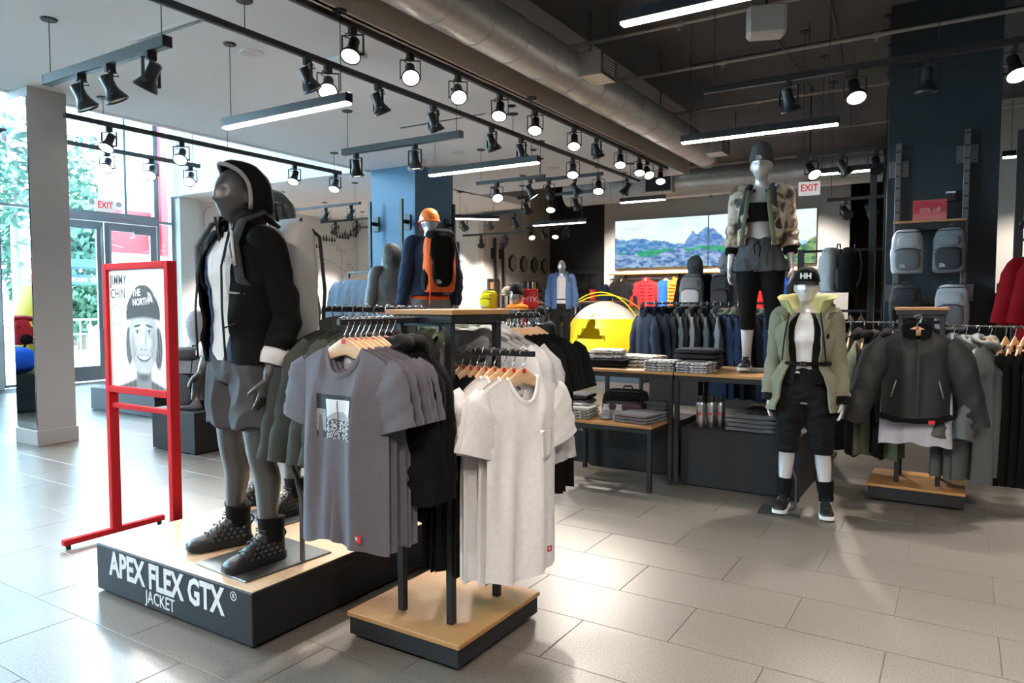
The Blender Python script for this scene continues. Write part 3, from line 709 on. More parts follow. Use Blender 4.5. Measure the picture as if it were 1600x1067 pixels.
exit_sign((-13.99, 7.56, 3.24), R(90), 'white exit sign with red letters over the glass entrance doors')
e2 = exit_sign((-2.0, 11.5, 3.1), R(8), 'hanging exit sign with red letters left of the dark column', .3, .2, False)
MB().cyl((0, 0, .2), (0, 0, 1.6), .01, n=8).build('drop_rod', M['char'], e2)
em = thing('emergency_light', 'white twin head emergency light beside the top of the white column', 'emergency light', (-8.9, 3.9, 3.3))
MB().box(-.18, .14, -.06, .06, -.09, .09, .02).build('case', M['plastic_white'], em)
for s in (-1, 1): MB().ell((s * .1 - .02, -.08, .03), (.06, .06, .06), 12, 8).build('lamp_head', M['plastic_white'], em)
MB().cyl((0, 0, .08), (0, 0, .5), .012, n=8).build('stem', M['plastic_white'], em)
e3 = thing('projector_light', 'white emergency light on the ceiling beside the blue column', 'emergency light', (-7.2, 8.7, 3.7))
MB().box(-.14, .14, -.07, .07, -.1, 0, .02).build('case', M['plastic_white'], e3)
for s in (-1, 1): MB().ell((s * .09, -.05, -.12), (.055, .055, .05), 12, 8).build('lamp_head', M['plastic_white'], e3)
# ================================================================== garments, hangers, racks
def smooth01(t): t = max(0, min(1, t)); return t * t * (3 - 2 * t)
def torso_panels(mb, W, L, T, neck, scoop, drop, fold, flare, seed, nx=30, nz=22, bscoop=.02, wave=.012, waist=0., m=0, nf=5):
    rr = random.Random(seed)
    ph = [rr.uniform(0, 6.28) for _ in range(8)]; fr = [rr.uniform(.7, 1.3) for _ in range(4)]
    lean = rr.uniform(-.012, .012)
    for sgn in (-1, 1):
        V = []; F = []
        sc = scoop if sgn < 0 else bscoop
        for j in range(nz + 1):
            t = j / nz; tt = t ** 1.15
            for i in range(nx + 1):
                s = -1 + 2 * i / nx
                s = math.copysign(abs(s) ** .9, s)
                ax = abs(s) * W
                if ax < neck: zt = -sc * (1 - (ax / neck) ** 2.4)
                else:
                    q = (ax - neck) / (W - neck); zt = -drop * q ** 1.3 - .02 * smooth01((q - .8) / .2)
                wid = W * (1 + (flare - 1) * t - waist * math.sin(PI * min(1, t * 1.1)))
                arm = 1 - .05 * smooth01((t - .12) / .2)
                x = s * wid * arm
                zb = -L + wave * math.sin(3.1 * s + ph[0] + sgn) + wave * .6 * math.sin(7.3 * s * fr[0] + ph[1])
                z = zt + (zb - zt) * tt
                th = T * (smooth01(t / .25) * .9 + .1 * t)
                if ax < neck: th0 = .035 * (1 - (ax / neck) ** 2)
                else: th0 = .011 * max(0., 1 - (ax - neck) / (W - neck)) ** .5
                prof = max(0., 1 - abs(s) ** 2.6)
                y = sgn * (th0 * (1 - smooth01(t / .3)) + th * prof)
                amp = fold * smooth01((t - .06) / .5) * (1 - .5 * abs(s) ** 4)
                y += amp * (math.sin(nf * fr[1] * 3.14 * s * (1 - .15 * t) + ph[2] + 1.2 * t * fr[2]) * .7 + 1.0 * math.sin(nf * .5 * 3.14 * s + ph[3] - 1.1 * t) + .14 * math.sin(nf * 1.9 * 3.14 * s + ph[4 + (sgn > 0)]))
                y += lean * t
                V.append((x, y, z))
        for j in range(nz):
            for i in range(nx):
                a = j * (nx + 1) + i
                q = (a, a + nx + 1, a + nx + 2, a + 1)
                F.append(q if sgn < 0 else q[::-1])
        mb.add(V, F, m)
    return mb
def sleeve_tube(side, W, drop, length, w0, w1, ang, th, seed, nr=12, n=14, crumple=.006, y0=0., bend=0.):
    rr = random.Random(seed * 7 + (side > 0)); p = rr.uniform(0, 6)
    mb = MB(); rings = []
    x, z = W - .045, -drop - .035
    a = ang * .55
    step = length / nr
    for k in range(nr + 1):
        f = k / nr
        a = ang * (.55 + .45 * smooth01(f * 3)) + bend * f
        dx, dz = math.cos(a), -math.sin(a)
        if k: x += dx * step; z += dz * step
        w = (w0 + (w1 - w0) * f ** .8) * (.72 + .28 * smooth01(f * 5))
        tt = th * (.35 + .65 * smooth01(f * 4))
        ring = []
        for j in range(n):
            th_ = 2 * PI * j / n
            u = w * math.cos(th_); v = tt * math.sin(th_)
            c = crumple * math.sin(p + f * 19 + 2.3 * math.cos(th_)) + crumple * .6 * math.sin(f * 33 + 3 * th_ + p)
            yy = v + c + y0 * f
            # perpendicular of the path in the xz plane
            ring.append((side * (x + (-dz) * u * 1.0), yy, z + dx * u))
        rings.append(ring)
    mb.loft(rings, False, False)
    return mb
def neck_loop(neck, scoop, bscoop, n=30, rise=0.):
    P = []
    for k in range(n):
        a = 2 * PI * k / n
        x = neck * math.cos(a); fr = math.sin(a)
        ax = abs(x) / neck
        sc = scoop if fr < 0 else bscoop
        P.append((x * 1.0, .035 * (1 - ax ** 2) * (1 if fr > 0 else -1), -sc * (1 - ax ** 2.4) + rise))
    return P
def closed_tube(P, a, b, n=6):
    mb = MB(); k = len(P); rings = []
    for i in range(k):
        p = Vector(P[i]); T = (Vector(P[(i + 1) % k]) - Vector(P[i - 1])).normalized()
        u = Vector((0, 1, 0)); u = (u - T * u.dot(T)); u = u.normalized() if u.length > 1e-4 else T.orthogonal().normalized(); w = T.cross(u)
        rings.append([p + u * (a * math.cos(2 * PI * j / n)) + w * (b * math.sin(2 * PI * j / n)) for j in range(n)])
    rings.append(rings[0]); mb.loft(rings, False, False); return mb
LOGO = [(-.5, -.25), (-.42, .05), (-.2, .25), (.1, .3), (.4, .18), (.5, -.25), (.3, -.25), (.26, 0), (.1, .12), (.12, -.25), (-.05, -.25), (-.1, 0), (-.28, -.02), (-.28, -.25)]
def dome_logo(name, size, loc, rot, m, parent, words=True):
    """three line wordmark with a quartered dome beside it"""
    o = text(name, 'THE\nNORTH\nFACE', size * .42, loc, rot, m, parent, ext=.0004, bold=.03, sx=.95)
    mb = MB()
    for r0, r1 in ((.30, .42), (.5, .62), (.7, .82)):
        pts = [(size * (.75 + r1 * math.cos(a)), size * (-.72 + r1 * 1.2 * math.sin(a))) for a in np.linspace(PI / 2, 0, 7)] + [(size * (.75 + r0 * math.cos(a)), size * (-.72 + r0 * 1.2 * math.sin(a))) for a in np.linspace(0, PI / 2, 7)]
        mb.prism(pts, .0006)
    d = mb.build('dome_mark', m, o); d.rotation_euler = (-R(90), 0, 0)
    return o
MESHES = {}
def tee_meshes(key, W=.27, L=.70, T=.055, neck=.095, scoop=.10, drop=.055, sl=.20, w0=.118, w1=.098, ang=1.17, fold=.013, flare=1.04, seed=1, slth=.024, crump=.004, nx=30, nz=22, bend=0, waist=0., bscoop=.025, nf=3.2, wave=.012):
    if key in MESHES: return MESHES[key]
    d = {}
    d['body'] = torso_panels(MB(), W, L, T, neck, scoop, drop, fold, flare, seed, nx, nz, bscoop, waist=waist, nf=nf, wave=wave)
    d['sl'] = [sleeve_tube(s, W, drop, sl, w0, w1, ang, slth, seed, crumple=crump, bend=bend) for s in (1, -1)]
    d['collar'] = closed_tube(neck_loop(neck, scoop, bscoop), .006, .011)
    MESHES[key] = d; return d
CACHE = {}
def cached(key, fn):
    if key not in CACHE: CACHE[key] = fn()
    return CACHE[key]
def make_tee(key, m, label, cat, loc, rz, group, cm=None, extras=None, name='t_shirt', **kw):
    d = tee_meshes(key, **kw); mk = m.name
    o = obj(name, cached((key, mk, 'b'), lambda: d['body'].mesh('torso', m, 60, weld=.0008)), None, loc, rz)
    tag(o, label, cat, group)
    for i in (0, 1): obj('sleeve', cached((key, mk, 's', i), lambda: d['sl'][i].mesh('sleeve', m, 60)), o)
    obj('collar', cached((key, mk, 'c'), lambda: d['collar'].mesh('collar', cm or m, 60)), o)
    if extras: extras(o)
    return o
# hoodie and jacket extras
def hood_mesh(m, r=.115, seed=1):
    def f():
        mb = MB()
        mb.tube([(r * math.cos(a), .02 + .055 * math.sin(a), .005 + (.02 if math.sin(a) > 0 else -.035) * abs(math.sin(a))) for a in np.linspace(-1.9, 5.05, 22)], [.026 + .012 * math.sin(k * 1.1 + seed) for k in range(22)], 9)
        mb.ell((0, .085, -.03), (.125, .05, .075), 14, 8, (-.3, 0, 0))
        mb.v = displace(mb.v, .012, 14, seed)
        return mb.mesh('hood', m, 180)
    return cached(('hood', m.name, seed, r), f)
def add_hood(o, m, seed=1): return obj('hood', hood_mesh(m, seed=seed), o)
def collar_stand(o, m, h=.05, r=.085):
    def f():
        mb = MB(); rings = []
        for k in range(4):
            z = -.03 + (h + .03) * k / 3
            rings.append([(r * (1 + .1 * k / 3) * math.sin(a), -.05 * math.cos(a) * (1.1), z - .02 * math.cos(a)) for a in np.linspace(.15, 2 * PI - .15, 20)])
        mb.loft(rings, False, False, False); return mb.mesh('stand_collar', m, 180)
    return obj('stand_collar', cached(('stc', m.name, h, r), f), o)
def zip_line(o, L, y=-.06, m=None, z0=-.05):
    return obj('zip', cached(('zip', round(L, 2), y, z0, (m or M['print_black']).name), lambda: MB().box(-.007, .007, y - .004, y + .002, -L + .02, z0, .001).mesh('zip', m or M['print_black'])), o)
# hanger, origin at the collar level of the garment; hook rises to the bar
def hanger_parts(w=.21, hook=.115, drop=.10):
    def f():
        mb = MB(); rings = []
        for k in range(17):
            f_ = -1 + k / 8.0; x = w * f_
            z = .010 - drop * abs(f_) ** 1.25; h = .027 * (1 - abs(f_)) ** .8 + .007; th = .006 + .002 * abs(f_)
            rings.append([(x, th * math.cos(a), z + h * math.sin(a)) for a in np.linspace(0, 2 * PI, 11)[:-1]])
        mb.loft(rings)
        a = mb.mesh('hanger_bar', M['hanger'], 60)
        P = [(0, 0, .03), (0, 0, hook * .5)] + [(.024 - .024 * math.cos(t), 0, hook - .022 + .024 * math.sin(t)) for t in np.linspace(-.9, PI + .0, 12)][::-1][0:0]
        P = [(0, 0, .03), (0, 0, hook * .45), (.012, 0, hook * .6), (.022, 0, hook - .02), (.014, 0, hook), (0, 0, hook + .006), (-.014, 0, hook), (-.021, 0, hook - .016)]
        b = MB().tube(P, .0024, 6).mesh('hook', M['chrome'], 180)
        c = MB().box(-.009, .009, -.0085, -.006, .018, .036, .0005).mesh('logo_square', M['redtag'])
        return a, b, c
    return cached(('hanger', w, hook, drop), f)
def hanger(loc, rz, label, group, hook=.115, w=.19, logo=True):
    a, b, c = hanger_parts(w, hook)
    o = obj('clothes_hanger', a, None, loc, rz); tag(o, label, 'hanger', group)
    obj('hook', b, o)
    if logo: obj('logo_square', c, o)
    return o
def steel_hanger(loc, rz, label, group, hook=.12):
    def f():
        mb = MB().tube([(-.2, 0, -.05), (-.03, 0, .02), (0, 0, .03), (.03, 0, .02), (.2, 0, -.05), (-.2, 0, -.05)], .003, 6)
        return mb.mesh('hanger_wire', M['steel'], 180)
    a = cached(('wire', hook), f); b = hanger_parts(.21, hook)[1]
    o = obj('wire_hanger', a, None, loc, rz); tag(o, label, 'hanger', group); obj('hook', b, o); return o
# ---- print on the front of the first grey shirt: grid picture bent onto the cloth is a flat panel just off the cloth
def photo_print():
    rr = np.random.RandomState(3); H_, W_ = 40, 36
    im = np.ones((H_, W_, 3)) * .02
    yy, xx = np.mgrid[0:H_, 0:W_]
    im[4:40, 11:35] = .72
    g = rr.rand(H_, W_)
    low = (yy > 21) & (xx > 10); im[low] = np.where(g[low] > .55, .5, .05)[:, None]
    hz = 17 + 3 * np.sin(xx / 5.) ; im[(yy > hz) & (yy < 22) & (xx > 10)] = .35
    im[(xx > 21) & (xx < 23) & (yy > 4) & (yy < 30)] = .04
    im[14:34, 0:10] = .2 + .15 * g[14:34, 0:10, None]
    im[0:8, 0:10] = .015
    return im
M['vprint'] = vcol_mat('printed picture', 0, .8)

# ================================================================== the four way rack in the foreground
def floor_rack(name, label, x0, x1, y0, y1, base_h, posts, cap, cap_z, post_w=.032, group=None):
    cx_, cy_ = (x0 + x1) / 2, (y0 + y1) / 2
    t = thing(name, label, 'clothes rack', (cx_, cy_, 0), 0, group)
    a, b = (x1 - x0) / 2, (y1 - y0) / 2
    MB().box(-a - .008, a + .008, -b - .008, b + .008, base_h, base_h + .022, .003).build('base_board', M['wood'], t)
    MB().box(-a, a, -b, b, .02, base_h, .004).build('base_box', M['char'], t)
    MB().box(-a + .05, a - .05, -b + .05, b - .05, 0, .022, .002).build('plinth', M['black'], t)
    for px_, py_ in posts: MB().box(px_ - cx_ - post_w / 2, px_ - cx_ + post_w / 2, py_ - cy_ - post_w / 2, py_ - cy_ + post_w / 2, base_h + .02, cap_z, .002).build('post', M['black'], t)
    if cap:
        c0, c1, d0, d1 = cap
        MB().box(c0 - cx_, c1 - cx_, d0 - cy_, d1 - cy_, cap_z, cap_z + .022, .002).build('cap_board', M['wood'], t)
        fr = MB(); h = .035; w = .03
        fr.box(c0 - cx_ + .01, c1 - cx_ - .01, d0 - cy_ + .01, d0 - cy_ + .01 + w, cap_z - h, cap_z - .001).box(c0 - cx_ + .01, c1 - cx_ - .01, d1 - cy_ - .01 - w, d1 - cy_ - .01, cap_z - h, cap_z - .001)
        fr.box(c0 - cx_ + .01, c0 - cx_ + .01 + w, d0 - cy_ + .04, d1 - cy_ - .04, cap_z - h, cap_z - .001).box(c1 - cx_ - .01 - w, c1 - cx_ - .01, d0 - cy_ + .04, d1 - cy_ - .04, cap_z - h, cap_z - .001)
        fr.build('cap_frame', M['black'], t)
    return t
def arm(rack, p0, p1, w=.022, h=.024):
    o = rack.location; p0 = Vector(p0) - o; p1 = Vector(p1) - o; d = p1 - p0; a = math.atan2(d.y, d.x)
    mb = MB().box(0, d.length, -w / 2, w / 2, -h, 0, .002)
    n = int(d.length / .035)
    for k in range(n): mb.cyl((.02 + k * .035, 0, 0), (.033 + k * .035, 0, .0), .006, n=8)
    return mb.build('arm', M['black'], rack, loc=p0, rz=a)
RX, RY = -1.97, 2.565
fr4 = floor_rack('four_way_rack', 'black four way rack with bamboo base holding grey and white t-shirts', -2.27, -1.67, 2.25, 2.88, .10, [(-2.08, 2.39), (-1.81, 2.39), (-2.08, 2.74), (-1.81, 2.74)], (-2.13, -1.765, 2.345, 2.785), 1.435)
arm(fr4, (-1.955, 2.39, 1.425), (-1.955, 1.90, 1.425)); arm(fr4, (-1.81, 2.555, 1.285), (-1.50, 2.555, 1.285))
arm(fr4, (-1.97, 2.74, 1.43), (-1.97, 3.42, 1.43)); arm(fr4, (-2.08, 2.565, 1.465), (-2.72, 2.565, 1.465))
arm(fr4, (-2.08, 2.74, 1.41), (-1.81, 2.74, 1.41)); arm(fr4, (-2.08, 2.39, 1.41), (-1.81, 2.39, 1.41)); arm(fr4, (-1.81, 2.39, 1.27), (-1.81, 2.74, 1.27)); arm(fr4, (-2.08, 2.39, 1.45), (-2.08, 2.74, 1.45))
HK = .115
def grey_extra(k):
    def f(o):
        if k == 0:
            drape(vgrid('photo_print', photo_print(), .19, .165, M['vprint'], o, (-.105, -.078, -.335)), o)
        if k < 2:
            t = drape(MB().box(-.02, .02, -.003, 0, -.028, .0, .0005).build('hem_tag', M['redtag'], o, loc=(.12, -.074, -.672), rz=(0, .12, 0)), o, .002, True)
            dome_logo('tag_logo', .011, (-.012, -.0036, -.010), (R(90), 0, 0), M['print_white'], t)
        n = MB().box(-.025, .025, -.002, 0, -.05, 0, .0005).build('neck_label', mat('grey label', (.33, .33, .36), .7), o, loc=(0, .024, -.03))
        dome_logo('label_logo', .018, (-.016, -.003, -.014), (R(90), 0, 0), M['print_white'], n)
    return f
rj = random.Random(5)
yy = [1.94, 1.968, 1.998, 2.028, 2.056]
for i, y in enumerate(yy):
    z = 1.425 - HK + .003
    lb = ['heather grey t-shirt with a black and white photo print, nearest on its rail', 'plain heather grey t-shirt directly behind the one with the photo print'] + ['%s heather grey t-shirt from the front of the grey rail' % ORD[j] for j in (2, 3, 4)]
    rz = rj.uniform(-.10, .10) + [0.0, .05, .16, .10, .2][i]
    make_tee('teeG%d' % (i % 3), M['tee_grey'], lb[i], 't-shirt', (-1.965, y, z), rz, 'grey t-shirts on the front rail', seed=11 + i % 3, sl=.215, L=.735, W=.222, ang=1.30, w0=.105, w1=.09, fold=.016, extras=grey_extra(i))
    hanger((-1.965, y, z), rz, 'wooden hanger carrying the %s grey t-shirt from the front' % ORD[i], 'wooden hangers on the grey rail')
for i in range(4):
    y = 2.095 + i * .035; z = 1.425 - HK + .003; rz = rj.uniform(-.08, .08)
    o = make_tee('hoodB%d' % (i % 2), M['tee_black'], '%s black hoodie behind the grey t-shirts' % ORD[i], 'hoodie', (-1.965, y, z), rz, 'black hoodies on the front rail', name='hoodie', seed=21 + i % 2, sl=.52, L=.68, W=.205, ang=1.5, w0=.10, w1=.07, slth=.05, crump=.009, fold=.02)
    add_hood(o, M['tee_black'], i % 2)
    hanger((-1.965, y, z), rz, 'wooden hanger carrying the %s black hoodie on the front rail' % ORD[i], 'wooden hangers with black hoodies')
# white and black t-shirts on the low arm, facing +x
def white_extra(k):
    def f(o):
        if k == 0:
            pm = MB(); N = 10
            pm.add([(-.055 + .11 * i / N, 0, -.12 * j / N - (.018 * (1 - abs(2 * i / N - 1)) if j == N else 0)) for j in range(N + 1) for i in range(N + 1)], [(j * (N + 1) + i, (j + 1) * (N + 1) + i, (j + 1) * (N + 1) + i + 1, j * (N + 1) + i + 1) for j in range(N) for i in range(N)])
            pk_ = drape(pm.build('pocket', M['tee_white'], o, loc=(.095, 0, -.225), rz=(0, .04, 0)), o, .004)
            pk_.modifiers.new('s', 'SOLIDIFY').thickness = .003
        t = drape(MB().box(-.014, .014, -.003, 0, -.024, 0, .0005).build('hem_tag', M['redtag'], o, loc=(.12 if k % 2 == 0 else .17, -.076, -.735), rz=(0, .05, 0)), o, .002, True)
        dome_logo('tag_logo', .008, (-.008, -.0036, -.008), (R(90), 0, 0), M['print_white'], t)
        n = MB().box(-.022, .022, -.002, 0, -.045, 0, .0005).build('neck_label', mat('pale label', (.6, .59, .58), .7), o, loc=(0, .024, -.03))
        dome_logo('label_logo', .016, (-.014, -.003, -.013), (R(90), 0, 0), M['print_black'], n)
    return f
xx = [-1.555, -1.605, -1.652, -1.70]
for i, x in enumerate(xx):
    z = 1.285 - HK + .003; rz = R(90) + [-.20, -.12, -.30, -.05][i]
    make_tee('teeW%d' % i, M['tee_white'], ['white pocket t-shirt nearest at the end of the low rail', 'second white t-shirt, just behind the pocket one', 'third white t-shirt from the end of the low rail', 'fourth white t-shirt, beside the black ones'][i], 't-shirt', (x, 2.555, z), rz, 'white t-shirts on the low rail', seed=31 + i, sl=.225, L=.83, W=.228, ang=1.25, w0=.108, scoop=.105, fold=.019, w1=.095, flare=1.06, extras=white_extra(i))
    hanger((x, 2.555, z), rz, 'wooden hanger carrying the %s white t-shirt from the end' % ORD[i], 'wooden hangers on the low rail')
for i in range(5):
    x = -1.748 - i * .04; z = 1.285 - HK + .003; rz = R(90) + rj.uniform(-.12, .12)
    make_tee('teeB%d' % (i % 3), M['tee_black'], '%s black t-shirt behind the white ones on the low rail' % ORD[i], 't-shirt', (x, 2.555, z), rz, 'black t-shirts on the low rail', seed=41 + i % 3, sl=.22, L=.82, W=.228, ang=1.27, w0=.108, wave=.005)
    hanger((x, 2.555, z), rz, 'wooden hanger carrying the %s black t-shirt on the low rail' % ORD[i], 'wooden hangers with black t-shirts')
# back arm: grey hoodies then black t-shirts, facing away
for i in range(4):
    y = 2.83 + i * .07; z = 1.43 - HK + .003; rz = PI + rj.uniform(-.1, .1)
    o = make_tee('hoodG%d' % (i % 2), M['hood_grey'], '%s light grey hoodie behind the white t-shirts' % ORD[i], 'hoodie', (-1.97, y, z), rz, 'grey hoodies on the back rail', name='hoodie', seed=51 + i % 2, sl=.52, L=.66, W=.24, ang=1.34, w0=.115, w1=.08, slth=.055, crump=.01, fold=.018)
    add_hood(o, M['hood_grey'], i % 2)
    hanger((-1.97, y, z), rz, 'wooden hanger carrying the %s light grey hoodie' % ORD[i], 'wooden hangers with grey hoodies')
for i in range(5):
    y = 3.14 + i * .06; z = 1.43 - HK + .003; rz = PI + rj.uniform(-.1, .1)
    make_tee('teeB%d' % (i % 3), M['tee_black'], '%s black t-shirt behind the grey hoodies' % ORD[i], 't-shirt', (-1.97, y, z), rz, 'black t-shirts on the back rail', seed=41 + i % 3, sl=.22, L=.82, W=.228, ang=1.27, w0=.108, wave=.005)
    hanger((-1.97, y, z), rz, 'wooden hanger carrying the %s black t-shirt on the back rail' % ORD[i], 'wooden hangers on the back rail')
# left arm: heather jackets
for i in range(7):
    x = -2.24 - i * .07; z = 1.465 - HK + .003; rz = -R(90) + rj.uniform(-.1, .1)
    o = make_tee('fleece%d' % (i % 2), M['heather'], '%s dark heather fleece behind the grey t-shirts, from the rack posts' % ORD[i], 'fleece', (x, 2.565, z), rz, 'heather fleeces on the left rail', name='fleece_jacket', seed=61 + i % 2, sl=.54, L=.66, W=.255, ang=1.3, w0=.11, w1=.075, slth=.05, crump=.009)
    collar_stand(o, M['heather'])
    (steel_hanger if i % 2 else hanger)((x, 2.565, z), rz, 'hanger carrying the %s dark heather fleece' % ORD[i], 'hangers on the left rail')

# ---- generic rails of garments for the racks farther back
def far_garment(kind, m):
    def f():
        if kind == 'jacket': d = dict(W=.245, L=.68, T=.06, sl=.56, ang=1.30, w0=.11, w1=.07, th=.05)
        elif kind == 'tee': d = dict(W=.245, L=.70, T=.045, sl=.2, ang=1.1, w0=.11, w1=.09, th=.035)
        elif kind == 'vest': d = dict(W=.23, L=.62, T=.06, sl=0, ang=1.1, w0=.1, w1=.08, th=.03)
        elif kind == 'pants': d = dict(W=.19, L=.95, T=.04, sl=0, ang=1.1, w0=.1, w1=.08, th=.03)
        else: d = dict(W=.25, L=.86, T=.07, sl=.58, ang=1.32, w0=.12, w1=.075, th=.055)
        mb = torso_panels(MB(), d['W'], d['L'], d['T'], .09, .05, .06, .012, 1.04, len(CACHE), 16, 10)
        sl = []
        if d['sl']:
            for s in (1, -1): sl.append(sleeve_tube(s, d['W'], .06, d['sl'], d['w0'], d['w1'], d['ang'], d['th'], 3, 8, 8, .007).mesh('sleeve', m, 60))
        return mb.mesh('garment', m, 60, weld=.0008), sl
    return cached(('far', kind, m.name), f)
def rail_of(kind, mats, n, p0, p1, rz, what, where, name, cat, hood=None, hang='wood', hook=.11, jit=.1, stand=False, quilt=None):
    p0 = Vector(p0); p1 = Vector(p1)
    for i in range(n):
        p = p0.lerp(p1, i / max(1, n - 1)); m = mats[i % len(mats)] if len(mats) < n else mats[i]
        me, sl = far_garment(kind, m)
        r = rz + rj.uniform(-jit, jit); q = p - Vector((0, 0, hook))
        o = obj(name, me, None, q, r); tag(o, '%s %s %s' % (ORD[i] if i < 20 else 'next', what, where), cat, '%s %s' % (what, where))
        for s in sl: obj('sleeve', s, o)
        if hood: add_hood(o, M['fur'] if hood == 'fur' else m, i % 2)
        if stand: collar_stand(o, m)
        if hang == 'wood': hanger(q, r, 'hanger holding the %s %s %s' % (ORD[i], what, where), 'hangers of the %s %s' % (what, where), hook, logo=False)
        elif hang: steel_hanger(q, r, 'hanger holding the %s %s %s' % (ORD[i], what, where), 'hangers of the %s %s' % (what, where), hook)
# ================================================================== mannequins
def cr(P, n):
    """catmull-rom through points (tuples of any length), n samples per span"""
    P = [np.array(p, float) for p in P]; out = []
    for i in range(len(P) - 1):
        a = P[max(i - 1, 0)]; b = P[i]; c = P[i + 1]; d = P[min(i + 2, len(P) - 1)]
        for k in range(n):
            t = k / n
            out.append(.5 * ((2 * b) + (c - a) * t + (2 * a - 5 * b + 4 * c - d) * t * t + (3 * b - a - 3 * c + d) * t ** 3))
    out.append(P[-1]); return out
MALE = [(.455, .055, .050, .0), (.475, .082, .060, .002), (.50, .093, .066, .004), (.53, .094, .066, .004), (.58, .084, .057, 0), (.62, .079, .054, -.002), (.68, .088, .060, -.002), (.73, .097, .066, -.002), (.775, .100, .062, 0), (.81, .084, .050, .004), (.832, .054, .040, .008), (.855, .035, .036, .006), (.90, .032, .035, .0)]
FEM = [(.455, .055, .050, .0), (.475, .086, .060, .002), (.50, .097, .067, .006), (.53, .095, .066, .006), (.58, .078, .053, 0), (.62, .067, .047, -.002), (.68, .074, .053, -.004), (.72, .083, .066, -.01), (.765, .083, .056, -.002), (.803, .072, .043, .004), (.828, .045, .034, .008), (.852, .030, .031, .006), (.90, .028, .030, .0)]
class Body:
    def __init__(s, H, fem=False, lf=(.105, 0, 0), rf=(-.105, 0, 0), la=None, ra=None, yaw=0.):
        s.H = H; s.fem = fem; s.rings = FEM if fem else MALE; s.feet = [lf, rf]; s.yaw = yaw
        sw = .098 if fem else .108
        s.arms = []
        for i, sd in enumerate((1, -1)):
            a = (la, ra)[i] or ((.040, .012, -.185), (.048, -.030, -.335))
            sh = Vector((sd * sw, .006, .806)) * H
            s.arms.append([sh, sh + Vector((sd * a[0][0], a[0][1], a[0][2])) * H, sh + Vector((sd * a[1][0], a[1][1], a[1][2])) * H])
    def at(s, z):
        f = z / s.H; r = s.rings
        for i in range(len(r) - 1):
            if f <= r[i + 1][0] or i == len(r) - 2:
                t = max(0, min(1, (f - r[i][0]) / (r[i + 1][0] - r[i][0]))); t = smooth01(t) * .4 + t * .6
                return [(r[i][k] + (r[i + 1][k] - r[i][k]) * t) * s.H for k in (1, 2, 3)]
    def leg(s, i):
        H = s.H; sd = (1, -1)[i]; fx, fy, fr = s.feet[i]
        hip = Vector((sd * .05 * H, .004 * H, .50 * H)); an = Vector((fx, fy + .04, .05 * H))
        kn = hip.lerp(an, .47) + Vector((0, -.012 * H, 0))
        return hip, kn, an
    def build(s, m, parent, voxel=.008, hand=True, foot=True, name='body'):
        H = s.H; mb = MB()
        mb.loft([[(rx * H * math.cos(a), (cy + ry * math.sin(a)) * H, z * H) for a in np.linspace(0, 2 * PI, 25)[:-1]] for z, rx, ry, cy in [tuple(q) for q in cr(s.rings, 3)]])
        if s.fem:
            for sd in (1, -1): mb.ell((sd * .04 * H, -.045 * H, .718 * H), (.034 * H, .032 * H, .036 * H), 14, 10)
        k = .93 if s.fem else 1.
        for i in (0, 1):
            hip, kn, an = s.leg(i); sd = (1, -1)[i]
            mid = hip.lerp(kn, .5); ca = kn.lerp(an, .33) + Vector((0, .012 * H, 0))
            P = [tuple(hip) + (.056 * H,), tuple(mid) + (.047 * H * k,), tuple(kn) + (.033 * H * k,), tuple(ca) + (.034 * H * k,), tuple(kn.lerp(an, .7)) + (.025 * H * k,), tuple(an) + (.021 * H * k,)]
            q = cr(P, 4); mb.tube([x[:3] for x in q], [x[3] for x in q], 16)
            if foot:
                fx, fy, fr = s.feet[i]; f = Vector((math.sin(fr), -math.cos(fr), 0))
                mb.tube([an + Vector((0, 0, .02)), an + f * .02 + Vector((0, 0, -.03)), an + f * .11 + Vector((0, 0, -.05 * H + .035)), an + f * .17 + Vector((0, 0, -.05 * H + .028))], [.036, .04, .032, .02], 12)
            sh, el, wr = s.arms[i]; ka = .82 if s.fem else 1.
            P = [tuple(sh + Vector((-sd * .03 * H, 0, .0))) + (.03 * H * ka,), tuple(sh) + (.034 * H * ka,), tuple(sh.lerp(el, .45)) + (.028 * H * ka,), tuple(el) + (.0225 * H * ka,), tuple(el.lerp(wr, .3)) + (.0235 * H * ka,), tuple(wr) + (.0155 * H * ka,)]
            q = cr(P, 4); mb.tube([x[:3] for x in q], [x[3] for x in q], 14)
            if hand: s.hand(mb, i)
        s.head(mb)
        return remesh(mb, voxel, name, m, parent, 2)
    def hand(s, mb, i):
        sd = (1, -1)[i]; sh, el, wr = s.arms[i]; sc = s.H / 1.84 * (.92 if s.fem else 1.)
        d = ((wr - el).normalized() * .5 + Vector((0, -.15, -1))).normalized()
        inn = Vector((-sd, 0, 0)); inn = (inn - d * inn.dot(d)).normalized(); fwd = d.cross(inn); fwd = fwd if fwd.y < 0 else -fwd
        P0 = wr
        rings = []
        for f, w, t in ((-.01, .022, .019), (.02, .03, .019), (.05, .040, .017), (.085, .042, .015), (.10, .038, .012)):
            c = P0 + d * f * sc; rings.append([c + fwd * (w * sc * math.cos(a)) + inn * (t * sc * math.sin(a)) for a in np.linspace(0, 2 * PI, 15)[:-1]])
        mb.loft(rings)
        for k, (off, ln, cu) in enumerate(((.031, .074, .35), (.011, .082, .5), (-.010, .076, .65), (-.030, .060, .8))):
            p = P0 + d * (.088 * sc) + fwd * (off * sc); P = [p]; dd = d.copy()
            for sg in (.45, .32, .23):
                dd = (dd + inn * cu * .55 + fwd * off * 2.).normalized(); p = p + dd * (ln * sg * sc); P.append(p)
            mb.tube(P, [.0105 * sc, .0095 * sc, .0088 * sc, .0065 * sc], 8)
        p = P0 + d * .03 * sc + fwd * .026 * sc; P = [p]; dd = (d * .75 + fwd * .7 + inn * .25).normalized()
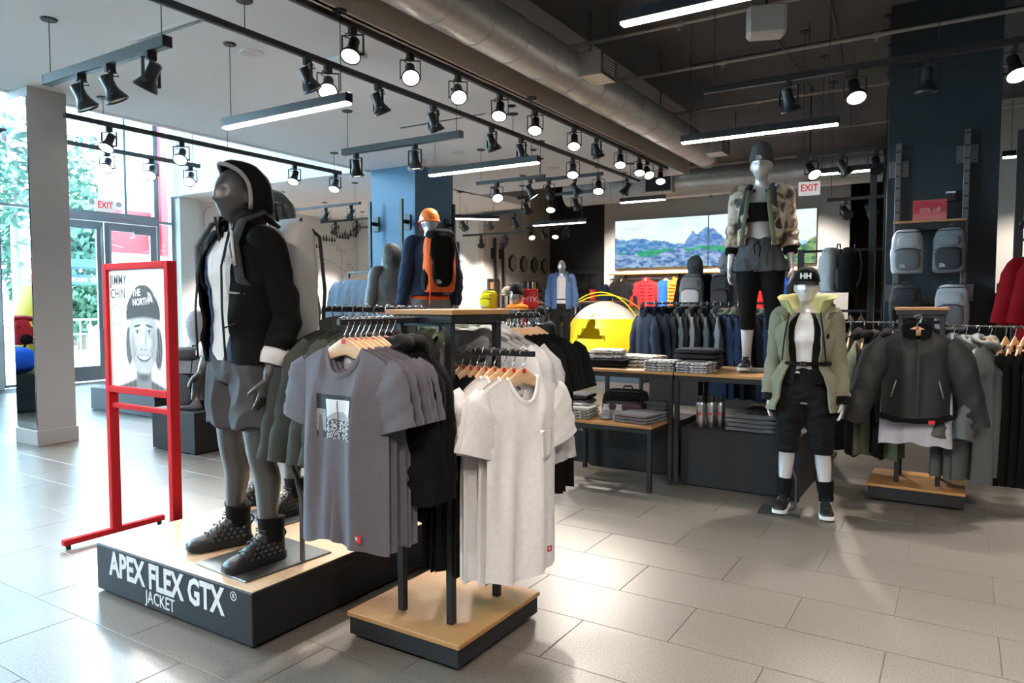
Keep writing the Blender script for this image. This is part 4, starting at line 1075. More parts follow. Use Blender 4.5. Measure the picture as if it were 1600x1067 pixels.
        for ln in (.035, .03, .022): p = p + dd * ln * sc; P.append(p); dd = (dd + d * .35 + inn * .15).normalized()
        mb.tube(P, [.014 * sc, .012 * sc, .0105 * sc, .008 * sc], 8)
    def head(s, mb):
        H = s.H; c = Vector((0, -.012 * H, .932 * H)); k = H / 1.84 * (1.09 if s.fem else 1.04)
        n, kk = 40, 30; rings = []
        g = lambda v, w: math.exp(-(v / w) ** 2)
        for j in range(kk + 1):
            ph = -PI / 2 + PI * j / kk; zc = math.sin(ph); cc = max(math.cos(ph), .002); ring = []
            for i in range(n):
                th = 2 * PI * i / n; x = .076 * cc * math.cos(th); y = .098 * cc * math.sin(th); z = .122 * zc
                if z < 0: x *= 1 - .28 * (-zc) ** 1.3; y = y * (1 - .12 * (-zc) ** 2) - .012 * (-zc) ** 1.5
                if y < 0:
                    fr = -y / .098
                    e = g(x, .0115) * (.024 * g(z + .024, .011) + .013 * g(z - .004, .024)) * fr
                    e += .004 * g(z - .032, .014) * g(x, .05) - .009 * (g(x - .032, .017) + g(x + .032, .017)) * g(z - .010, .013)
                    e += .008 * g(x, .02) * (g(z + .052, .006) + g(z + .064, .006)) - .004 * g(x, .022) * g(z + .058, .003) + .011 * g(x, .02) * g(z + .096, .014)
                    y -= e
                q = Matrix.Rotation(s.yaw, 3, 'Z') @ Vector((x, y, z)); ring.append(c + q * k)
            rings.append(ring)
        mb.loft(rings)
        for sd in (1, -1):
            e = Matrix.Rotation(s.yaw, 3, 'Z') @ Vector((sd * .076, .012, -.012)); mb.ell(c + e * k, (.009 * k, .018 * k, .03 * k), 10, 8)
        s.hc = c; s.hk = k
def grid_solid(P, thick, axis, closed=False):
    """P[i][j] outer points; the inner skin is pulled towards axis(z)"""
    mb = MB(); n = len(P[0]); m_ = len(P)
    I = [[Vector(p) + (axis(Vector(p)) - Vector(p)).normalized() * thick for p in r] for r in P]
    V = [p for r in P for p in r] + [p for r in I for p in r]; o = n * m_; F = []
    k = n if closed else n - 1
    for i in range(m_ - 1):
        for j in range(k):
            a, b, c, d = i * n + j, i * n + (j + 1) % n, (i + 1) * n + (j + 1) % n, (i + 1) * n + j
            F.append((a, b, c, d)); F.append((o + d, o + c, o + b, o + a))
    for j in range(k): F.append((o + j, o + (j + 1) % n, (j + 1) % n, j)); b = (m_ - 1) * n; F.append((b + j, b + (j + 1) % n, o + b + (j + 1) % n, o + b + j))
    if not closed:
        for i in range(m_ - 1): F.append((i * n, (i + 1) * n, o + (i + 1) * n, o + i * n)); e = n - 1; F.append((o + i * n + e, o + (i + 1) * n + e, (i + 1) * n + e, i * n + e))
    return mb.add(V, F)
def shell(B, z0, z1, off, gap, thick=.01, nz=26, n=44, quilt=None, wr=(.006, 9), seed=0, flare=0., boxy=0.):
    P = []
    for j in range(nz + 1):
        t = j / nz; z = z0 + (z1 - z0) * t; rx, ry, cy = B.at(max(z, .50 * B.H)); o = off(z) if callable(off) else off
        g = gap(t) if callable(gap) else gap
        if boxy: w = B.at(.73 * B.H); up = 1 - smooth01((z / B.H - .74) / .06); rx = rx + (w[0] * .97 - rx) * boxy * up; ry = ry + (w[1] * .97 - ry) * boxy * up
        o += flare * (1 - t)
        if quilt: o += quilt[1] * abs(math.sin(PI * z / quilt[0])) ** .6
        row = []
        for i in range(n):
            a = g + (2 * PI - 2 * g) * i / (n - 1) if g else 2 * PI * i / n
            p = Vector(((rx + o) * math.sin(a), cy - (ry + o) * math.cos(a), z))
            w_ = noise.noise(Vector((p.x, p.y, p.z * .8)) * wr[1] + Vector((seed, 0, 0))) * wr[0] * 2 + noise.noise(Vector((a * 1.5, z * 14, seed))) * wr[0]
            row.append(p + Vector((math.sin(a), -math.cos(a), 0)) * w_)
        P.append(row)
    return grid_solid(P, thick, lambda p: Vector((0, B.at(max(p.z, .5 * B.H))[2], p.z)), closed=not g)
def sleeve(B, i, r0, r1, end=1., seed=0, wrk=.08, nseg=40, n=20, quilt=None):
    sd = (1, -1)[i]; sh, el, w = B.arms[i]
    P = [sh + Vector((-sd * .045 * B.H, 0, -.004 * B.H)), sh + Vector((0, 0, .004)), sh.lerp(el, .5), el, el.lerp(w, .5), w]
    P = [tuple(p) for p in P]; q = cr(P, 10); k = int((len(q) - 1) * (2 + end * 3) / 5)
    q = q[:k + 1]; R_ = []
    mb = MB(); pts = [Vector(p) for p in q]
    for j, p in enumerate(pts):
        f = j / (len(pts) - 1); r = r0 + (r1 - r0) * f
        if f < .12: r *= .86 + .14 * f / .12
        if quilt: r += quilt[1] * abs(math.sin(PI * f * quilt[0])) ** .6
        R_.append(r)
    # rings with wrinkles that get denser towards the cuff
    T = [(pts[min(j + 1, len(pts) - 1)] - pts[max(j - 1, 0)]).normalized() for j in range(len(pts))]
    u = Vector((0, 1, 0)); rings = []
    for j, p in enumerate(pts):
        u = (u - T[j] * u.dot(T[j])).normalized(); v = T[j].cross(u); f = j / (len(pts) - 1)
        ring = []
        for m_ in range(n):
            a = 2 * PI * m_ / n
            w_ = 1 + wrk * (.4 + 1.4 * smooth01((f - .35) / .5)) * (noise.noise(Vector((math.cos(a) * 1.1 + seed, math.sin(a) * 1.1, f * 13))) * 1.2 + .35 * math.sin(f * 38 + 2.4 * math.cos(a + seed)))
            ring.append(p + (u * math.cos(a) + v * math.sin(a)) * (R_[j] * w_))
        rings.append(ring)
    return mb.loft(rings), pts[-1], T[-1], R_[-1]
def cuff(p, t, r, ln, name, m, parent):
    return MB().tube([p - t * .01, p + t * ln * .3, p + t * ln * .7, p + t * ln], [r * .9, r * 1.03, r * 1.02, r * .92], 18).build(name, m, parent, 60)
def trousers(B, hem, off, m, parent, name='shorts', top=.60, hemw=None, voxel=.009, wr=(.010, 13), taper=1., stretch=(1, 1, 1.6), seed=1, smooth=4):
    H = B.H; mb = MB()
    mb.loft([[((B.at(z * H)[0] + off) * math.cos(a), B.at(z * H)[2] + (B.at(z * H)[1] + off) * math.sin(a), z * H) for a in np.linspace(0, 2 * PI, 29)[:-1]] for z in np.linspace(.462, top, 8)])
    for i in (0, 1):
        hip, kn, an = B.leg(i); sd = (1, -1)[i]
        full = [(hip + Vector((0, 0, .01)), .056 * H + off), (hip.lerp(kn, .5), .049 * H + off), (kn, .037 * H + off * taper), (kn.lerp(an, .4) + Vector((0, .01 * H, 0)), .036 * H + off * taper), (an, .027 * H + off * taper * .8)]
        q = cr([tuple(p) + (r,) for p, r in full], 8)
        q = [x for x in q if x[2] >= hem - .001]
        rr = [x[3] for x in q]
        if hemw:
            for j in range(len(rr)): f = j / (len(rr) - 1); rr[j] += hemw * f
        mb.tube([x[:3] for x in q], rr, 24)
    return remesh(mb, voxel, name, m, parent, smooth, wrinkle(wr[0], wr[1], seed, stretch))
def shoe(parent, loc, rz, up_m, sole_m, h=.10, lace_m=None, size=1., diamonds=False, side=1, name='shoe', accent=None, col_h=0.):
    t = obj(name, None, parent, loc, rz)
    S = [(-.188, .014, .030), (-.180, .033, .048), (-.150, .046, .062), (-.105, .050, .070), (-.055, .046, .088), (-.015, .042, .112), (.025, .040, .122 + col_h), (.06, .039, .124 + col_h), (.085, .032, .120 + col_h), (.094, .018, .105 + col_h)]
    rings = []
    for y, w, h_ in [tuple(q) for q in cr(S, 3)]:
        h_ = h_ * h / .10 if h_ > .07 else h_
        rings.append([(w * math.copysign(abs(math.cos(a)) ** .75, math.cos(a)), y, .022 + (h_ - .022) * max(0, math.sin(a)) ** .8 if math.sin(a) > 0 else .022) for a in np.linspace(0, PI, 13)] + [(w * f, y, .022) for f in (-.5, 0, .5)])
    MB().loft(rings).build('upper', up_m, t, 60)
    out = [(-.192, .022), (-.18, .040), (-.14, .052), (-.09, .053), (-.03, .046), (.03, .044), (.07, .044), (.096, .03), (.102, .012)]
    mb = MB(); rs = []
    for z, k, dy in ((0, .95, .004), (.006, 1.0, 0), (.03, 1.0, 0), (.036, .94, .002)):
        L_ = [(w * k, y, z + (.010 if y < -.17 else 0) * (z < .01)) for y, w in out]; rs.append(L_ + [(-x, y, zz) for x, y, zz in L_[::-1]])
    mb.loft(rs, closed=True).build('sole', sole_m, t, 50)
    lc = MB()
    lm = lace_m or M['print_black']
    for k in range(6):
        f = k / 5; y = -.105 + .10 * f; z = (.073 + .049 * f ** 1.1) * (h / .10) ** (f > .3) + .003; w = .026 - .004 * f
        MB().tube([(-w, y, z - .008), (-w * .4, y + (.006 if k % 2 else -.006), z + .004), (w * .4, y - (.006 if k % 2 else -.006), z + .004), (w, y, z - .008)], .0036, 6).build('lace', lm, t, 180)
    zt = .125 * h / .10
    MB().tube([(0, -.0, zt), (-.03, -.02, zt + .012), (-.012, -.028, zt + .004), (0, -.005, zt), (.02, -.035, zt + .012), (.03, -.01, zt + .006), (0, 0, zt)], .0028, 6).build('bow', lm, t, 180)
    MB().tube([(0, .096, .085), (0, .112, .11), (0, .1, .13)], .005, 6).build('heel_loop', accent or lm, t, 180)
    if diamonds:
        for r_ in range(4):
            for c_ in range(6 - (r_ % 2)):
                y = -.085 + c_ * .028 + (r_ % 2) * .014; z = .048 + r_ * .019
                if z > .062 + .055 * smooth01((y + .13) / .12): continue
                w = .0465 if y < -.03 else .0415
                w *= max(.3, 1 - ((z - .03) / .13) ** 2.6)
                mb = MB(); mb.add([(side * w, y - .012, z), (side * (w + .003), y, z + .009), (side * w, y + .012, z), (side * (w + .003), y, z - .009), (side * (w + .007), y, z)], [(0, 1, 4), (1, 2, 4), (2, 3, 4), (3, 0, 4)])
                mb.build('overlay_cell', mat('grey overlay', (.055, .055, .058), .35), t, 0)
    t.scale = (size,) * 3
    return t
def sock(B, i, z0, z1, m, parent, off=.008):
    off += .007
    hip, kn, an = B.leg(i); P = []
    for k in range(7):
        z = z0 + (z1 - z0) * k / 6; f = (z - an.z) / (kn.z - an.z); p = an.lerp(kn, f); P.append((p + Vector((0, .012 * B.H * math.sin(PI * max(0, f)), 0)), .021 * B.H + (.012 * B.H) * smooth01(f * 1.6) + off + .0015 * math.sin(k * 2.2)))
    return MB().tube([p for p, r in P], [r for p, r in P], 18).build('sock', m, parent, 60)
def base_plate(parent, w, d, loc, rod=None):
    MB().box(-w / 2, w / 2, -d / 2, d / 2, 0, .008, .003).build('base_plate', M['gunmetal'], parent, loc=loc)
    if rod: MB().tube(rod, .012, 10).build('support_rod', M['gunmetal'], parent, 60)
def cap_hat(B, m, parent, name='cap', brim=True, logo=None):
    c = B.hc; k = B.hk; t = obj(name, None, parent, c, B.yaw)
    r = []
    for j in range(9):
        ph = PI / 2 * j / 8; rr_ = math.cos(ph) ** .75 if j < 8 else .02
        r.append([(.086 * k * rr_ * math.cos(a), (.004 + .106 * rr_ * math.sin(a)) * k, (.028 + .108 * math.sin(ph)) * k) for a in np.linspace(0, 2 * PI, 29)[:-1]])
    MB().loft(r).build('crown', m, t, 60)
    if brim:
        P = []
        for i_ in range(2):
            z = .030 - .006 * i_
            P.append((z, [(.083 * math.sin(a), -.095 * math.cos(a)) for a in np.linspace(-1.25, 1.25, 15)], [(.082 * math.sin(a) * 1.0, -.09 * math.cos(a) - .075 * math.cos(a * 1.15) ** 1.0) for a in np.linspace(-1.25, 1.25, 15)]))
        rings = []
        for row in range(2):
            pts = P[0][1 + row]
            rings.append([(x * k, y * k, (.034 - (.012 + .01 * (x / .08) ** 2) * row) * k) for x, y in pts])
        top = rings; bot = [[(x, y, z - .006) for x, y, z in r_] for r_ in rings]
        mb = MB(); V = top[0] + top[1] + bot[1] + bot[0]; n = 15; F = []
        for a_ in range(4):
            b_ = (a_ + 1) % 4
            for i_ in range(n - 1): F.append((a_ * n + i_, b_ * n + i_, b_ * n + i_ + 1, a_ * n + i_ + 1))
        mb.add(V, F).build('brim', m, t, 60)
    if logo: text('cap_logo', logo, .05 * k, (0, -.1035 * k, .052 * k), (R(78), 0, 0), M['print_white'], t, align='CENTER', bold=.05)
    return t
def beanie(B, m, parent):
    c = B.hc; k = B.hk; t = obj('beanie', None, parent, c, B.yaw); r = []
    for z, s in ((.022, .99), (.024, 1.03), (.055, 1.06), (.062, 1.03), (.085, .98), (.11, .84), (.13, .6), (.142, .3), (.145, .03)):
        r.append([((.084 * s) * k * math.cos(a), (.006 + .107 * s * math.sin(a)) * k, ((z - .02) * 1.28 + .018 - (.03 if z < .07 else 0) * (math.sin(a) > -.3) * (math.sin(a) + .3)) * k) for a in np.linspace(0, 2 * PI, 33)[:-1]])
    mb = MB().loft(r); mb.v = displace(mb.v, .003, 20); mb.build('knit', m, t, 180)
    dome_logo('logo', .03 * k, (-.03 * k, -.113 * k, .048 * k), (R(88), 0, 0), M['print_white'], t)
    return t
def hood_up(B, m, parent, lining=None, scale=1., name='hood', open_=.95, dz=0.):
    """shell round the head open at the face"""
    c = B.hc + Vector((0, .012, dz)); k = B.hk * scale; P = []
    for j in range(20):
        # sweep angle from the front edge (above forehead) over the crown to the nape
        f = j / 19; row = []
        ph = open_ * (1 - f) + f * 3.45
        for i in range(21):
            s = -1 + 2 * i / 20
            # profile: half ring in the sagittal fan, from jaw left over to jaw right
            a = s * 2.5
            rx, rz, ry = .106, .142, .128
            x = rx * math.sin(a * .82); zz = rz * math.cos(a * .82)
            # lean of the arch plane goes from forward (face opening) to back
            y = -ry * (.62 - .5 * (1 - f) * smooth01(abs(s) * 1.5)) + f * ry * 1.75
            sh = math.sqrt(max(0, 1 - ((f - .42) / (.75 if f < .42 else .585)) ** 2))
            drop = -.10 * f ** 3
            p = Vector((x * sh, y + .02 * abs(s) * (f < .5), zz * sh * (1 if zz > 0 else 1.15) + drop * .3 + .004))
            w_ = noise.noise(p * 16) * .012
            row.append(c + (p * (1 + w_ * 4)) * k)
        P.append(row)
    mb = grid_solid(P, .008, lambda p: c)
    o = mb.build(name, m, parent, 60)
    cw = [[c + Vector((r * math.sin(a), r * 1.1 * -math.cos(a) + .01, z)) * k for a in np.linspace(.75, 2 * PI - .75, 24)] for r, z in ((.115, -.215), (.098, -.16), (.10, -.10), (.104, -.05), (.10, -.01))]
    if not lining: grid_solid(cw, .006, lambda p: Vector((c.x, c.y, p.z))).build('cowl', m, o, 60)
    if lining: MB().tube(P[0], .010, 8).build('hood_rim', lining, o, 180)
    return o
def collar_ring(B, z0, z1, r0, r1, gap, m, parent, name='collar', cy=.004, thick=.012, wav=.006):
    P = []
    for j in range(7):
        t = j / 6; z = z0 + (z1 - z0) * t; r = r0 + (r1 - r0) * t
        P.append([Vector((r * math.sin(a), cy * B.H - r * .95 * math.cos(a), z - .03 * math.cos(a) + wav * noise.noise(Vector((a * 2, t * 2, 1))))) for a in np.linspace(gap, 2 * PI - gap, 34)])
    return grid_solid(P, thick, lambda p: Vector((0, 0, p.z))).build(name, m, parent, 60)
# ---- backpack, local origin at bottom centre, back panel faces -y (to the wearer), outside faces +y
def backpack(name, label, loc, rz, w, d, h, m, m2, accent=None, style='day', group=None, tilt=0., logo=True, straps=True):
    t = obj(name, None, None, loc, (tilt, 0, rz)); tag(t, label, 'backpack', group)
    a = accent or M['packdark']
    mb = MB(); R_ = []
    prof = [(0, .80, .75), (.03, .93, .95), (.12, 1, 1.04), (.35, 1.02, 1.06), (.6, 1, .98), (.8, .95, .82), (.92, .82, .62), (.98, .62, .44), (1, .3, .2)] if style != 'roll' else [(0, .88, .92), (.02, 1, 1), (.3, 1.02, 1.02), (.7, 1, 1), (.86, 1, .85), (.94, 1, .5), (.97, 1, .3), (1, .98, .22)]
    for f, kx, ky in [tuple(q) for q in cr(prof, 3)]:
        ring = []
        for j in range(28):
            th = 2 * PI * j / 28; e = lambda v: math.copysign(abs(v) ** .55, v)
            x = w / 2 * kx * e(math.cos(th)); y = d / 2 + d / 2 * (ky if math.sin(th) > 0 else min(ky, .9)) * e(math.sin(th))
            p = Vector((x, y, f * h)); nz_ = noise.noise(p * 11 + Vector((len(label), 0, 0))) * .012
            ring.append(p + Vector((math.cos(th), math.sin(th), 0)) * nz_)
        R_.append(ring)
    mb.loft(R_).build('main_bag', m, t, 60)
    if style == 'day':
        pk = MB().ell((0, d * 1.0, h * .30), (w * .40, d * .16, h * .25), 20, 10, p=3.2); pk.v = displace(pk.v, .004, 16); pk.build('front_pocket', m2, t, 180)
        pk = MB().ell((0, d * .93, h * .70), (w * .34, d * .12, h * .13), 20, 10, p=3); pk.build('upper_pocket', m, t, 180)
        MB().tube([(-w * .4, d * .99, h * .50), (-w * .2, d * 1.08, h * .55), (w * .2, d * 1.08, h * .55), (w * .4, d * .99, h * .50)], .005, 6).build('zip', a, t, 180)
        MB().tube([(-w * .46, d * .5, h * .9), (-w * .3, d * .85, h * .93), (w * .3, d * .85, h * .93), (w * .46, d * .5, h * .9)], .005, 6).build('zip', a, t, 180)
    elif style == 'hike':
        pk = MB().ell((0, d * .62, h * .93), (w * .46, d * .56, h * .11), 20, 10, p=2.6); pk.v = displace(pk.v, .012, 12); pk.build('lid', m2, t, 180)
        pk = MB().ell((0, d * 1.02, h * .34), (w * .34, d * .16, h * .26), 18, 10, p=3); pk.build('front_pocket', m2, t, 180)
        for s in (-1, 1):
            pk = MB().ell((s * w * .5, d * .55, h * .2), (w * .09, d * .36, h * .18), 12, 8); pk.build('side_pocket', a, t, 180)
            MB().tube([(s * w * .3, d * .95, h * .95), (s * w * .3, d * 1.14, h * .6), (s * w * .3, d * 1.16, h * .3)], .008, 6, flat=.4).build('compression_strap', a, t, 180)
        MB().tube([(-w * .48, d * .1, h * .62), (-w * .4, d * 1.02, h * .60), (w * .4, d * 1.02, h * .60), (w * .48, d * .1, h * .62)], .007, 6).build('compression_strap', a, t, 180)
    else:
        MB().tube([(-w * .3, d * .15, h * 1.0), (-w * .22, d * .2, h * 1.10), (0, d * .25, h * 1.13), (w * .22, d * .2, h * 1.10), (w * .3, d * .15, h * 1.0)], .014, 8, flat=.5).build('roll_top_handle', a, t, 180)
        for s in (-1, 1): MB().tube([(s * w * .5, d * .95, h * .02), (s * w * .515, d * 1.02, h * .4), (s * w * .5, d * .9, h * .85), (s * w * .45, d * .4, h * .99)], .011, 8, flat=.6).build('edge_piping', a, t, 180)
        MB().tube([(-w * .5, d * 1.0, h * .02), (0, d * 1.03, 0), (w * .5, d * 1.0, h * .02)], .009, 8).build('edge_piping', a, t, 180)
        MB().tube([(0, d * 1.02, h * .9), (0, d * 1.07, h * .6), (0, d * 1.06, h * .1)], .014, 6, flat=.3).build('centre_strap', a, t, 180)
    MB().tube([(-.04, d * .12, h * .97), (-.03, d * .12, h * 1.06), (.03, d * .12, h * 1.06), (.04, d * .12, h * .97)], .008, 8).build('grab_loop', a, t, 180)
    if straps:
        for s in (-1, 1): MB().tube([(s * w * .2, 0, h * .93), (s * w * .25, -.03, h * .9), (s * w * .30, -.055, h * .6), (s * w * .34, -.04, h * .3), (s * w * .38, 0, h * .12)], .024, 8, flat=.35, up=(1, 0, 0)).build('shoulder_strap', a, t, 180)
    if logo: dome_logo('logo', .035, (w * .25, d * 1.0 + d * .19 if style == 'day' else d * 1.2, h * .18), (R(90), 0, PI), M['print_white'] if m2 is not M['packwhite'] else M['print_black'], t)
    return t

# ================================================================== platform, red sign, the two front mannequins
pf = thing('display_platform', 'low black platform with pale wood top under the hooded mannequin', 'platform', (-3.145, 2.72, 0))
PX, PY0, PY1 = .615, -.78, .88
MB().box(-PX, PX, PY0, PY1, 0.012, .246, .004).build('platform_box', M['char'], pf)
MB().box(-PX + .004, PX - .004, PY0 + .004, PY1 - .004, .246, .252, .002).build('top_board', M['woodpale'], pf)
MB().box(-PX + .03, PX - .03, PY0 + .03, PY1 - .03, 0, .014, .002).build('foot', M['black'], pf)
MB().box(PX - .002, PX + .001, -.43, -.17, .19, .212, .001).build('hand_slot', M['print_black'], pf)
text('lettering', 'APEX FLEX GTX', .168, (-.035, PY0 - .001, .112), (R(90), 0, 0), M['print_white'], pf, align='CENTER', bold=.034, sx=.76)
text('lettering_small', 'JACKET', .088, (-.06, PY0 - .001, .036), (R(90), 0, 0), M['print_white'], pf, align='CENTER', sx=.80, bold=.008)
rg = thing('x', None, None); bpy.data.objects.remove(rg)
MB().lathe([(.017, 0), (.021, 0), (.021, .0012), (.017, .0012)], 20, at=(.492, PY0 - .0005, .212), axis=(0, -1, 0), caps=False).build('registered_ring', M['print_white'], pf)
text('registered_letter', 'R', .026, (.492, PY0 - .001, .203), (R(90), 0, 0), M['print_white'], pf, align='CENTER', bold=.02)
# red sign
sg = thing('poster_stand', 'red metal floor stand holding a black and white portrait poster', 'sign stand', (-4.22, 2.47, 0))
SW, t_ = .325, .04
for s in (-1, 1):
    x = s * SW
    MB().box(x - t_ / 2, x + t_ / 2, -.03, .03, .055, 1.73, .003).build('upright', M['red'], sg)
    MB().box(x - t_ / 2, x + t_ / 2, -.32, .32, .025, .06, .003).build('foot_bar', M['red'], sg)
    for y in (-.29, .29): MB().cyl((x, y, 0), (x, y, .028), .014, n=10).build('leveller', M['rubber'], sg)
    for z in (.12, .22): MB().cyl((x, -.031, z), (x, -.029, z), .006, n=10).build('bolt_hole', M['print_black'], sg)
for z in (1.69, .93): MB().box(-SW + t_ / 2, SW - t_ / 2, -.03, .03, z, z + .04, .003).build('cross_bar', M['red'], sg)
MB().box(-SW + t_ / 2, SW - t_ / 2, -.015, .015, .83, .86, .003).build('cross_bar', M['red'], sg)
MB().box(-SW + t_ / 2, SW - t_ / 2, -.012, .012, .97, 1.69, .001).build('poster_board', mat('poster paper', (.83, .82, .81), .55), sg)
def portrait():
    H_, W_ = 150, 126
    yy_, xx_ = np.mgrid[0:H_, 0:W_]; u = (xx_ + .5) / W_; v = (yy_ + .5) / H_ * (H_ / W_)   # u 0..1, v 0..1.19
    im = np.full((H_, W_), .80)
    rs = np.random.RandomState(2); gr = rs.randn(H_, W_) * .012
    def el(cx, cy, rx, ry, rot=0): 
        c, s = math.cos(rot), math.sin(rot); a = (u - cx) * c + (v - cy) * s; b = -(u - cx) * s + (v - cy) * c
        return 1 - np.sqrt((a / rx) ** 2 + (b / ry) ** 2)
    def put(mask, val, soft=.06):
        nonlocal im; k = np.clip(mask / soft, 0, 1); im = im * (1 - k) + val * k
    put(v - (1.03 + .30 * np.abs(u - .52) ** 1.1), .10 + .04 * np.sin(u * 70), .04)
    put(np.minimum(v - .95, .17 - np.abs(u - .53)), .24, .04)
    put(el(.245, .70, .075, .25), .06 + .10 * (np.sin(u * 140 + v * 9) > .3), .2); put(el(.83, .72, .085, .27), .05 + .09 * (np.sin(u * 140 - v * 9) > .3), .2)
    put(np.minimum(el(.53, .60, .285, .455), .05), .50, .05)
    put(el(.42, .57, .17, .20), .66, .8); put(el(.53, .46, .17, .07), .66, .8); put(el(.735, .66, .10, .30), .30, .9); put(el(.33, .70, .07, .22), .34, .9); put(el(.64, .66, .09, .10), .60, .8)
    put(el(.53, 1.06, .16, .07), .10, .6)
    for sx, k in ((.415, -1), (.655, 1)):
        put(el(sx, .468, .095, .020, .16 * k), .07, .5); put(el(sx, .535, .072, .040), .34, .8); put(el(sx, .54, .052, .021), .70, .4); put(el(sx, .54, .021, .021), .03, .3); put(el(sx, .522, .060, .009), .08, .6)
        put(el(sx, .585, .06, .010, .1 * k), .36, .8)
    put(el(.525, .62, .032, .11), .72, .8); put(el(.585, .63, .025, .10), .34, .9); put(el(.53, .715, .062, .034), .56, .7); put(el(.49, .738, .020, .010), .07, .5); put(el(.575, .738, .020, .010), .07, .5)
    for sx, k in ((.365, 1), (.71, -1)): put(el(sx, .79, .016, .12, .42 * k), .24, .8)
    lip = .836 - .9 * (u - .535) ** 2 * -1 * -1
    put(np.minimum(el(.535, .80, .150, .085), v - (.795 + .5 * (u - .535) ** 2)), .12, .02); put(np.minimum(el(.535, .795, .130, .062), v - (.803 + .5 * (u - .535) ** 2)), .86, .02); put(el(.535, .872, .085, .018), .14, .7); put(el(.535, .900, .10, .022), .46, .8)
    put(el(.53, .985, .085, .045), .62, .9)
    put(np.minimum(np.minimum(el(.535, .34, .345, .30), .055), .385 - v + .35 * (u - .535) ** 2), .055, .03)
    put(np.minimum(el(.535, .40, .25, .05), v - .375), .26, .5)
    put(np.minimum(el(.535, .20, .255, .21), .225 - v + .25 * (u - .535) ** 2), .075, .04)
    put(.006 - np.abs(v - .228 - .25 * (u - .535) ** 2) + 0 * u - 1. * (np.abs(u - .535) > .27), .02, .006)
    q = np.sqrt(((u - .63) / .115) ** 2 + ((v - .20) / .13) ** 2); put(np.where((q % .34) < .25, np.minimum(np.minimum(1 - q, .20 - v), u - .63), -1), .78, .02)
    im = np.clip(im + gr * (im < .75), .01, 1)
    return np.repeat(im[:, :, None], 3, 2)
po = vgrid('portrait_print', portrait(), .52, .62, M['vprint'], sg, (-SW + .105, -.0128, .972))
text('headline', 'JIMMY\nCHIN', .085, (-SW + .04, -.0129, 1.60), (R(90), 0, 0), M['print_black'], sg, ext=.0003, bold=.006, sx=.74, sp=1.08)
text('cap_print', 'THE\nNORTH', .057, (-.048, -.0135, 1.527), (R(90), -.06, 0), M['print_white'], sg, ext=.0003, bold=.03, sx=.85)
text('caption', 'CLIMBER\nPHOTOGRAPHER', .022, (-SW + .05, -.0129, 1.468), (R(90), 0, 0), M['print_grey'], sg, ext=.0003)
text('small_print', '\n'.join(['the mountains call him', 'to climb high walls and', 'to ski the great faces', 'with a camera in hand', 'telling the stories of', 'friends on expedition', 'in the far corners of', 'the world year by year', 'always looking for the', 'next line to explore']), .0135, (-SW + .05, -.0129, 1.41), (R(90), 0, 0), M['print_grey'], sg, ext=.0002)

def man_front(name, label, loc, H, rz, full=True):
    t = thing(name, label, 'mannequin', loc, rz)
    B = Body(H, False, lf=(.17, -.02, -.02), rf=(-.19, .03, -.32), la=((.026, .030, -.180), (.022, -.022, -.328)), ra=((.035, .03, -.178), (.04, -.03, -.325)))
    B.build(M['mann_dark'], t, .0075)
    trousers(B, .615, .012, M['shorts'], t, 'shorts', .58, .028, wr=(.016, 9), stretch=(1.2, 1.2, .6))
    for i in (0, 1):
        fx, fy, fr = B.feet[i]
        shoe(t, (fx, fy, 0.001), -fr if False else fr, M['leather'], M['rubber'], .115, size=1.08, diamonds=True, side=1, name='hiking_boot', col_h=.02, accent=M['bluetech'], lace_m=mat('grey lace', (.09, .09, .095), .6))
        sock(B, i, .10, .21, M['tee_black'], t, .010)
    base_plate(t, .40, .48, (.12, .02, 0), [(.30, .10, .006), (.30, .10, .30), (.27, .09, .42), (.21, .06, .55)])
    return t, B
m1, B1 = man_front('mannequin', 'graphite mannequin in a black hooded jacket and grey shorts on the low platform', (-2.945, 2.235, .252), 1.87, R(-4))
# layers
w_tee = shell(B1, .965, 1.57, .010, 0, .006, wr=(.006, 12)).build('white_undershirt', M['white'], m1, 60)
vest = shell(B1, .96, 1.60, .016, lambda t: .36 + .30 * t, .010, quilt=(.045, .007), wr=(.003, 10)).build('quilted_vest', M['puffblue'], m1, 60)
jk = shell(B1, .955, 1.565, lambda z: .038 + .010 * math.sin((z - .95) * 5), lambda t: .50 + .22 * t * t, .012, nz=44, n=72, wr=(.013, 9), seed=3, boxy=.8).build('jacket', M['jacket'], m1, 60)
for i in (0, 1):
    sl, p, tt, r = sleeve(B1, i, .080, .064, .72, seed=2 + i, wrk=.10)
    so = sl.build('sleeve', M['jacket'], jk, 60)
    cuff(p, tt, .062, .075, 'shirt_cuff', M['white'], m1)
collar_ring(B1, 1.52, 1.665, .105, .13, .55, M['nylon_black'], jk, 'stand_collar')
collar_ring(B1, 1.52, 1.615, .088, .10, .5, M['jacket'], vest, 'vest_collar')
hd_ = hood_up(B1, M['jacket'], m1, M['hood_grey'], 1.10)
MB().tube([(.07, -.085, 1.60), (.085, -.13, 1.5), (.088, -.145, 1.42)], .004, 6).build('drawcord', M['hood_grey'], hd_, 180)
for s in (-1, 1): MB().tube([(s * .1, -.125, 1.56), (s * .095, -.165, 1.4), (s * .11, -.175, 1.2), (s * .115, -.165, .97)], .006, 6).build('zip', M['print_black'], jk, 180)
MB().tube([(.125, -.150, 1.28), (.185, -.106, 1.275)], .005, 6).build('pocket_zip', M['print_grey'], jk, 180)
MB().tube([(.11, -.165, 1.12), (.16, -.14, 1.14)], .004, 6).build('pocket_zip', M['print_black'], jk, 180)
dome_logo('chest_logo', .03, (.135, -.172, 1.43), (R(90), 0, R(25)), M['print_grey'], jk)
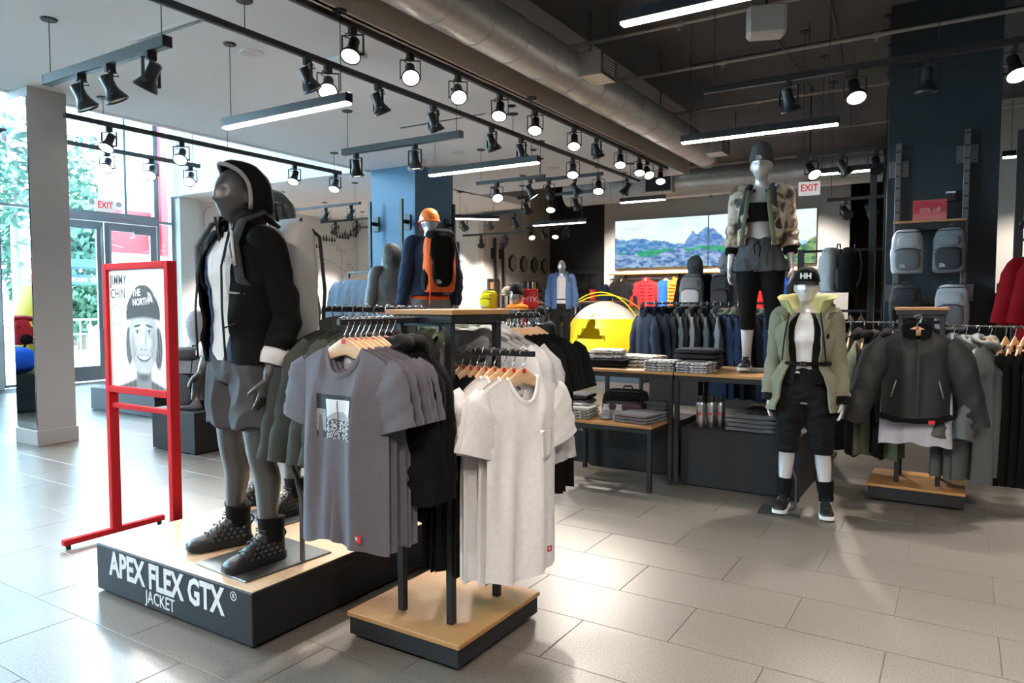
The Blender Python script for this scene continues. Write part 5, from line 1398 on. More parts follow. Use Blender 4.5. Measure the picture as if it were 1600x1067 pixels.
for s in (-1, 1):
    MB().tube([(s * .10, .13, 1.60), (s * .115, .04, 1.66), (s * .125, -.075, 1.61), (s * .15, -.135, 1.50), (s * .17, -.12, 1.34), (s * .185, .0, 1.22), (s * .17, .13, 1.17)], .030, 8, flat=.38, up=(1, 0, 0)).build('pack_strap', M['packdark'], m1, 180)
MB().tube([(.148, -.145, 1.56), (.165, -.15, 1.48), (.17, -.143, 1.40)], .007, 6).build('strap_piping', M['white'], m1, 180)
M['packripstop'] = mat('white ripstop', (.72, .70, .68), .5, var=.08, vscale=4, bump=.25, bscale=9)
backpack('backpack', 'tall pale grey roll top backpack worn by the hooded mannequin', Vector((-2.945, 2.235, .252)) + Matrix.Rotation(R(-4), 3, 'Z') @ Vector((0, .155, 1.055)), R(-4), .31, .21, .60, M['packripstop'], M['packwhite'], M['packdark'], 'roll', straps=False, logo=False)
m2, B2 = man_front('mannequin', 'second graphite mannequin half hidden behind the hooded one, on the same platform', (-3.46, 2.83, .252), 1.87, R(-4))
jk2 = shell(B2, .93, 1.565, .042, 0, .012, wr=(.010, 7), seed=5, boxy=.8).build('jacket', M['slate'], m2, 60)
for i in (0, 1): sleeve(B2, i, .09, .062, .95, seed=5 + i)[0].build('sleeve', M['slate'], jk2, 60)
hood_up(B2, M['slate'], m2, None, 1.08)
# ================================================================== tables and folded goods
def folded(label, loc, rz, w, d, h, m, group, cat='folded shirt', name='folded_shirt', seed=0, extra=None, pr=None):
    def f():
        mb = MB(); rings = []
        n = 14
        for k in range(13):
            y = -d / 2 + d * k / 12; e = (1 - abs(2 * k / 12 - 1) ** 6) ** .5; e = max(e, .05)
            ring = []
            for j in range(24):
                a = 2 * PI * j / 24; c, s = math.cos(a), math.sin(a)
                x = w / 2 * math.copysign(abs(c) ** .35, c) * (.985 + .015 * e); z = h / 2 + h / 2 * math.copysign(abs(s) ** .6, s) * (.55 + .45 * e)
                q = Vector((x, y, z)); nn = noise.noise(q * 22 + Vector((seed, 0, 0))) * .0035
                crease = -.12 * h * math.exp(-((z / h - .5) / .1) ** 2) * (k < 2)
                ring.append((x + nn, y + nn * .8 - crease * 0, max(0, z + nn * .6) if z > 0 else 0))
            rings.append(ring)
        mb.loft(rings)
        return mb.mesh('folded', m, 60)
    me = cached(('fold', w, d, h, m.name, seed), f)
    o = obj(name, me, None, loc, rz); tag(o, label, cat, group)
    # visible fold line along the front
    obj('front_fold', cached(('foldl', w, h, m.name), lambda: MB().tube([(-w * .48, 0, 0), (-w * .2, -.003, .001), (w * .2, -.003, -.001), (w * .48, 0, 0)], [(h * .2, .006)] * 4, 8).mesh('front_fold', m, 180)), o, (0, -d / 2 + .002, h * .32))
    if extra: extra(o)
    return o
def stack(n, what, where, loc, rz, w, d, h, ms, cat, name, top=None, jit=.008):
    r_ = random.Random(hash(what) % 1000 if False else len(what) * 7 + n)
    x, y, z = loc
    pos = ['bottom'] + [ORD[i] + ' from the bottom' for i in range(1, n - 1)] + ['top']
    for i in range(n):
        m = ms[i % len(ms)]
        folded('%s %s %s' % (pos[i] if n > 1 else 'single', what, where), (x + r_.uniform(-jit, jit), y + r_.uniform(-jit, jit), z + i * h * .97), rz + r_.uniform(-.05, .05), w * r_.uniform(.97, 1.03), d, h, m, '%s %s' % (what, where), cat, name, i % 3, top if i == n - 1 else None)
    return z + n * h
def table(name, label, x0, x1, y0, y1, zt, leg=.035, apron=.04):
    cx_, cy_ = (x0 + x1) / 2, (y0 + y1) / 2; t = thing(name, label, 'table', (cx_, cy_, 0)); a, b = (x1 - x0) / 2, (y1 - y0) / 2
    MB().box(-a, a, -b, b, zt - .022, zt, .002).build('table_top', M['wood'], t)
    for sx in (-1, 1):
        for sy in (-1, 1): MB().box(*(sorted((sx * (a - .004), sx * (a - .004 - leg)))), *(sorted((sy * (b - .004), sy * (b - .004 - leg)))), 0, zt - .022, .002).build('leg', M['black'], t)
    for sy in (-1, 1): MB().box(-a + leg, a - leg, *(sorted((sy * (b - .006), sy * (b - .006 - .02)))), zt - .022 - apron, zt - .022, .002).build('apron', M['black'], t)
    for sx in (-1, 1): MB().box(*(sorted((sx * (a - .006), sx * (a - .006 - .02)))), -b + leg, b - leg, zt - .022 - apron, zt - .022, .002).build('apron', M['black'], t)
    return t
TZ = .925
table('display_table', 'tall bamboo topped table holding the camouflage clothes', -2.95, -1.985, 5.6, 6.42, TZ)
table('display_table', 'tall bamboo topped table under the beanie mannequin', -1.975, -1.0, 5.6, 6.42, TZ)
table('nesting_table', 'low bamboo topped table tucked under the tall table', -2.90, -2.03, 5.26, 5.84, .525)
for lb, x0, x1, y0, h in (('black plinth box under the tall table with the bottles', -1.93, -1.02, 5.66, .475), ('black plinth box behind the low bamboo table', -2.88, -2.04, 5.90, .475)):
    t = thing('plinth_box', lb, 'plinth', ((x0 + x1) / 2, 5.95, 0)); w = (x1 - x0) / 2
    MB().box(-w, w, y0 - 5.95, .45, .01, h, .003).build('carcass', M['char'], t); MB().box(-w + .02, w - .02, y0 - 5.93, .43, 0, .012, .001).build('toe_kick', M['black'], t)
# camouflage and printed stacks
stack(4, 'folded black camo shirt', 'in the left pile on the tall table', (-2.66, 5.88, TZ), .06, .34, .30, .018, [M['jblack']], 'folded clothes', 'folded_shirt')
stack(3, 'folded pale camouflage pants', 'on the tall table beside the black shirts', (-2.46, 6.06, TZ), -.1, .42, .30, .034, [M['camogrey']], 'folded clothes', 'folded_pants')
stack(2, 'folded pale camouflage jacket', 'on top of the black camo shirts', (-2.72, 5.95, TZ + .07), .2, .30, .26, .042, [M['camogrey']], 'folded clothes', 'folded_jacket')
def block_print(o):
    d = o.dimensions if False else None
def face_print(w, d, h, m=None):
    def f(o):
        MB().box(-w * .3, w * .3, -d * .32, d * .30, h * 1.0, h * 1.0 + .003, .001).build('chest_print', m or M['newsprint'], o)
    return f
stack(4, 'folded block print t-shirt', 'in the left printed pile', (-2.13, 5.78, TZ), .05, .27, .25, .022, [M['newsprint']], 'folded clothes', 'folded_t_shirt')
stack(4, 'folded block print t-shirt', 'in the right printed pile', (-1.83, 5.74, TZ), -.05, .26, .25, .022, [M['newsprint']], 'folded clothes', 'folded_t_shirt', face_print(.26, .25, .022, M['folddark']))
stack(4, 'folded black sweater', 'in the pile on the tall table', (-1.93, 6.1, TZ), .02, .36, .30, .045, [M['folddark']], 'folded clothes', 'folded_sweater')
# low table goods
def box_logo(o):
    MB().box(-.09, .09, -.06, .05, .0246, .0275, .001).build('print_patch', M['print_black'], o)
    dome_logo('print_logo', .04, (-.05, .02, .0285), (0, 0, 0), M['print_white'], o)
stack(4, 'folded white printed t-shirt', 'at the left of the low table', (-2.74, 5.46, .525), .12, .24, .27, .024, [M['newsprint'], M['newsprint'], M['newsprint'], M['white']], 'folded clothes', 'folded_t_shirt', box_logo)
shs = thing('trainer_shoes', 'left grey trainer standing on the low table', 'shoe', (-2.55, 5.55, .525), R(25), 'grey trainers on the low table')
M['trainer'] = cloth('grey knit', (.20, .21, .225))
shoe(shs, (0, 0, 0), 0, M['trainer'], mat('grey sole', (.33, .34, .35), .6), .085, M['print_white'], .95)
shs = thing('trainer_shoes', 'right grey trainer standing on the low table', 'shoe', (-2.44, 5.57, .525), R(20), 'grey trainers on the low table')
shoe(shs, (0, 0, 0), 0, M['trainer'], MATS['grey sole'], .085, M['print_white'], .95)
backpack('backpack', 'black backpack lying on the low table behind the trainers', (-2.45, 5.80, .535), R(190), .40, .20, .22, M['tee_black'], mat('plum lining', (.05, .02, .03), .5), None, 'day', straps=False)
stack(3, 'folded grey pants', 'at the right front of the low table', (-2.22, 5.50, .525), -.12, .30, .36, .026, [M['foldgrey']], 'folded clothes', 'folded_pants', jit=.02)
stack(3, 'folded blue grey shirt', 'at the back corner of the low table', (-2.19, 5.74, .60), .0, .28, .14, .022, [M['slate']], 'folded clothes', 'folded_shirt')
folded('thick folded slate fleece under the blue grey shirts', (-2.19, 5.73, .525), .0, .29, .16, .075, M['slate'], None, 'folded clothes', 'folded_fleece')
# bottles and sweatshirts on the plinth box
for i, (x, y) in enumerate([(-1.80, 5.76), (-1.725, 5.80), (-1.665, 5.85)]):
    b = thing('steel_bottle', ['silver insulated bottle with a red mark, nearest of three', 'silver bottle in the middle of the three under the table', 'rearmost silver bottle of the three under the table'][i], 'bottle', (x, y, .475), 0, 'bottles under the table')
    MB().lathe([(.0, 0), (.034, 0), (.037, .006), (.037, .19), (.033, .205), (.026, .212)], 22, caps=False).build('flask', M['steel'], b, 50)
    MB().lathe([(.027, .21), (.030, .213), (.030, .25), (.026, .26), (.0001, .262)], 18, caps=False).build('lid', M['black'], b, 50)
    MB().box(-.012, .012, -.0385, -.036, .10, .125, .0005).build('red_mark', M['redtag'], b)
def explore(o):
    for z in (.0,): text('chest_words', 'NEVER STOP EXPLORING', .021, (-.02, -.152, .010), (R(90), 0, 0), M['print_black'], o, align='CENTER', bold=.02)
    MB().box(-.07, .09, -.12, .06, .0345, .037, .001).build('print_patch', M['print_black'], o); dome_logo('print_logo', .03, (-.03, -.02, .038), (0, 0, 0), M['print_grey'], o)
ps = ['bottom', 'second from bottom', 'third from bottom', 'top']
for i in range(4):
    folded('%s folded grey sweatshirt with slogan beside the bottles' % ps[i], (-1.38 + .01 * (i % 2), 5.86, .475 + i * .034), .02 * (i % 2), .42, .30, .035, M['foldgrey'], 'grey sweatshirts under the table', 'folded clothes', 'folded_sweatshirt', i % 2, explore)
folded('dark folded top behind the grey sweatshirts', (-1.33, 6.18, .475), .1, .42, .28, .16, M['folddark'], None, 'folded clothes', 'folded_pullover')

# ================================================================== woman on the table
def plate_rod(t, x, y): base_plate(t, .34, .34, (x, y, 0), [(x + .05, y + .10, .006), (x + .05, y + .10, .25), (x + .02, y + .06, .38)])
w1 = thing('mannequin', 'pearl mannequin in beanie and camouflage bomber standing on the table', 'mannequin', (-1.42, 6.06, TZ), R(6))
BW = Body(1.80, True, lf=(.13, .02, .0), rf=(-.10, .0, -.0), la=((.022, .02, -.183), (.036, -.012, -.335)), ra=((.022, .02, -.183), (.034, -.012, -.335)))
BW.build(M['mann_light'], w1, .0075)
trousers(BW, .34, .004, M['tee_black'], w1, 'leggings', .575, None, wr=(.002, 10), smooth=2)
trousers(BW, .80, .018, M['shorts'], w1, 'running_shorts', .605, .02, wr=(.012, 10), stretch=(1.5, 1.5, .5))
MB().tube([(0, -.135, 1.06), (.02, -.15, 1.0), (.01, -.145, .93)], .005, 6).tube([(0, -.135, 1.06), (-.03, -.15, 1.02), (-.02, -.145, .95)], .005, 6).build('drawstring', M['tee_black'], w1, 180)
shell(BW, 1.215, 1.365, .024, 0, .008, nz=10, wr=(.001, 8)).build('crop_top', M['tee_black'], w1, 60)
bj = shell(BW, 1.03, 1.475, lambda z: .036 + .015 * math.sin((z - 1.03) * 7), lambda t: .62 - .22 * t, .014, nz=40, n=64, wr=(.015, 10), seed=8, boxy=.7).build('bomber_jacket', M['camo'], w1, 60)
for i in (0, 1):
    sl, p, tt, r = sleeve(BW, i, .072, .068, .60, seed=11 + i, wrk=.14); sl.build('sleeve', M['camo'], bj, 60); cuff(p, tt, .056, .05, 'knit_cuff', M['tee_black'], bj)
for s in (-1, 1):
    MB().tube([(s * .075, -.145, 1.46), (s * .085, -.185, 1.33), (s * .11, -.185, 1.15), (s * .125, -.165, 1.03)], [(.017, .005)] * 4, 8, up=(1, 0, 0)).build('olive_lining', M['olive'], bj, 180)
    MB().tube([(s * .08, .10, 1.50), (s * .092, .0, 1.525), (s * .10, -.088, 1.46), (s * .12, -.150, 1.34), (s * .148, -.118, 1.18), (s * .16, .02, 1.10)], .023, 8, flat=.35, up=(1, 0, 0)).build('pack_strap', M['packdark'], w1, 180)
collar_ring(BW, 1.455, 1.505, .085, .085, .55, M['tee_black'], bj, 'knit_collar')
beanie(BW, cloth('grey knit beanie', (.085, .082, .08), bump=.6, bs=120), w1)
for i in (0, 1): fx, fy, fr = BW.feet[i]; shoe(w1, (fx, fy, .008), fr, M['leather'], M['solewhite'], .085, name='running_shoe', size=.95)
plate_rod(w1, .05, .03)
backpack('backpack', 'dark backpack on the back of the beanie mannequin', Vector((-1.42, 6.06, TZ)) + Matrix.Rotation(R(6), 3, 'Z') @ Vector((0, .16, 1.02)), R(6), .27, .14, .44, M['packdark'], M['packdark'], None, 'day', straps=False, logo=False)
# ================================================================== woman on the floor
w2 = thing('mannequin', 'pearl mannequin in black cap and belted olive parka standing on the floor', 'mannequin', (-.935, 5.36, 0), R(6))
BP = Body(1.72, True, lf=(.155, .0, .10), rf=(-.13, -.0, -.08), la=((.022, .02, -.183), (.040, -.02, -.335)), ra=((.022, .02, -.183), (.036, -.03, -.335)))
BP.build(M['mann_light'], w2, .0075)
trousers(BP, .44, .013, M['jblack'], w2, 'jogger_pants', .605, None, wr=(.012, 12), stretch=(.8, .8, 1.5), taper=.9)
MB().tube([(0, -.125, 1.03), (.025, -.14, .98), (.012, -.14, .93)], .004, 6).build('drawstring', M['tee_black'], w2, 180)
for i in (0, 1):
    hip, kn, an = BP.leg(i); p = kn.lerp(an, .12)
    MB().tube([p + Vector((0, .018, .03)), p + Vector((0, .018, .005)), p + Vector((0, .018, -.02))], [.072, .076, .070], 18).build('pant_cuff', M['jblack'], w2, 60)
    sock(BP, i, .09, .235, M['tee_black'], w2, .006)
    fx, fy, fr = BP.feet[i]; shoe(w2, (fx, fy, .009 if i else .002), fr, M['leather'], M['solewhite'], .085, name='running_shoe', size=.95)
base_plate(w2, .28, .28, (-.14, -.06, 0), [(-.05, .06, .006), (-.05, .06, .22), (-.09, .04, .33)])
shell(BP, 1.00, 1.38, lambda z: .010 + .014 * math.exp(-((z - 1.235) / .07) ** 2), 0, .006, nz=16, wr=(.004, 10)).build('white_top', M['white'], w2, 60)
hv = shell(BP, .93, 1.42, lambda z: .034 - .016 * smooth01((z - 1.29) / .08), lambda t: .34 + .06 * t, .010, nz=20, wr=(.004, 8)).build('black_vest', M['tee_black'], w2, 60)
pk = shell(BP, .74, 1.42, lambda z: .054 - .030 * math.exp(-((z - 1.07) / .08) ** 2), lambda t: .62 + .18 * (1 - t) - .12 * t, .016, nz=52, n=76, wr=(.017, 9), seed=21, flare=.038, boxy=.4).build('parka', M['parka'], w2, 60)
for i in (0, 1):
    sl, p, tt, r = sleeve(BP, i, .074, .060, .90, seed=31 + i, wrk=.10); sl.build('sleeve', M['parka'], pk, 60); cuff(p, tt, .048, .05, 'knit_cuff', M['tee_black'], pk)
collar_ring(BP, 1.39, 1.53, .10, .195, .70, M['parkal'], pk, 'lime_collar', cy=.01, thick=.02, wav=.03)
collar_ring(BP, 1.36, 1.44, .16, .215, .85, M['parka'], pk, 'hood_roll', cy=.012, thick=.02, wav=.03)
MB().tube([((BP.at(1.07)[0] + .054) * math.sin(a), BP.at(1.07)[2] - (BP.at(1.07)[1] + .056) * math.cos(a), 1.07) for a in np.linspace(0, 2 * PI, 40)], [(.013, .005)] * 40, 8, up=(0, 0, 1)).build('waist_belt', M['tee_black'], pk, 180)
MB().box(-.022, .022, -.165, -.144, 1.052, 1.088, .004).build('belt_buckle', M['black'], pk)
for s in (-1, 1): MB().tube([(s * .10, -.13, 1.42), (s * .125, -.165, 1.25), (s * .14, -.15, 1.09)], .010, 6, flat=.5).build('harness_strap', M['tee_black'], pk, 180)
cap_hat(BP, M['tee_black'], w2, 'cap', True, 'HH')

# ================================================================== rack on the right with the bomber jacket
r2 = floor_rack('four_way_rack', 'black four way rack with bamboo base holding the black bomber jacket', -.58, .04, 5.97, 6.55, .11, [(-.40, 6.12), (-.13, 6.12), (-.40, 6.42), (-.13, 6.42)], (-.44, -.09, 6.08, 6.46), 1.435)
arm(r2, (-.27, 6.12, 1.40), (-.27, 5.68, 1.40)); arm(r2, (-.13, 6.28, 1.32), (.62, 6.28, 1.32), .012, .012); arm(r2, (-.40, 6.28, 1.34), (-.95, 6.28, 1.34), .012, .012)
arm(r2, (-.40, 6.12, 1.40), (-.13, 6.12, 1.40)); arm(r2, (-.27, 6.42, 1.35), (-.27, 6.9, 1.35)); arm(r2, (-.40, 6.42, 1.35), (-.13, 6.42, 1.35)); arm(r2, (-.13, 6.12, 1.31), (-.13, 6.42, 1.31)); arm(r2, (-.40, 6.12, 1.33), (-.40, 6.42, 1.33))
def bomber_extra(o):
    collar_stand(o, M['tee_black'], .04, .09); zip_line(o, .60, -.075)
    MB().tube([(-.212, 0, -.585), (-.14, -.05, -.605), (0, -.066, -.61), (.14, -.05, -.605), (.212, 0, -.585), (.14, .05, -.605), (0, .066, -.61), (-.14, .05, -.605), (-.212, 0, -.585)], .022, 8).build('rib_hem', M['tee_black'], o, 180)
    for s in (-1, 1): MB().tube([(s * .13, -.066, -.33), (s * .16, -.062, -.45)], .005, 6).build('pocket_zip', M['steel'], o, 180)
    MB().box(.07, .11, -.085, -.08, -.625, -.602, .001).build('red_tag', M['redtag'], o)
    n = MB().box(-.02, .02, -.002, 0, -.03, 0, .0005).build('neck_label', M['print_black'], o, loc=(0, .02, .02)); dome_logo('label_logo', .018, (-.015, -.003, -.010), (R(90), 0, 0), M['print_white'], n)
z = 1.40 - HK
make_tee('bomber', M['nylon_black'], 'shiny black bomber jacket hanging at the front of the right rack', 'jacket', (-.27, 5.70, z), R(12), None, extras=bomber_extra, name='bomber_jacket', seed=71, W=.225, L=.60, T=.07, sl=.60, ang=1.24, w0=.112, w1=.078, slth=.048, crump=.010, fold=.012, scoop=.06, nf=3, flare=1.0, bend=.1)
hanger((-.27, 5.70, z), R(12), 'wooden hanger with red square carrying the bomber jacket', 'hangers on the right rack')
for i in range(3):
    y = 5.79 + i * .05
    make_tee('lilac', M['lilac'], '%s pale lilac shirt showing below the bomber jacket' % ORD[i], 'shirt', (-.27, y, z - .035), R(6 - 4 * i), 'lilac shirts on the right rack', name='shirt', seed=75, W=.22, L=.76, T=.06, sl=.2, flare=1.1, fold=.016)
    hanger((-.27, y, z - .035), R(6 - 4 * i), 'wooden hanger carrying the %s lilac shirt' % ORD[i], 'hangers on the right rack', .15, logo=False)
for i in range(4):
    x = -.46 - i * .10; zz = 1.34 - .11
    o = make_tee('coatO%d' % (i % 2), M['olive'] if i in (0, 2) else M['jblack'], '%s long dark coat on the left arm of the bomber rack, from the posts' % ORD[i], 'coat', (x, 6.28, zz), -R(90) + rj.uniform(-.3, .3), 'long coats on the right rack', name='long_coat', seed=81 + i % 2, W=.24, L=.92, T=.08, sl=.58, ang=1.3, w0=.12, w1=.08, slth=.06, fold=.018)
    add_hood(o, M['jblack'], i % 2)
    hanger((x, 6.28, zz), -R(90), 'wooden hanger carrying the %s long dark coat on the bomber rack' % ORD[i], 'hangers with long coats', .11, logo=False)
for i in range(4):
    x = -.06 + i * .075; zz = 1.32 - .11
    o = make_tee('rain%d' % (i % 2), M['nylon_slate'], '%s slate rain jacket from the left on the right arm of the bomber rack' % ORD[i], 'rain jacket', (x, 6.2 - .02 * i, zz), R(62) + rj.uniform(-.15, .15), 'slate rain jackets', name='rain_jacket', seed=91 + i % 2, W=.24, L=.98, T=.08, sl=.62, ang=1.28, w0=.125, w1=.085, slth=.06, crump=.012, fold=.022, nf=4)
    add_hood(o, M['nylon_slate'], i % 2)
    hanger((x, 6.2 - .02 * i, zz), R(62), 'wooden hanger carrying the %s slate rain jacket' % ORD[i], 'hangers with rain jackets', .11, logo=False)
for i in range(5):
    x = .26 + i * .055; zz = 1.32 - .11
    me, _ = far_garment('pants', M['tee_black']); o = obj('hanging_pants', me, None, (x, 6.26, zz - .06), R(70)); tag(o, '%s pair of black pants from the left on the right arm of the bomber rack' % ORD[i], 'pants', 'black pants on the right rack')
    h = hanger((x, 6.26, zz), R(70), 'clip hanger carrying the %s black pants' % ORD[i], 'clip hangers of the black pants', .11, .16, False)
    for s in (-1, 1): MB().box(s * .11 - .012, s * .11 + .012, -.012, .012, -.085, -.02, .003).build('clip', M['hanger'], h)
# ================================================================== dark column standards, shelf, packs
cd_ = thing('slotted_standard', 'left slotted steel standard on the dark column', 'shelf standard', (-.645, 8.93, 0), 0, 'slotted standards of the dark column')
def standard(t, z0, z1, y=0., bracket=None):
    MB().box(-.028, .028, y - .02, y + .02, z0, z1, .002).build('strip', M['gunmetal'], t)
    k = 0
    z = z0 + .06
    while z < z1 - .03:
        MB().box(-.022, .022, y - .022, y - .019, z, z + .016, .0005).build('slot', M['print_black'], t); z += .13
    for zb in bracket or []:
        MB().box(-.095, .095, y + .045, y + .06, zb - .09, zb + .09, .002).box(-.02, .02, y + .01, y + .05, zb - .04, zb + .04, .002).build('wall_plate', M['gunmetal'], t)
        for sx in (-1, 1):
            for sz in (-1, 1): MB().cyl((sx * .075, y + .045, zb + sz * .065), (sx * .075, y + .040, zb + sz * .065), .007, n=8).build('bolt', M['black'], t)
standard(cd_, .2, 3.22, 0, [2.95, 1.6])
cd2 = thing('slotted_standard', 'right slotted steel standard on the dark column', 'shelf standard', (-.015, 8.93, 0), 0, 'slotted standards of the dark column'); standard(cd2, .2, 3.30, 0, [3.05, 1.6])
sh = thing('pack_shelf', 'bamboo shelf with black pack bar on the dark column', 'shelf', (-.33, 8.80, 2.33))
MB().box(-.33, .33, -.15, .1, 0, .022, .002).build('board', M['wood'], sh); MB().box(-.32, .32, -.12, .1, -.08, -.001, .003).build('pack_bar', M['black'], sh)
for x in (-.2, .2): MB().cyl((x, -.12, -.05), (x, -.24, -.045), .008, n=8).build('peg', M['gunmetal'], sh)
MB().box(-.32, .32, -.10, .1, -.85, -.79, .003).build('pack_bar', M['black'], sh)
for x in (-.2, .2): MB().cyl((x, -.1, -.82), (x, -.24, -.815), .008, n=8).build('peg', M['gunmetal'], sh)
for i, (x, z, a, b, lb) in enumerate([(-.53, 1.80, M['packpale'], M['packgrey'], 'pale grey backpack with dark panel hanging upper left on the dark column'), (-.13, 1.80, M['packgrey'], M['packdark'], 'dark grey backpack hanging upper right on the dark column'), (-.53, 1.22, M['packdark'], M['jblack'], 'black backpack with orange mark hanging lower left on the dark column'), (-.10, 1.22, M['packpale'], M['packgrey'], 'light grey backpack hanging lower right on the dark column')]):
    backpack('backpack', lb, (x, 8.71, z), PI + [0.1, -.1, .05, -.08][i], .30, .19, .46, a, b, M['packdark'], 'day', None, straps=False)
    o = bpy.data.objects[-1] if False else None
for i, (x, m) in enumerate(((-.53, M['packgrey']), (-.13, M['packdark']))):
    pass
sgn = thing('sale_sign', 'glossy red sale sign standing on the column shelf', 'sign', (-.33, 8.72, 2.352), R(-3))
MB().box(-.155, .155, -.004, .004, 0, .215, .001).build('board', mat('gloss red acrylic', (.42, .02, .035), .08), sgn)
text('lettering', '30% off', .07, (0, -.0045, .085), (R(90), 0, 0), mat('pale red print', (.75, .45, .45), .3), sgn, align='CENTER', sx=.9)
sb = thing('column_speaker', 'small black security box mounted on the dark column', 'box', (-.15, 8.97, 2.62))
MB().box(-.05, .05, -.03, .03, -.06, .06, .006).build('box', M['black'], sb); MB().box(-.045, .045, -.035, -.028, .03, .05, .002).build('sticker', M['print_white'], sb)
# ================================================================== back wall with the video screen
def mountains(H_=84, W_=330):
    rs = np.random.RandomState(5)
    x = np.linspace(0, 1, W_); y = np.linspace(0, 1, H_)[:, None]
    def nz(f, ph): 
        return sum(np.sin(x * f * k + ph * k * 1.7 + k) / k for k in (1, 2.1, 3.7, 6.3, 11.1, 19.3)) / 2
    def tex(sx, sy):
        a = rs.rand(int(H_ * sy) + 3, int(W_ * sx) + 3)
        yi = np.linspace(0, a.shape[0] - 2.01, H_); xi = np.linspace(0, a.shape[1] - 2.01, W_)
        y0 = yi.astype(int); x0 = xi.astype(int); fy = (yi - y0)[:, None]; fx = (xi - x0)[None]
        return (a[y0][:, x0] * (1 - fy) * (1 - fx) + a[y0 + 1][:, x0] * fy * (1 - fx) + a[y0][:, x0 + 1] * (1 - fy) * fx + a[y0 + 1][:, x0 + 1] * fy * fx)
    T = tex(.12, .3) * .5 + tex(.3, .6) * .3 + tex(.8, 1) * .2
    C = tex(.02, .05) * .6 + tex(.06, .12) * .4
    sky = np.stack([.55 + .35 * C, .74 + .22 * C, .93 + 0 * C], 2) * (1 - .25 * np.clip((C - .55) * 3, 0, 1))[:, :, None]
    im = sky.copy()
    def layer(h, c1, c2, snow=None):
        nonlocal im
        m = y > (1 - h[None, :])
        k = np.clip((T - .32) / .36, 0, 1)[:, :, None]
        c = np.array(c1) * (1 - k) + np.array(c2) * k
        im = np.where(m[:, :, None], c, im)
    far = .46 + .05 * nz(23, .3) + .03 * nz(60, 1.1)
    layer(far, (.30, .55, .80), (.45, .68, .85))
    pk = .40 + .34 * np.exp(-((x - .50) / .075) ** 2) + .22 * np.exp(-((x - .60) / .035) ** 2) * 0 + .30 * np.exp(-((x - .415) / .03) ** 2) * .5 + .20 * np.exp(-((x - .63) / .03) ** 2) + .05 * np.abs(nz(40, .7)) + .04 * nz(90, .2)
    layer(np.where((x > .28) & (x < .9), pk, 0), (.05, .16, .42), (.20, .36, .62))
    lf = .66 - .55 * x + .05 * nz(16, 2) ; layer(np.clip(lf, .30, 1) + .03 * nz(50, .4), (.03, .16, .40), (.22, .40, .62))
    gr = .40 - .2 * np.abs(x - .45) + .04 * nz(20, 1.3); layer(gr, (.01, .22, .16), (.05, .38, .20))
    lo = .30 + .12 * nz(14, .8) + .03 * nz(70, .3); layer(lo, (.03, .13, .33), (.34, .46, .66))
    rt = np.clip((x - .78) * 2.2, 0, .62) + .03 * nz(60, 2.2); layer(rt, (.04, .16, .10), (.28, .42, .16))
    return np.clip(im, 0, 1)
M['vscreen'] = vcol_mat('screen picture', .95); M['vscreen'].node_tree.nodes['Principled BSDF'].inputs['Specular IOR Level'].default_value = .05
scn = thing('video_wall', 'wide video screen showing green and blue mountains on the grey wall', 'screen', (-7.47, YB - .09, 2.36))
im_ = mountains()
for i, (a, b) in enumerate(((0, 165), (165, 330))):
    x0 = i * 2.37
    MB().box(x0 + .002, x0 + 2.366, 0, .08, 0, 1.2, .004).build('panel', M['black'], scn)
    vgrid('picture', im_[:, a:b], 2.345, 1.18, M['vscreen'], scn, (x0 + .0115, -.003, .01))
ws = thing('wall_rail', 'long shelf and rail under the mountain screen', 'shelf', (-7.5, YB - .3, 2.20))
MB().box(0, 5.0, -.1, .28, .0, .03, .003).build('board', M['wood'], ws); MB().box(0, 5.0, -.02, .02, -.12, -.09, .003).build('rail', M['black'], ws)
for x in (.3, 1.7, 3.1, 4.5): MB().box(x - .02, x + .02, .24, .28, -2.15, .0, .003).build('standard', M['black'], ws)
MB().box(0, 5.0, -.1, .28, -1.02, -.99, .003).build('lower_board', M['wood'], ws)
WL = [('black hooded jacket', M['jblack'], 'jacket', 0), ('red quilted jacket', M['red'], 'jacket', 0), ('grey and blue jacket', M['royal'], 'vest', .0), ('orange quilted vest', M['orange'], 'vest', 0), ('pale grey quilted vest', M['greyv'], 'vest', 0), ('teal vest', M['teal'], 'vest', 0), ('black jacket', M['jblack'], 'jacket', 0), ('red shirt', M['red'], 'jacket', 0), ('charcoal jacket', M['slate'], 'jacket', 0), ('royal blue jacket', M['royal'], 'jacket', 0), ('black fleece', M['jblack'], 'jacket', 0)]
xs_ = [-7.15, -6.52, -6.02, -5.78, -5.5, -5.25, -4.95, -3.9, -4.4, -3.4, -3.0]
for i, (nm, m, kd, _) in enumerate(WL):
    me, sl = far_garment(kd, m); p = (xs_[i], YB - .36, 2.06)
    a = 0 if i < 2 else R(55)
    o = obj('hanging_jacket', me, None, p, a); tag(o, '%s hanging on the rail under the mountain screen' % nm, 'jacket', 'jackets under the screen')
    for s in sl: obj('sleeve', s, o)
    if kd == 'jacket' or i == 3: collar_stand(o, m)
    if i in (1, 3, 4):
        for k in range(7): MB().tube([(-.22, 0, -.12 - k * .08), (-.12, -.062, -.12 - k * .08), (.12, -.062, -.12 - k * .08), (.22, 0, -.12 - k * .08)], .010, 6).build('quilt_line', m, o, 180)
    hanger(p, a, 'hanger holding the %s under the screen' % nm, 'hangers under the screen', .06, logo=False)
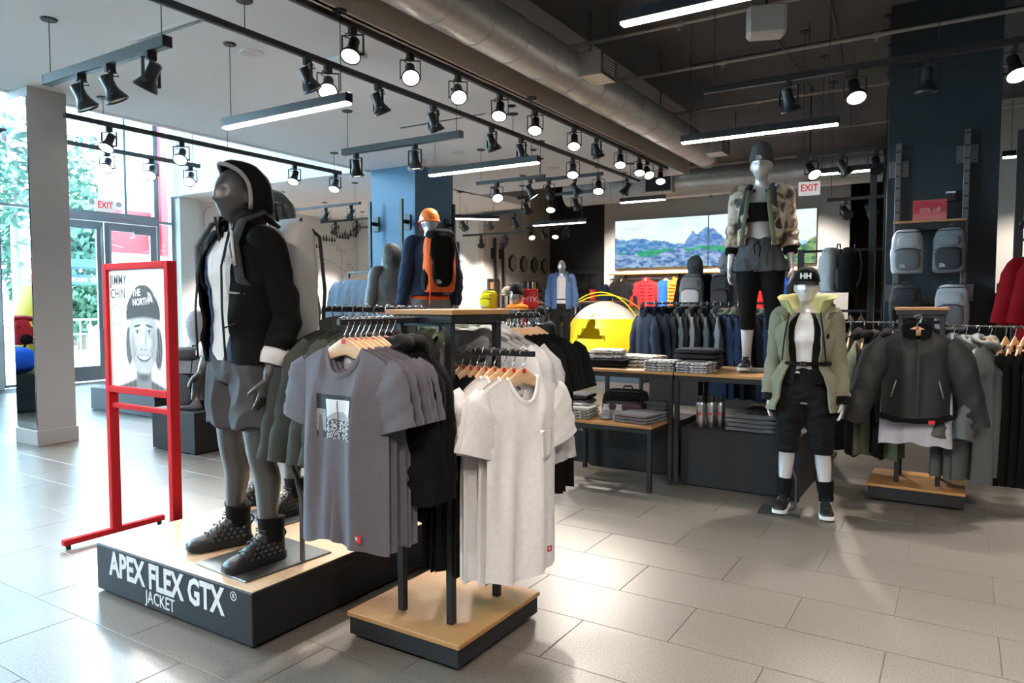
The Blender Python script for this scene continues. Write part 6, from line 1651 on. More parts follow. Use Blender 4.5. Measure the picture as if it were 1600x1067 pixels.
# black alcove door and shoe wall
dr = struct('door_3', MB().box(-9.28, -9.2, 17.55, 17.62, 0, 2.52).box(-8.28, -8.2, 17.55, 17.62, 0, 2.52).box(-9.2, -8.28, 17.55, 17.62, 2.44, 2.52), M['black'])
MB().box(-9.2, -8.28, 17.58, 17.615, .02, 2.44, .003).build('door_leaf', M['char'], dr); MB().box(-9.08, -8.40, 17.572, 17.582, 1.0, 2.3, .002).build('door_glass', M['dark_glass'], dr)
M['pegwall'] = mat('pale pegboard', (.48, .46, .43), .7, var=.05, vscale=3)
sw = thing('shoe_wall_panel', 'pale pegboard panel for shoes beside the black alcove', 'display panel', (-9.84, 15.2, 0))
for r_ in range(4):
    for c_ in range(2): MB().box(0, .03, c_ * 1.17 + .004, c_ * 1.17 + 1.166, .75 * r_ + .004, .75 * r_ + .746, .003).build('board', M['pegwall'], sw)
for i in range(4):
    h = thing('hexagon_frame', '%s hexagonal framed picture from the left above the shoes' % ORD[i], 'picture', (-9.80, 15.55 + i * .55, 2.52), 0, 'hexagonal pictures')
    mb = MB(); pts = [(.17 * math.cos(a), .21 * math.sin(a)) for a in np.linspace(PI / 6, 2 * PI + PI / 6, 7)[:-1]]
    mb.prism(pts, .05); mb.v = [(-y + .05, x, z) for x, y, z in mb.v]; mb.build('frame', M['black'], h)
    mb = MB(); mb.prism([(x * .84, z * .84) for x, z in pts], .004); mb.v = [(.056 - y, x, z) for x, y, z in mb.v]; mb.build('picture', [M['puffgrey'], M['olive2'], M['olive'], M['tan']][i], h)
def far_shoe(m): return cached(('fs', m.name), lambda: MB().loft([[(w * math.cos(a), y, max(0, h * math.sin(a)) ) for a in np.linspace(-.2, PI + .2, 10)] for y, w, h in ((-.14, .01, .03), (-.13, .035, .05), (-.06, .045, .06), (0, .04, .09), (.05, .038, .15), (.11, .036, .16), (.13, .02, .14))]).mesh('far_shoe', m, 60))
k = 0
for r_ in range(3):
    for c_ in range(7):
        if c_ in (2, 3, 4) and r_ > 0 and False: continue
        m = [M['leather'], M['packgrey'], M['packdark'], M['packgrey']][(r_ + c_) % 4]
        o = obj('display_boot', far_shoe(m), None, (-9.70, 15.42 + c_ * .32, 1.82 - r_ * .30), R(90)); tag(o, 'boot number-%s from the left in the %s row of the shoe wall' % (ORD[c_], ['top', 'middle', 'bottom'][r_]), 'shoe', 'boots on the shoe wall'); o['label'] = '%s boot from the left in the %s row of the shoe wall' % (ORD[c_], ['top', 'middle', 'bottom'][r_])
        MB().box(-.05, .05, -.12, .12, -.012, 0, .002).build('sole_shelf', M['char'], o)
for i in range(6):
    o = MB().lathe([(.0, .12), (.03, .12), (.034, .1), (.034, -.1), (.0, -.1)], 10, caps=False).build('hanging_accessory', [M['packdark'], M['steel'], M['packdark'], M['chrome'], M['yellow'], M['packdark']][i], None, loc=(-9.72, 16.1 + i * .12, 1.95)); tag(o, '%s small accessory hanging between the boots' % ORD[i], 'accessory', 'accessories on the shoe wall')
    MB().cyl((-.1, 0, .125), (.02, 0, .125), .006, n=6).build('peg', M['black'], o)
def tablet(loc, rz, w, h, label, face, cat='sign', words=None):
    t = thing('framed_sign', label, cat, loc, rz); MB().box(-w / 2, w / 2, -.012, .012, 0, h, .004).build('frame', M['red'], t); MB().box(-w / 2 + .02, w / 2 - .02, -.0145, -.011, .02, h - .02, .001).build('face', face, t)
    MB().box(-.05, .05, -.05, .05, -.012, 0.001, .002).build('foot', M['black'], t)
    if words: text('lettering', words, h * .4, (0, -.0155, h * .33), (R(90), 0, 0), M['print_white'], t, align='CENTER')
    return t
# tables far back that carry signs
def plain_table(name, label, x0, x1, y0, y1, z): return table(name, label, x0, x1, y0, y1, z)
# ================================================================== tent platform
tp = thing('tent_platform', 'navy platform with white lettering carrying the yellow tent', 'platform', (-6.3, 13.4, 0))
MB().box(-1.25, 1.25, -.9, .9, 0, .555, .005).build('box', mat('slate navy laminate', (.045, .075, .10), .5), tp)
text('lettering', 'DIVISION 2', .30, (-.62, -.902, .15), (R(90), 0, 0), M['print_white'], tp, align='CENTER', bold=.02, sx=.75)
text('bullets', '\u2022TRAIL\n\u2022SLEEP\n\u2022CLIMB', .075, (.62, -.902, .40), (R(90), 0, 0), M['print_white'], tp)
tn = thing('dome_tent', 'yellow and white dome tent with open door on the navy platform', 'tent', (-6.15, 13.3, .555))
def dome(a, b, hh, t0, t1, n=40, k=10, skip=None):
    mb = MB(); V = []; F = []
    for i in range(k + 1):
        t = t0 + (t1 - t0) * i / k
        for j in range(n):
            th = 2 * PI * j / n; e = 1 + .06 * math.cos(4 * th)
            r = math.cos(t * PI / 2) ** 1.05 if t < 1 else .001
            V.append((a * r * e * math.cos(th), b * r * e * math.sin(th), hh * math.sin(t * PI / 2) ** .9 if t > 0 else 0))
    for i in range(k):
        for j in range(n):
            q = (i * n + j, i * n + (j + 1) % n, (i + 1) * n + (j + 1) % n, (i + 1) * n + j)
            c = [sum(V[v][d] for v in q) / 4 for d in range(3)]
            if skip and skip(c): continue
            F.append(q)
    return mb.add(V, F)
door = lambda c: c[1] < 0 and abs(c[0] + .0) < .30 * (1 - (c[2] - .22) / .50) and .22 < c[2] < .72
M['tent_y'] = mat('tent yellow', (.90, .68, .01), .5, var=.1, vscale=6, bump=.3, bscale=6)
M['tent_w'] = mat('tent mesh white', (.72, .70, .64), .6, var=.1, vscale=5, alpha=.82)
dome(.82, .72, .98, 0, .42, 48, 9, door).build('lower_wall', M['tent_y'], tn, 60)
dome(.82, .72, .98, .42, 1, 48, 10, door).build('mesh_canopy', M['tent_w'], tn, 60)
MB().box(-.75, .75, -.62, .62, .005, .03, .01).build('groundsheet', M['tent_y'], tn)
MB().ell((.0, -.1, .14), (.5, .3, .07), 18, 8).build('sleeping_mat', M['packdark'], tn, 180)
for s in (-1, 1):
    MB().tube([(s * .84 * math.cos(t), s * .0 + .74 * math.cos(t) * (1 if s > 0 else -1) * .9, .03 + 1.08 * math.sin(t)) for t in np.linspace(0, PI, 22)], .011, 8).build('pole', M['yellow'], tn, 180)
MB().tube([(.95 * math.cos(t), -.25, .0 + 1.16 * math.sin(t)) for t in np.linspace(.25, PI - .45, 22)], .011, 8).build('ridge_pole', M['yellow'], tn, 180)
MB().tube([(-.31, -.66, .22), (-.15, -.62, .45), (0, -.55, .73), (.15, -.62, .45), (.31, -.66, .22)], .012, 6).build('door_zip', M['yellow'], tn, 180)
# ================================================================== further mannequins
def dressed(label, loc, rz, H, jm, pm, head=None, fem=False, mm='mann_silver', gap=.25, jz=(.5, .845), inner=None, quilt=None, boots=M['packgrey'], hemz=.05, name='mannequin', plate=True, arms=None):
    t = thing(name, label, 'mannequin', loc, rz); B = Body(H, fem, la=arms, ra=arms); B.build(M[mm], t, .014, hand=True)
    trousers(B, hemz * H, .014, pm, t, 'pants', .60, None, .014, (.008, 12))
    j = shell(B, jz[0] * H, jz[1] * H, .045, gap, .012, 18, 34, quilt, (.008, 8), 3, .01, .7).build('jacket', jm, t, 60)
    for i in (0, 1): sleeve(B, i, .082, .06, .95, 4 + i)[0].build('sleeve', jm, j, 60)
    if gap: collar_ring(B, .815 * H, .87 * H, .1, .13, .5, jm, j)
    if inner: shell(B, .52 * H, .83 * H, .02, 0, .006, 12, 30, (.05, .006)).build('inner_layer', inner, t, 60)
    for i in (0, 1): fx, fy, fr = B.feet[i]; shoe(t, (fx, fy, .009), fr, boots, M['rubber'], .11, name='boot')
    if plate: MB().box(-.2, .2, -.2, .2, 0, .008, .002).build('base_plate', M['gunmetal'], t)
    return t, B
tdiv, Bd = dressed('silver mannequin in an open blue parka standing left of the tent', (-6.85, 12.75, .555), R(25), 1.80, M['bluetech'], M['jblack'], gap=.45, inner=M['puffgrey'], jz=(.46, .845))
MB().tube([(.1, .1, 1.52), (.12, -.05, 1.56), (.15, -.14, 1.4), (.17, 0, 1.15)], .025, 8, flat=.4, up=(1, 0, 0)).build('pack_strap', M['packdark'], tdiv, 180)
Bc = [((.1 + .052) * math.sin(a), -.135 * math.cos(a), .95) for a in np.linspace(0, 2 * PI, 25)]
MB().tube([(x * 1.18, y * 1.05, 1.02) for x, y, z in Bc], .012, 6).build('belt', M['packdark'], tdiv, 180)
# helmet climber and grey hooded one, seen from behind
cp = thing('climber_platform', 'black platform under the two mannequins seen from behind', 'platform', (-4.75, 5.75, 0))
MB().box(-.85, .85, -.42, .5, 0, .60, .004).build('box', M['char'], cp); MB().box(-.85, .85, -.42, .5, .60, .615, .002).build('top_board', M['wood'], cp)
tc_, Bk = dressed('mannequin from behind with orange helmet and navy puffer', (-4.50, 5.62, .615), R(238), 1.80, M['navyc'], M['foldgrey'], gap=0, jz=(.53, .85), quilt=(.045, .010), hemz=.30, mm='mann_silver')
hc = obj('helmet', None, tc_, Bk.hc, 0); k_ = Bk.hk
MB().loft([[(.098 * k_ * c * math.cos(a), (.004 + .122 * c * math.sin(a)) * k_, (.0 + .135 * s) * k_) for a in np.linspace(0, 2 * PI, 29)[:-1]] for c, s in [(math.cos(t) ** .8 if t < 1.5 else .02, math.sin(t)) for t in np.linspace(0, 1.57, 9)]]).build('dome', M['plastic_orange'], hc, 60)
MB().tube([(.1 * k_ * math.cos(a), (.004 + .125 * math.sin(a)) * k_, .004) for a in np.linspace(0, 2 * PI, 29)], .008, 6).build('rim', M['plastic_orange'], hc, 180)
for i in range(5): MB().tube([(-.05 + .02 * math.sin(i), .10 - .02 * abs(i - 2), .04 + i * .016), (0, .118 - .012 * i, .045 + i * .016), (.05, .10 - .02 * abs(i - 2), .04 + i * .016)], .004, 6).build('vent_slot', M['dorange'], hc, 180)
for s in (-1, 1): MB().tube([(s * .09, 0, .0), (s * .08, -.03, -.07), (s * .03, -.07, -.12)], .005, 6).build('chin_strap', M['dorange'], hc, 180)
MB().tube([(.185 * math.sin(a), -.145 * math.cos(a), .93 + .0 * a) for a in np.linspace(0, 2 * PI, 30)], .022, 8, flat=.5).build('harness_belt', M['dorange'], tc_, 180)
for s in (-1, 1): MB().tube([(s * .09 + .10 * math.sin(a), -.10 * math.cos(a) + .01, .76) for a in np.linspace(0, 2 * PI, 24)], .018, 8, flat=.5).build('leg_loop', M['dorange'], tc_, 180)
backpack('backpack', 'black and orange climbing pack on the helmet mannequin', Vector((-4.50, 5.62, .615)) + Matrix.Rotation(R(238), 3, 'Z') @ Vector((0, .16, .98)), R(238), .30, .19, .58, M['rust'], M['tee_black'], M['tee_black'], 'hike', logo=True, straps=False); cpk = bpy.data.objects['climber_platform']; pko = [o for o in COL.objects if o.get('label', '').startswith('black and orange climbing')][0]; MB().ell((0, .19, .41), (.125, .05, .16), 18, 10, p=2.8).build('front_panel', M['tee_black'], pko, 180)
for s_ in (-1, 1): MB().tube([(s_ * .12, .2, .5), (s_ * .15, .23, .3), (s_ * .14, .24, .0), (s_ * .14, .22, -.12)], .012, 6, flat=.4).build('hanging_strap', M['dorange'] if s_ > 0 else M['tee_black'], pko, 180)
th_, Bh = dressed('mannequin from behind in a grey hooded rain jacket', (-5.10, 5.72, .615), R(232), 1.46, M['nylon_slate'], M['shorts'], gap=0, jz=(.56, .845), hemz=.30)
hood_up(Bh, M['nylon_slate'], th_, None, 1.22)
MB().tube([(.17 * math.sin(a), -.135 * math.cos(a), .78) for a in np.linspace(0, 2 * PI, 30)], .024, 8, flat=.5).build('harness_belt', M['dorange'], th_, 180)
for s in (-1, 1): MB().tube([(s * .08 + .09 * math.sin(a), -.09 * math.cos(a) + .01, .68) for a in np.linspace(0, 2 * PI, 24)], .012, 8, flat=.5).build('leg_loop', M['white'], th_, 180)
# backs of two shoppers' mannequins before the screen
bp_ = thing('back_platform', 'black platform under the hooded mannequins before the screen', 'platform', (-3.18, 10.6, 0)); MB().box(-.8, .8, -.4, .4, 0, .42, .004).build('box', M['char'], bp_); MB().box(-.8, .8, -.4, .4, .42, .435, .002).build('top_board', M['wood'], bp_)
t1_, b1_ = dressed('mannequin from behind in a black hood before the mountain screen', (-3.42, 10.6, .435), PI + .1, 1.74, M['jblack'], M['jblack'], gap=0); hood_up(b1_, M['slate'], t1_, None, 1.1)
backpack('backpack', 'grey day pack on the black hooded mannequin before the screen', Vector((-3.42, 10.6, .435)) + Matrix.Rotation(PI + .1, 3, 'Z') @ Vector((0, .15, 1.0)), PI + .1, .34, .2, .48, M['packgrey'], M['packpale'], M['packdark'], 'day', straps=False)
t2_, b2_ = dressed('mannequin from behind in a grey hood before the mountain screen', (-2.95, 10.65, .435), PI - .1, 1.76, M['puffgrey'], M['jblack'], gap=0); hood_up(b2_, M['greyv'], t2_, None, 1.14)
backpack('backpack', 'black slim pack on the grey hooded mannequin before the screen', Vector((-2.95, 10.65, .435)) + Matrix.Rotation(PI - .1, 3, 'Z') @ Vector((0, .15, .98)), PI - .1, .31, .16, .5, M['packdark'], M['packdark'], M['jblack'], 'day', straps=False)
# ================================================================== racks farther back
def simple_rack(label, x0, x1, y, z, name='clothes_rail', posts=None):
    t = thing(name, label, 'clothes rail', ((x0 + x1) / 2, y, 0)); a = (x1 - x0) / 2
    MB().box(-a, a, -.015, .015, z - .025, z, .002).build('bar', M['black'], t)
    for s in (-1, 1):
        MB().box(s * a - .018, s * a + .018, -.018, .018, .02, z - .02, .002).build('post', M['black'], t); MB().box(s * a - .03, s * a + .03, -.25, .25, 0, .025, .002).build('foot', M['black'], t)
    return t
simple_rack('black rail of fur trimmed parkas behind the tall tables', -2.98, -1.05, 7.4, 1.50)
rail_of('jacket', [M['navy2']], 3, (-2.90, 7.3, 1.50), (-2.74, 7.36, 1.50), R(-48), 'navy quilted jacket', 'at the left of the parka rail', 'quilted_jacket', 'jacket', stand=True)
rail_of('jacket', [M['jblack'], M['slate'], M['jblack'], M['foldgrey']], 8, (-2.66, 7.4, 1.50), (-2.2, 7.4, 1.50), R(-58), 'dark jacket', 'on the parka rail beside the navy ones', 'hanging_jacket', 'jacket', stand=True)
rail_of('coat', [M['navyc'], M['navyc'], M['navy2'], M['jblack']], 12, (-2.13, 7.4, 1.50), (-1.15, 7.4, 1.50), R(-56), 'fur hooded parka', 'on the rail behind the tall tables', 'parka', 'parka', hood='fur', hang='wire')
rk = floor_rack('four_way_rack', 'black rack of olive hoodies behind the grey t-shirts', -4.05, -3.4, 4.45, 5.05, .1, [(-3.85, 4.6), (-3.6, 4.6), (-3.85, 4.9), (-3.6, 4.9)], None, 1.40)
arm(rk, (-4.55, 4.75, 1.40), (-2.75, 4.75, 1.40))
rail_of('jacket', [M['navyc'], M['olive'], M['olive']], 6, (-4.5, 4.75, 1.40), (-3.95, 4.75, 1.40), R(90), 'olive hoodie', 'left of the posts on the second rack', 'hoodie', 'hoodie', hood='same')
rail_of('jacket', [M['olive2'], M['olive']], 8, (-3.75, 4.75, 1.40), (-3.15, 4.75, 1.40), R(90), 'khaki hoodie', 'right of the posts on the second rack', 'hoodie', 'hoodie', hood='same')
simple_rack('black rail of charcoal shirts right of the wooden rack cap', -4.62, -3.98, 6.75, 1.36)
rail_of('tee', [M['slate'], M['jblack'], M['slate']], 12, (-4.56, 6.75, 1.36), (-4.03, 6.75, 1.36), R(115), 'charcoal shirt', 'on the rail right of the wooden cap', 'hanging_shirt', 'shirt', hang='wire')
simple_rack('farther black rail of light jackets before the tent', -6.1, -5.25, 9.3, 1.42)
rail_of('jacket', [M['dred'], M['tan'], M['olive2'], M['olive'], M['tan']], 8, (-6.0, 9.3, 1.42), (-5.32, 9.3, 1.42), R(100), 'mixed colour jacket', 'on the rail before the tent', 'hanging_jacket', 'jacket')
simple_rack('rail of pale blue rain shells left of the blue column', -7.6, -6.5, 7.6, 1.95)
rail_of('coat', [M['sky']], 7, (-7.5, 7.6, 1.95), (-6.6, 7.6, 1.95), R(70), 'pale blue rain shell', 'left of the blue column', 'rain_shell', 'jacket')
ch = thing('child_mannequin', 'small mannequin in black beanie and puffer among the racks', 'mannequin', (-4.2, 7.3, .30)); Bch = Body(1.12); Bch.build(M['mann_silver'], ch, .012)
trousers(Bch, .06, .012, M['jblack'], ch, 'pants', .6, None, .012, (.006, 12))
jc = shell(Bch, .52, .945, .04, 0, .01, 16, 30, (.04, .01), (.004, 8)).build('puffer', M['jblack'], ch, 60)
for i in (0, 1): sleeve(Bch, i, .062, .05, .9, 3, quilt=(7, .006))[0].build('sleeve', M['jblack'], jc, 60)
beanie(Bch, M['tee_black'], ch)
pb = thing('child_platform', 'black plinth under the small mannequin', 'plinth', (-4.2, 7.3, 0)); MB().box(-.25, .25, -.25, .25, 0, .28, .004).build('box', M['char'], pb); MB().box(-.25, .25, -.25, .25, .28, .30, .002).build('top_board', M['wood'], pb)
# middle distance table with caps, head form, yellow bag and signs
table('display_table', 'far black table with caps and the yellow bag', -6.4, -4.9, 7.95, 8.6, 1.42)
def cap_on_stand(x, y, z, m, label):
    t = thing('cap_on_stand', label, 'cap', (x, y, z), rnd.uniform(-.5, .5)); class_ = type('Q', (), {})(); class_.hc = Vector((0, 0, .12)); class_.hk = 1.05; class_.yaw = 0.
    cap_hat(class_, m, t, 'crown_and_brim'); MB().cyl((0, 0, 0), (0, 0, .2), .012, n=8).cyl((0, 0, 0), (0, 0, .008), .08, n=16).build('stand', M['black'], t)
cap_on_stand(-5.55, 8.2, 1.42, M['slate'], 'grey cap on a stand beside the helmet mannequin'); cap_on_stand(-5.25, 8.25, 1.46, M['tan'], 'tan cap on a stand right of the grey one')
yb = backpack('yellow_bag', 'bright yellow bag on the far table', (-5.42, 8.1, 1.42), PI, .22, .16, .24, M['yellow'], M['yellow'], M['tee_black'], 'day', straps=False)
hf = thing('head_form', 'silver head form in a black beanie above orange fabric', 'head form', (-5.05, 8.15, 1.42)); hb = type('Q', (), {})(); Bx = Body(1.84); mbx = MB(); Bx.head(mbx); mbx.v = [(x, y, z - 1.84 * .932 + .17) for x, y, z in mbx.v]; mbx.cyl((0, 0, 0), (0, 0, .1), .05)
remesh(mbx, .009, 'head', M['mann_silver'], hf, 2); hb.hc = Vector((0, -.012 * 1.84, .17)); hb.hk = 1.; hb.yaw = 0.; beanie(hb, M['tee_black'], hf); MB().ell((0, 0, .02), (.16, .12, .05), 16, 8).build('orange_scarf', M['orange'], hf, 180)
tablet((-4.93, 8.3, 1.42), .2, .2, .26, 'small red framed sign with white letters on the far table', M['redtag'], words='MTK')
tablet((-8.5, 14.2, 1.54), R(25), .28, .24, 'red framed sign with blue picture before the shoe wall', M['bluetech'])
tbs = table('sign_table', 'far dark table carrying the blue picture sign', -8.9, -8.1, 13.95, 14.45, 1.52)
tablet((-7.25, 15.0, 1.57), .1, .15, .25, 'small red sign card behind the tent', M['redtag'])
tb2 = table('sign_table', 'dark pedestal table carrying the small red card', -7.5, -6.6, 14.8, 15.3, 1.55)
b_ = thing('bust_form', 'navy hooded bust beside the small red card behind the tent', 'bust', (-6.95, 15.05, 1.55)); MB().loft([[(r * .6 * math.cos(a), r * .45 * math.sin(a), z * .58) for a in np.linspace(0, 2 * PI, 21)[:-1]] for r, z in ((.2, 0), (.24, .1), (.22, .25), (.1, .33), (.13, .4), (.15, .5), (.12, .6), (.03, .66))]).build('jacket_and_hood', M['navyc'], b_, 60); MB().box(-.08, .08, -.06, .06, -.001, .02, .003).build('base', M['black'], b_)
# wall gear on the white wall right of the blue column
gx = thing('gear_rail', 'black slotted rails for packs on the white wall', 'wall rail', (-11.2, 14.3, 0))
for x in (-.6, .6): MB().box(x - .025, x + .025, -.02, .04, .8, 3.0, .002).build('strip', M['black'], gx)
for z in (2.55, 1.9, 1.25): MB().box(-.7, .7, -.06, -.02, z, z + .03, .002).build('bar', M['black'], gx)
MB().box(-.8, .8, -.35, .04, 1.25, 1.28, .002).build('shelf_board', M['wood'], gx)
for i, (x, z, a, b, lb) in enumerate([(-11.45, 2.0, M['green'], M['green'], 'large green hiking pack hanging on the white wall'), (-11.85, 2.1, M['red'], M['dred'], 'red hiking pack hanging on the white wall'), (-11.05, 2.05, M['jblack'], M['green'], 'black and green hiking pack hanging on the white wall'), (-11.7, 1.3, M['teal'], M['teal'], 'teal duffel pack on the shelf of the white wall'), (-11.1, 1.3, M['camogrey'], M['camogrey'], 'pale camouflage pack on the shelf of the white wall')]):
    backpack('backpack', lb, (x, 14.22, z), PI, .36, .24, .62 if z > 1.5 else .45, a, b, M['packdark'], 'hike', 'packs on the white wall', straps=False)
# ladder standards on the blue column
for i, (x, y, rz) in enumerate([(-8.3, 8.80, 0), (-7.62, 8.80, 0), (-7.30, 9.75, R(90))]):
    t = thing('slotted_standard', ['left slotted standard on the lit face of the blue column', 'right slotted standard on the lit face of the blue column', 'slotted standard on the dark side of the blue column'][i], 'shelf standard', (x, y, 0), rz, 'slotted standards of the blue column')
    MB().box(-.028, .028, -.02, .02, .3, 3.15, .002).build('strip', M['black'], t)
    for k in range(16): MB().box(-.045, -.02, -.018, .018, .45 + k * .165, .462 + k * .165, .001).build('rung', M['black'], t)
    for z in (2.8, 1.2): MB().box(-.02, .02, 0, .15, z - .03, z + .03, .002).box(-.06, .06, .135, .155, z - .12, z + .12, .002).build('bracket', M['black'], t)
# slotted standards on the beige wall
for i, y in enumerate((14.75, 15.1)):
    t = thing('slotted_standard', ['left black standard on the beige wall by the shoes', 'right black standard on the beige wall by the shoes'][i], 'shelf standard', (-9.78, y, 0), 0, 'standards of the beige wall'); MB().box(-.02, .02, -.04, .04, .2, 3.1 - .1 * i, .002).build('strip', M['black'], t); MB().box(-.07, -.02, -.08, .08, 2.6, 2.85, .002).build('bracket', M['black'], t)
dx = struct('door_4', MB().box(-9.85, -9.80, 14.5, 14.56, 0, 2.1).box(-9.85, -9.80, 14.92, 14.98, 0, 2.1).box(-9.85, -9.80, 14.56, 14.92, 2.04, 2.1), M['black']); MB().box(-9.845, -9.82, 14.56, 14.92, 0.01, 2.04).build('door_leaf', M['wood'], dx)
# ================================================================== map mural
mp = thing('map_mural', 'thin black drawn map with pine trees on the white wall', 'mural', (-13.988, 9.5, 0))
rm = random.Random(4)
for k in range(8):
    y0, z0 = rm.uniform(.3, 4.4), rm.uniform(1.2, 3.4); P = [(0, y0, z0)]
    a = rm.uniform(0, 6)
    for _ in range(12): a += rm.uniform(-.5, .5); P.append((0, min(4.7, max(.1, P[-1][1] + .28 * math.cos(a))), min(3.6, max(.9, P[-1][2] + .22 * math.sin(a)))))
    q = cr(P, 3); MB().tube([tuple(x) for x in q], .006, 4).build('route_line', M['print_grey'], mp, 180)
for k in range(34):
    y0, z0 = rm.uniform(.4, 4.5), rm.uniform(1.1, 3.4); mb = MB(); big = k < 10
    for j in range(5 if big else 3):
        s = rm.uniform(.10, .2) if big else rm.uniform(.05, .1); yy_ = y0 + j * .07 * (1.4 if big else 1)
        mb.add([(.004, yy_ - s * .28, z0), (.004, yy_ + s * .28, z0), (.004, yy_, z0 + s), (.004, yy_ - s * .03, z0 - s * .15), (.004, yy_ + s * .03, z0 - s * .15)], [(0, 1, 2), (3, 4, 1, 0)])
    o = mb.build('tree_drawing', M['print_black'] if big else M['print_grey'], mp, 0)
for k in range(26):
    y0, z0 = rm.uniform(.4, 4.5), rm.uniform(1.1, 2.4); mb = MB(); s = rm.uniform(.06, .16)
    mb.tube([(0.003, y0, z0), (.003, y0 + s * .5, z0 + s), (.003, y0 + s * .8, z0 + s * .4), (.003, y0 + s * 1.2, z0 + s * 1.2), (.003, y0 + s * 1.8, z0)], .005, 4).build('peak_drawing', M['print_grey'], mp, 180)
# ================================================================== left: plinths, packs, rail
for lb, x0, x1, y0, y1, h in (('near black plinth with the grey puffer and pack', -7.03, -6.32, 4.22, 4.95, .42), ('far long black plinth behind the red sign', -10.4, -8.85, 5.35, 5.95, .31), ('black plinth behind the near one with packs on it', -8.4, -7.3, 5.6, 6.2, .42)):
    t = thing('plinth', lb, 'plinth', ((x0 + x1) / 2, (y0 + y1) / 2, 0)); a, b = (x1 - x0) / 2, (y1 - y0) / 2
    MB().box(-a, a, -b, b, .01, h, .004).build('box', M['char'], t); MB().box(-a + .03, a - .03, -b + .03, b - .03, 0, .012, .001).build('foot', M['black'], t)
bf = thing('child_mannequin', 'seated grey quilted puffer form with hood on the near plinth', 'mannequin', (-6.82, 4.62, .42), R(150)); Bf = Body(1.30); Bf.hc = Vector((0, -.01, .86)); Bf.hk = .92
def seat():
    mb = MB(); 
    mb.loft([[(r * math.cos(a), r * .75 * math.sin(a), z) for a in np.linspace(0, 2 * PI, 33)[:-1]] for r, z in [((q[0] + .012 * abs(math.sin(PI * q[1] / .05))), q[1]) for q in [tuple(x) for x in cr([(.16, 0), (.20, .08), (.205, .25), (.2, .45), (.18, .58), (.1, .66), (.12, .72), (.145, .82), (.14, .9), (.08, .98), (.01, 1.0)], 5)]]])
    return mb
seat().build('quilted_body', M['puffgrey'], bf, 60)
for s in (-1, 1): MB().tube([(s * .17, 0, .58), (s * .24, .02, .45), (s * .27, -.05, .28), (s * .22, -.16, .2)], [.075 + .0, .08, .07, .055], 14).build('quilted_sleeve', M['puffgrey'], bf, 180)
for s in (-1, 1): MB().tube([(s * .1, 0, .06), (s * .14, -.22, .09), (s * .15, -.30, .02)], [.09, .075, .06], 12).build('camo_leg', M['camogrey'], bf, 180)
backpack('backpack', 'grey hiking pack standing on the near plinth before the puffer', (-6.66, 4.50, .42), R(200), .34, .22, .60, M['packgrey'], M['packdark'], M['jblack'], 'hike', straps=True)
simple_rack('black rail of dark jackets behind the red sign', -9.2, -7.7, 6.6, 1.44)
rail_of('jacket', [M['jblack'], M['slate'], M['navy2']], 12, (-9.1, 6.6, 1.44), (-7.8, 6.6, 1.44), R(70), 'dark jacket', 'on the rail behind the red sign', 'hanging_jacket', 'jacket')
ts = thing('rail_shelf', 'black shelf above the rail behind the red sign', 'shelf', (-8.45, 6.6, 1.52)); MB().box(-.78, .78, -.2, .2, 0, .025, .002).build('board', M['char'], ts)
for s in (-1, 1): MB().box(s * .7 - .01, s * .7 + .01, -.02, .02, -.085, 0.001, .002).build('bracket', M['black'], ts)
for i, (x, a, b, hh) in enumerate([(-8.0, M['packdark'], M['packgrey'], .58), (-8.35, M['jblack'], M['packdark'], .55), (-7.82, M['slate'], M['slate'], .62)]): backpack('backpack', ['charcoal hiking pack on the shelf behind the red sign', 'black hiking pack farther left on the shelf behind the red sign', 'blue grey pack at the right end of the shelf behind the sign'][i], (x, 6.55, 1.545), PI + .3 - .3 * i, .34, .24, hh, a, b, M['jblack'] if i else M['teal'], 'hike', straps=False)
rc = thing('baseball_cap', 'dark red cap on a stand just above the red sign', 'cap', (-8.75, 6.55, 1.545)); q_ = type('Q', (), {})(); q_.hc = Vector((0, 0, .16)); q_.hk = 1.25; q_.yaw = .6; cap_hat(q_, M['dred'], rc, 'cap'); MB().cyl((0, 0, 0), (0, 0, .3), .012, n=8).cyl((0, 0, 0), (0, 0, .01), .08, n=16).build('stand', M['black'], rc)
# seen in the mirror: tent, duffel and red bag left of the view
mz = thing('mirror_plinth', 'black plinth reflected in the column mirror', 'plinth', (-11.3, 2.5, 0)); MB().box(-.5, .5, -.4, .4, 0, .5, .004).build('box', M['char'], mz); MB().box(-.46, .46, -.36, .36, .5, .506, .001).build('top_sheet', M['black'], mz)
df = thing('duffel_bag', 'blue duffel bag reflected in the column mirror', 'bag', (-11.3, 2.5, .506)); d_ = MB().ell((0, 0, .19), (.42, .22, .19), 22, 12, p=2.8); d_.build('bag_body', M['royal'], df, 180); MB().tube([(-.2, -.2, .25), (-.15, -.26, .42), (.15, -.26, .42), (.2, -.2, .25)], .018, 8).build('handle', M['jblack'], df, 180); dome_logo('logo', .12, (-.05, -.225, .25), (R(90), 0, 0), M['print_black'], df)
backpack('red_bag', 'red and black pack reflected in the column mirror above the duffel', (-11.45, 2.45, .90), PI, .36, .24, .4, M['red'], M['dred'], M['jblack'], 'hike', straps=False)
mt = thing('display_tent', 'large yellow and white tent reflected in the column mirror', 'tent', (-12.0, 1.0, 0)); dome(1.3, 1.2, 2.6, 0, .45, 40, 8).build('lower_wall', M['tent_y'], mt, 60); dome(1.3, 1.2, 2.6, .45, 1, 40, 10).build('canopy', M['tent_w'], mt, 60); MB().tube([(1.35 * math.cos(t), .2, 2.72 * math.sin(t)) for t in np.linspace(0, PI, 24)], .02, 8).build('pole', M['yellow'], mt, 180)
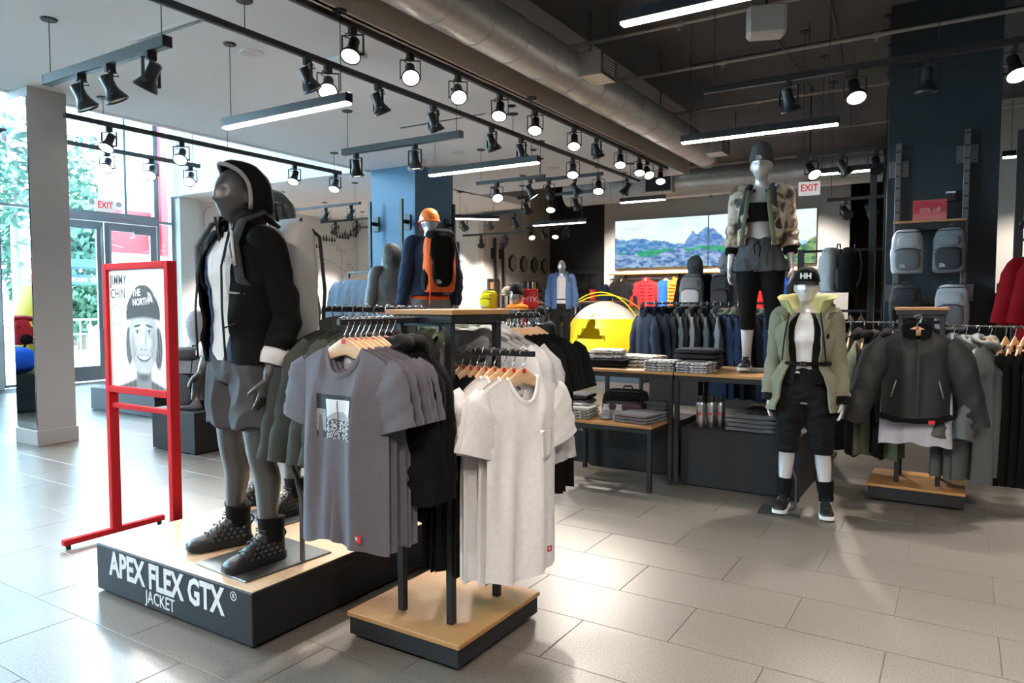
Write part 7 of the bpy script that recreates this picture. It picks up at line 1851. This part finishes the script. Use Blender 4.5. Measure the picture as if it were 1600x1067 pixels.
# ================================================================== right of and behind the dark column
fr_ = thing('gear_rack', 'tall black gear frame with shelf right of the dark column', 'shelf frame', (.9, 8.0, 0))
for x in (-.5, .9): MB().box(x - .035, x + .035, -.03, .03, 0, 3.05, .003).build('post', M['black'], fr_)
MB().box(-.5, .9, -.22, .22, 2.18, 2.215, .002).build('shelf_board', M['char'], fr_); MB().box(-.5, .9, -.015, .015, 2.05, 2.075, .002).build('rail', M['black'], fr_)
MB().box(-.5, .9, -.22, .22, 1.12, 1.15, .002).build('lower_board', M['wood'], fr_); MB().box(-.5, .9, -.015, .015, 1.02, 1.045, .002).build('lower_rail', M['black'], fr_)
rail_of('coat', [M['dred']], 4, (.62, 8.0, 2.05), (.95, 8.0, 2.05), R(20), 'dark red jacket', 'on the frame right of the dark column', 'red_jacket', 'jacket', hood='same')
rail_of('tee', [M['jblack'], M['white'], M['jblack'], M['white']], 6, (.5, 8.0, 1.02), (1.2, 8.0, 1.02), R(30), 'black or white shirt', 'low on the frame at the right edge', 'hanging_shirt', 'shirt')
tq, bq = dressed('small dark mannequin in black jacket and yellow pants on the right frame', (1.05, 8.6, 1.72), 0, 1.3, M['jblack'], M['yellow'], mm='mann_dark', gap=.4, inner=M['royal'], plate=False)
qs = thing('high_shelf', 'black high shelf carrying the yellow trousered mannequin', 'shelf', (1.05, 8.6, 0)); MB().box(-.4, .9, -.2, .25, 1.68, 1.72, .003).build('board', M['char'], qs)
for x in (-.36, .86): MB().box(x - .02, x + .02, .18, .24, 0, 1.68, .003).build('post', M['black'], qs)
simple_rack('rail of olive jackets behind the right frame', .35, 1.6, 10.6, 1.75)
rail_of('jacket', [M['olive'], M['olive2']], 7, (.45, 10.6, 1.75), (1.5, 10.6, 1.75), R(40), 'olive jacket', 'behind the right frame', 'hanging_jacket', 'jacket')
fl_ = thing('gear_rack', 'slim black gear frame left of the dark column', 'shelf frame', (-1.0, 9.6, 0))
for x in (.05, .2): MB().box(x - .035, x + .035, -.03, .03, 0, 3.1, .003).build('post', M['black'], fl_)
MB().box(-.75, .2, -.02, .02, 2.12, 2.15, .003).build('rail', M['black'], fl_); MB().box(-.75, .2, -.02, .02, 1.38, 1.41, .003).build('rail', M['black'], fl_)
MB().box(-.785, -.715, -.03, .03, 0, 2.16, .003).build('post', M['black'], fl_)
backpack('backpack', 'pale grey backpack seen side on left of the dark column', (-1.28, 9.5, 1.62), R(70), .34, .22, .55, M['packpale'], M['packgrey'], M['packdark'], 'day')
backpack('backpack', 'black backpack hanging beside the pale side on one', (-1.10, 9.48, 1.62), R(100), .32, .2, .54, M['jblack'], M['packdark'], M['packdark'], 'day')
rail_of('jacket', [M['jblack'], M['slate']], 6, (-1.65, 9.6, 1.41), (-1.05, 9.6, 1.41), R(70), 'black jacket', 'low on the slim frame by the dark column', 'hanging_jacket', 'jacket')
for i, (x, y, z, n, ms, lb) in enumerate([(-3.15, 6.2, .30, 6, [M['foldgrey'], M['folddark']], 'folded sweater')]):
    tb = thing('low_plinth', 'low plinth with folded sweaters left of the tall table', 'plinth', (x, y, 0)); MB().box(-.22, .22, -.2, .2, 0, z, .004).build('box', M['char'], tb); MB().box(-.2, .2, -.18, .18, z - .001, z + .003, .001).build('top_sheet', M['black'], tb)
    stack(n, lb, 'on the low plinth', (x, y, z + .003), .1, .3, .28, .055, ms, 'folded clothes', 'folded_sweater')
struct('wall_hall_left', MB().box(-2.1, -2.0, YB, 18.35, 0, 4.74), MATS['dim hall wall'])

bpy.data.scenes.remove(WORK)
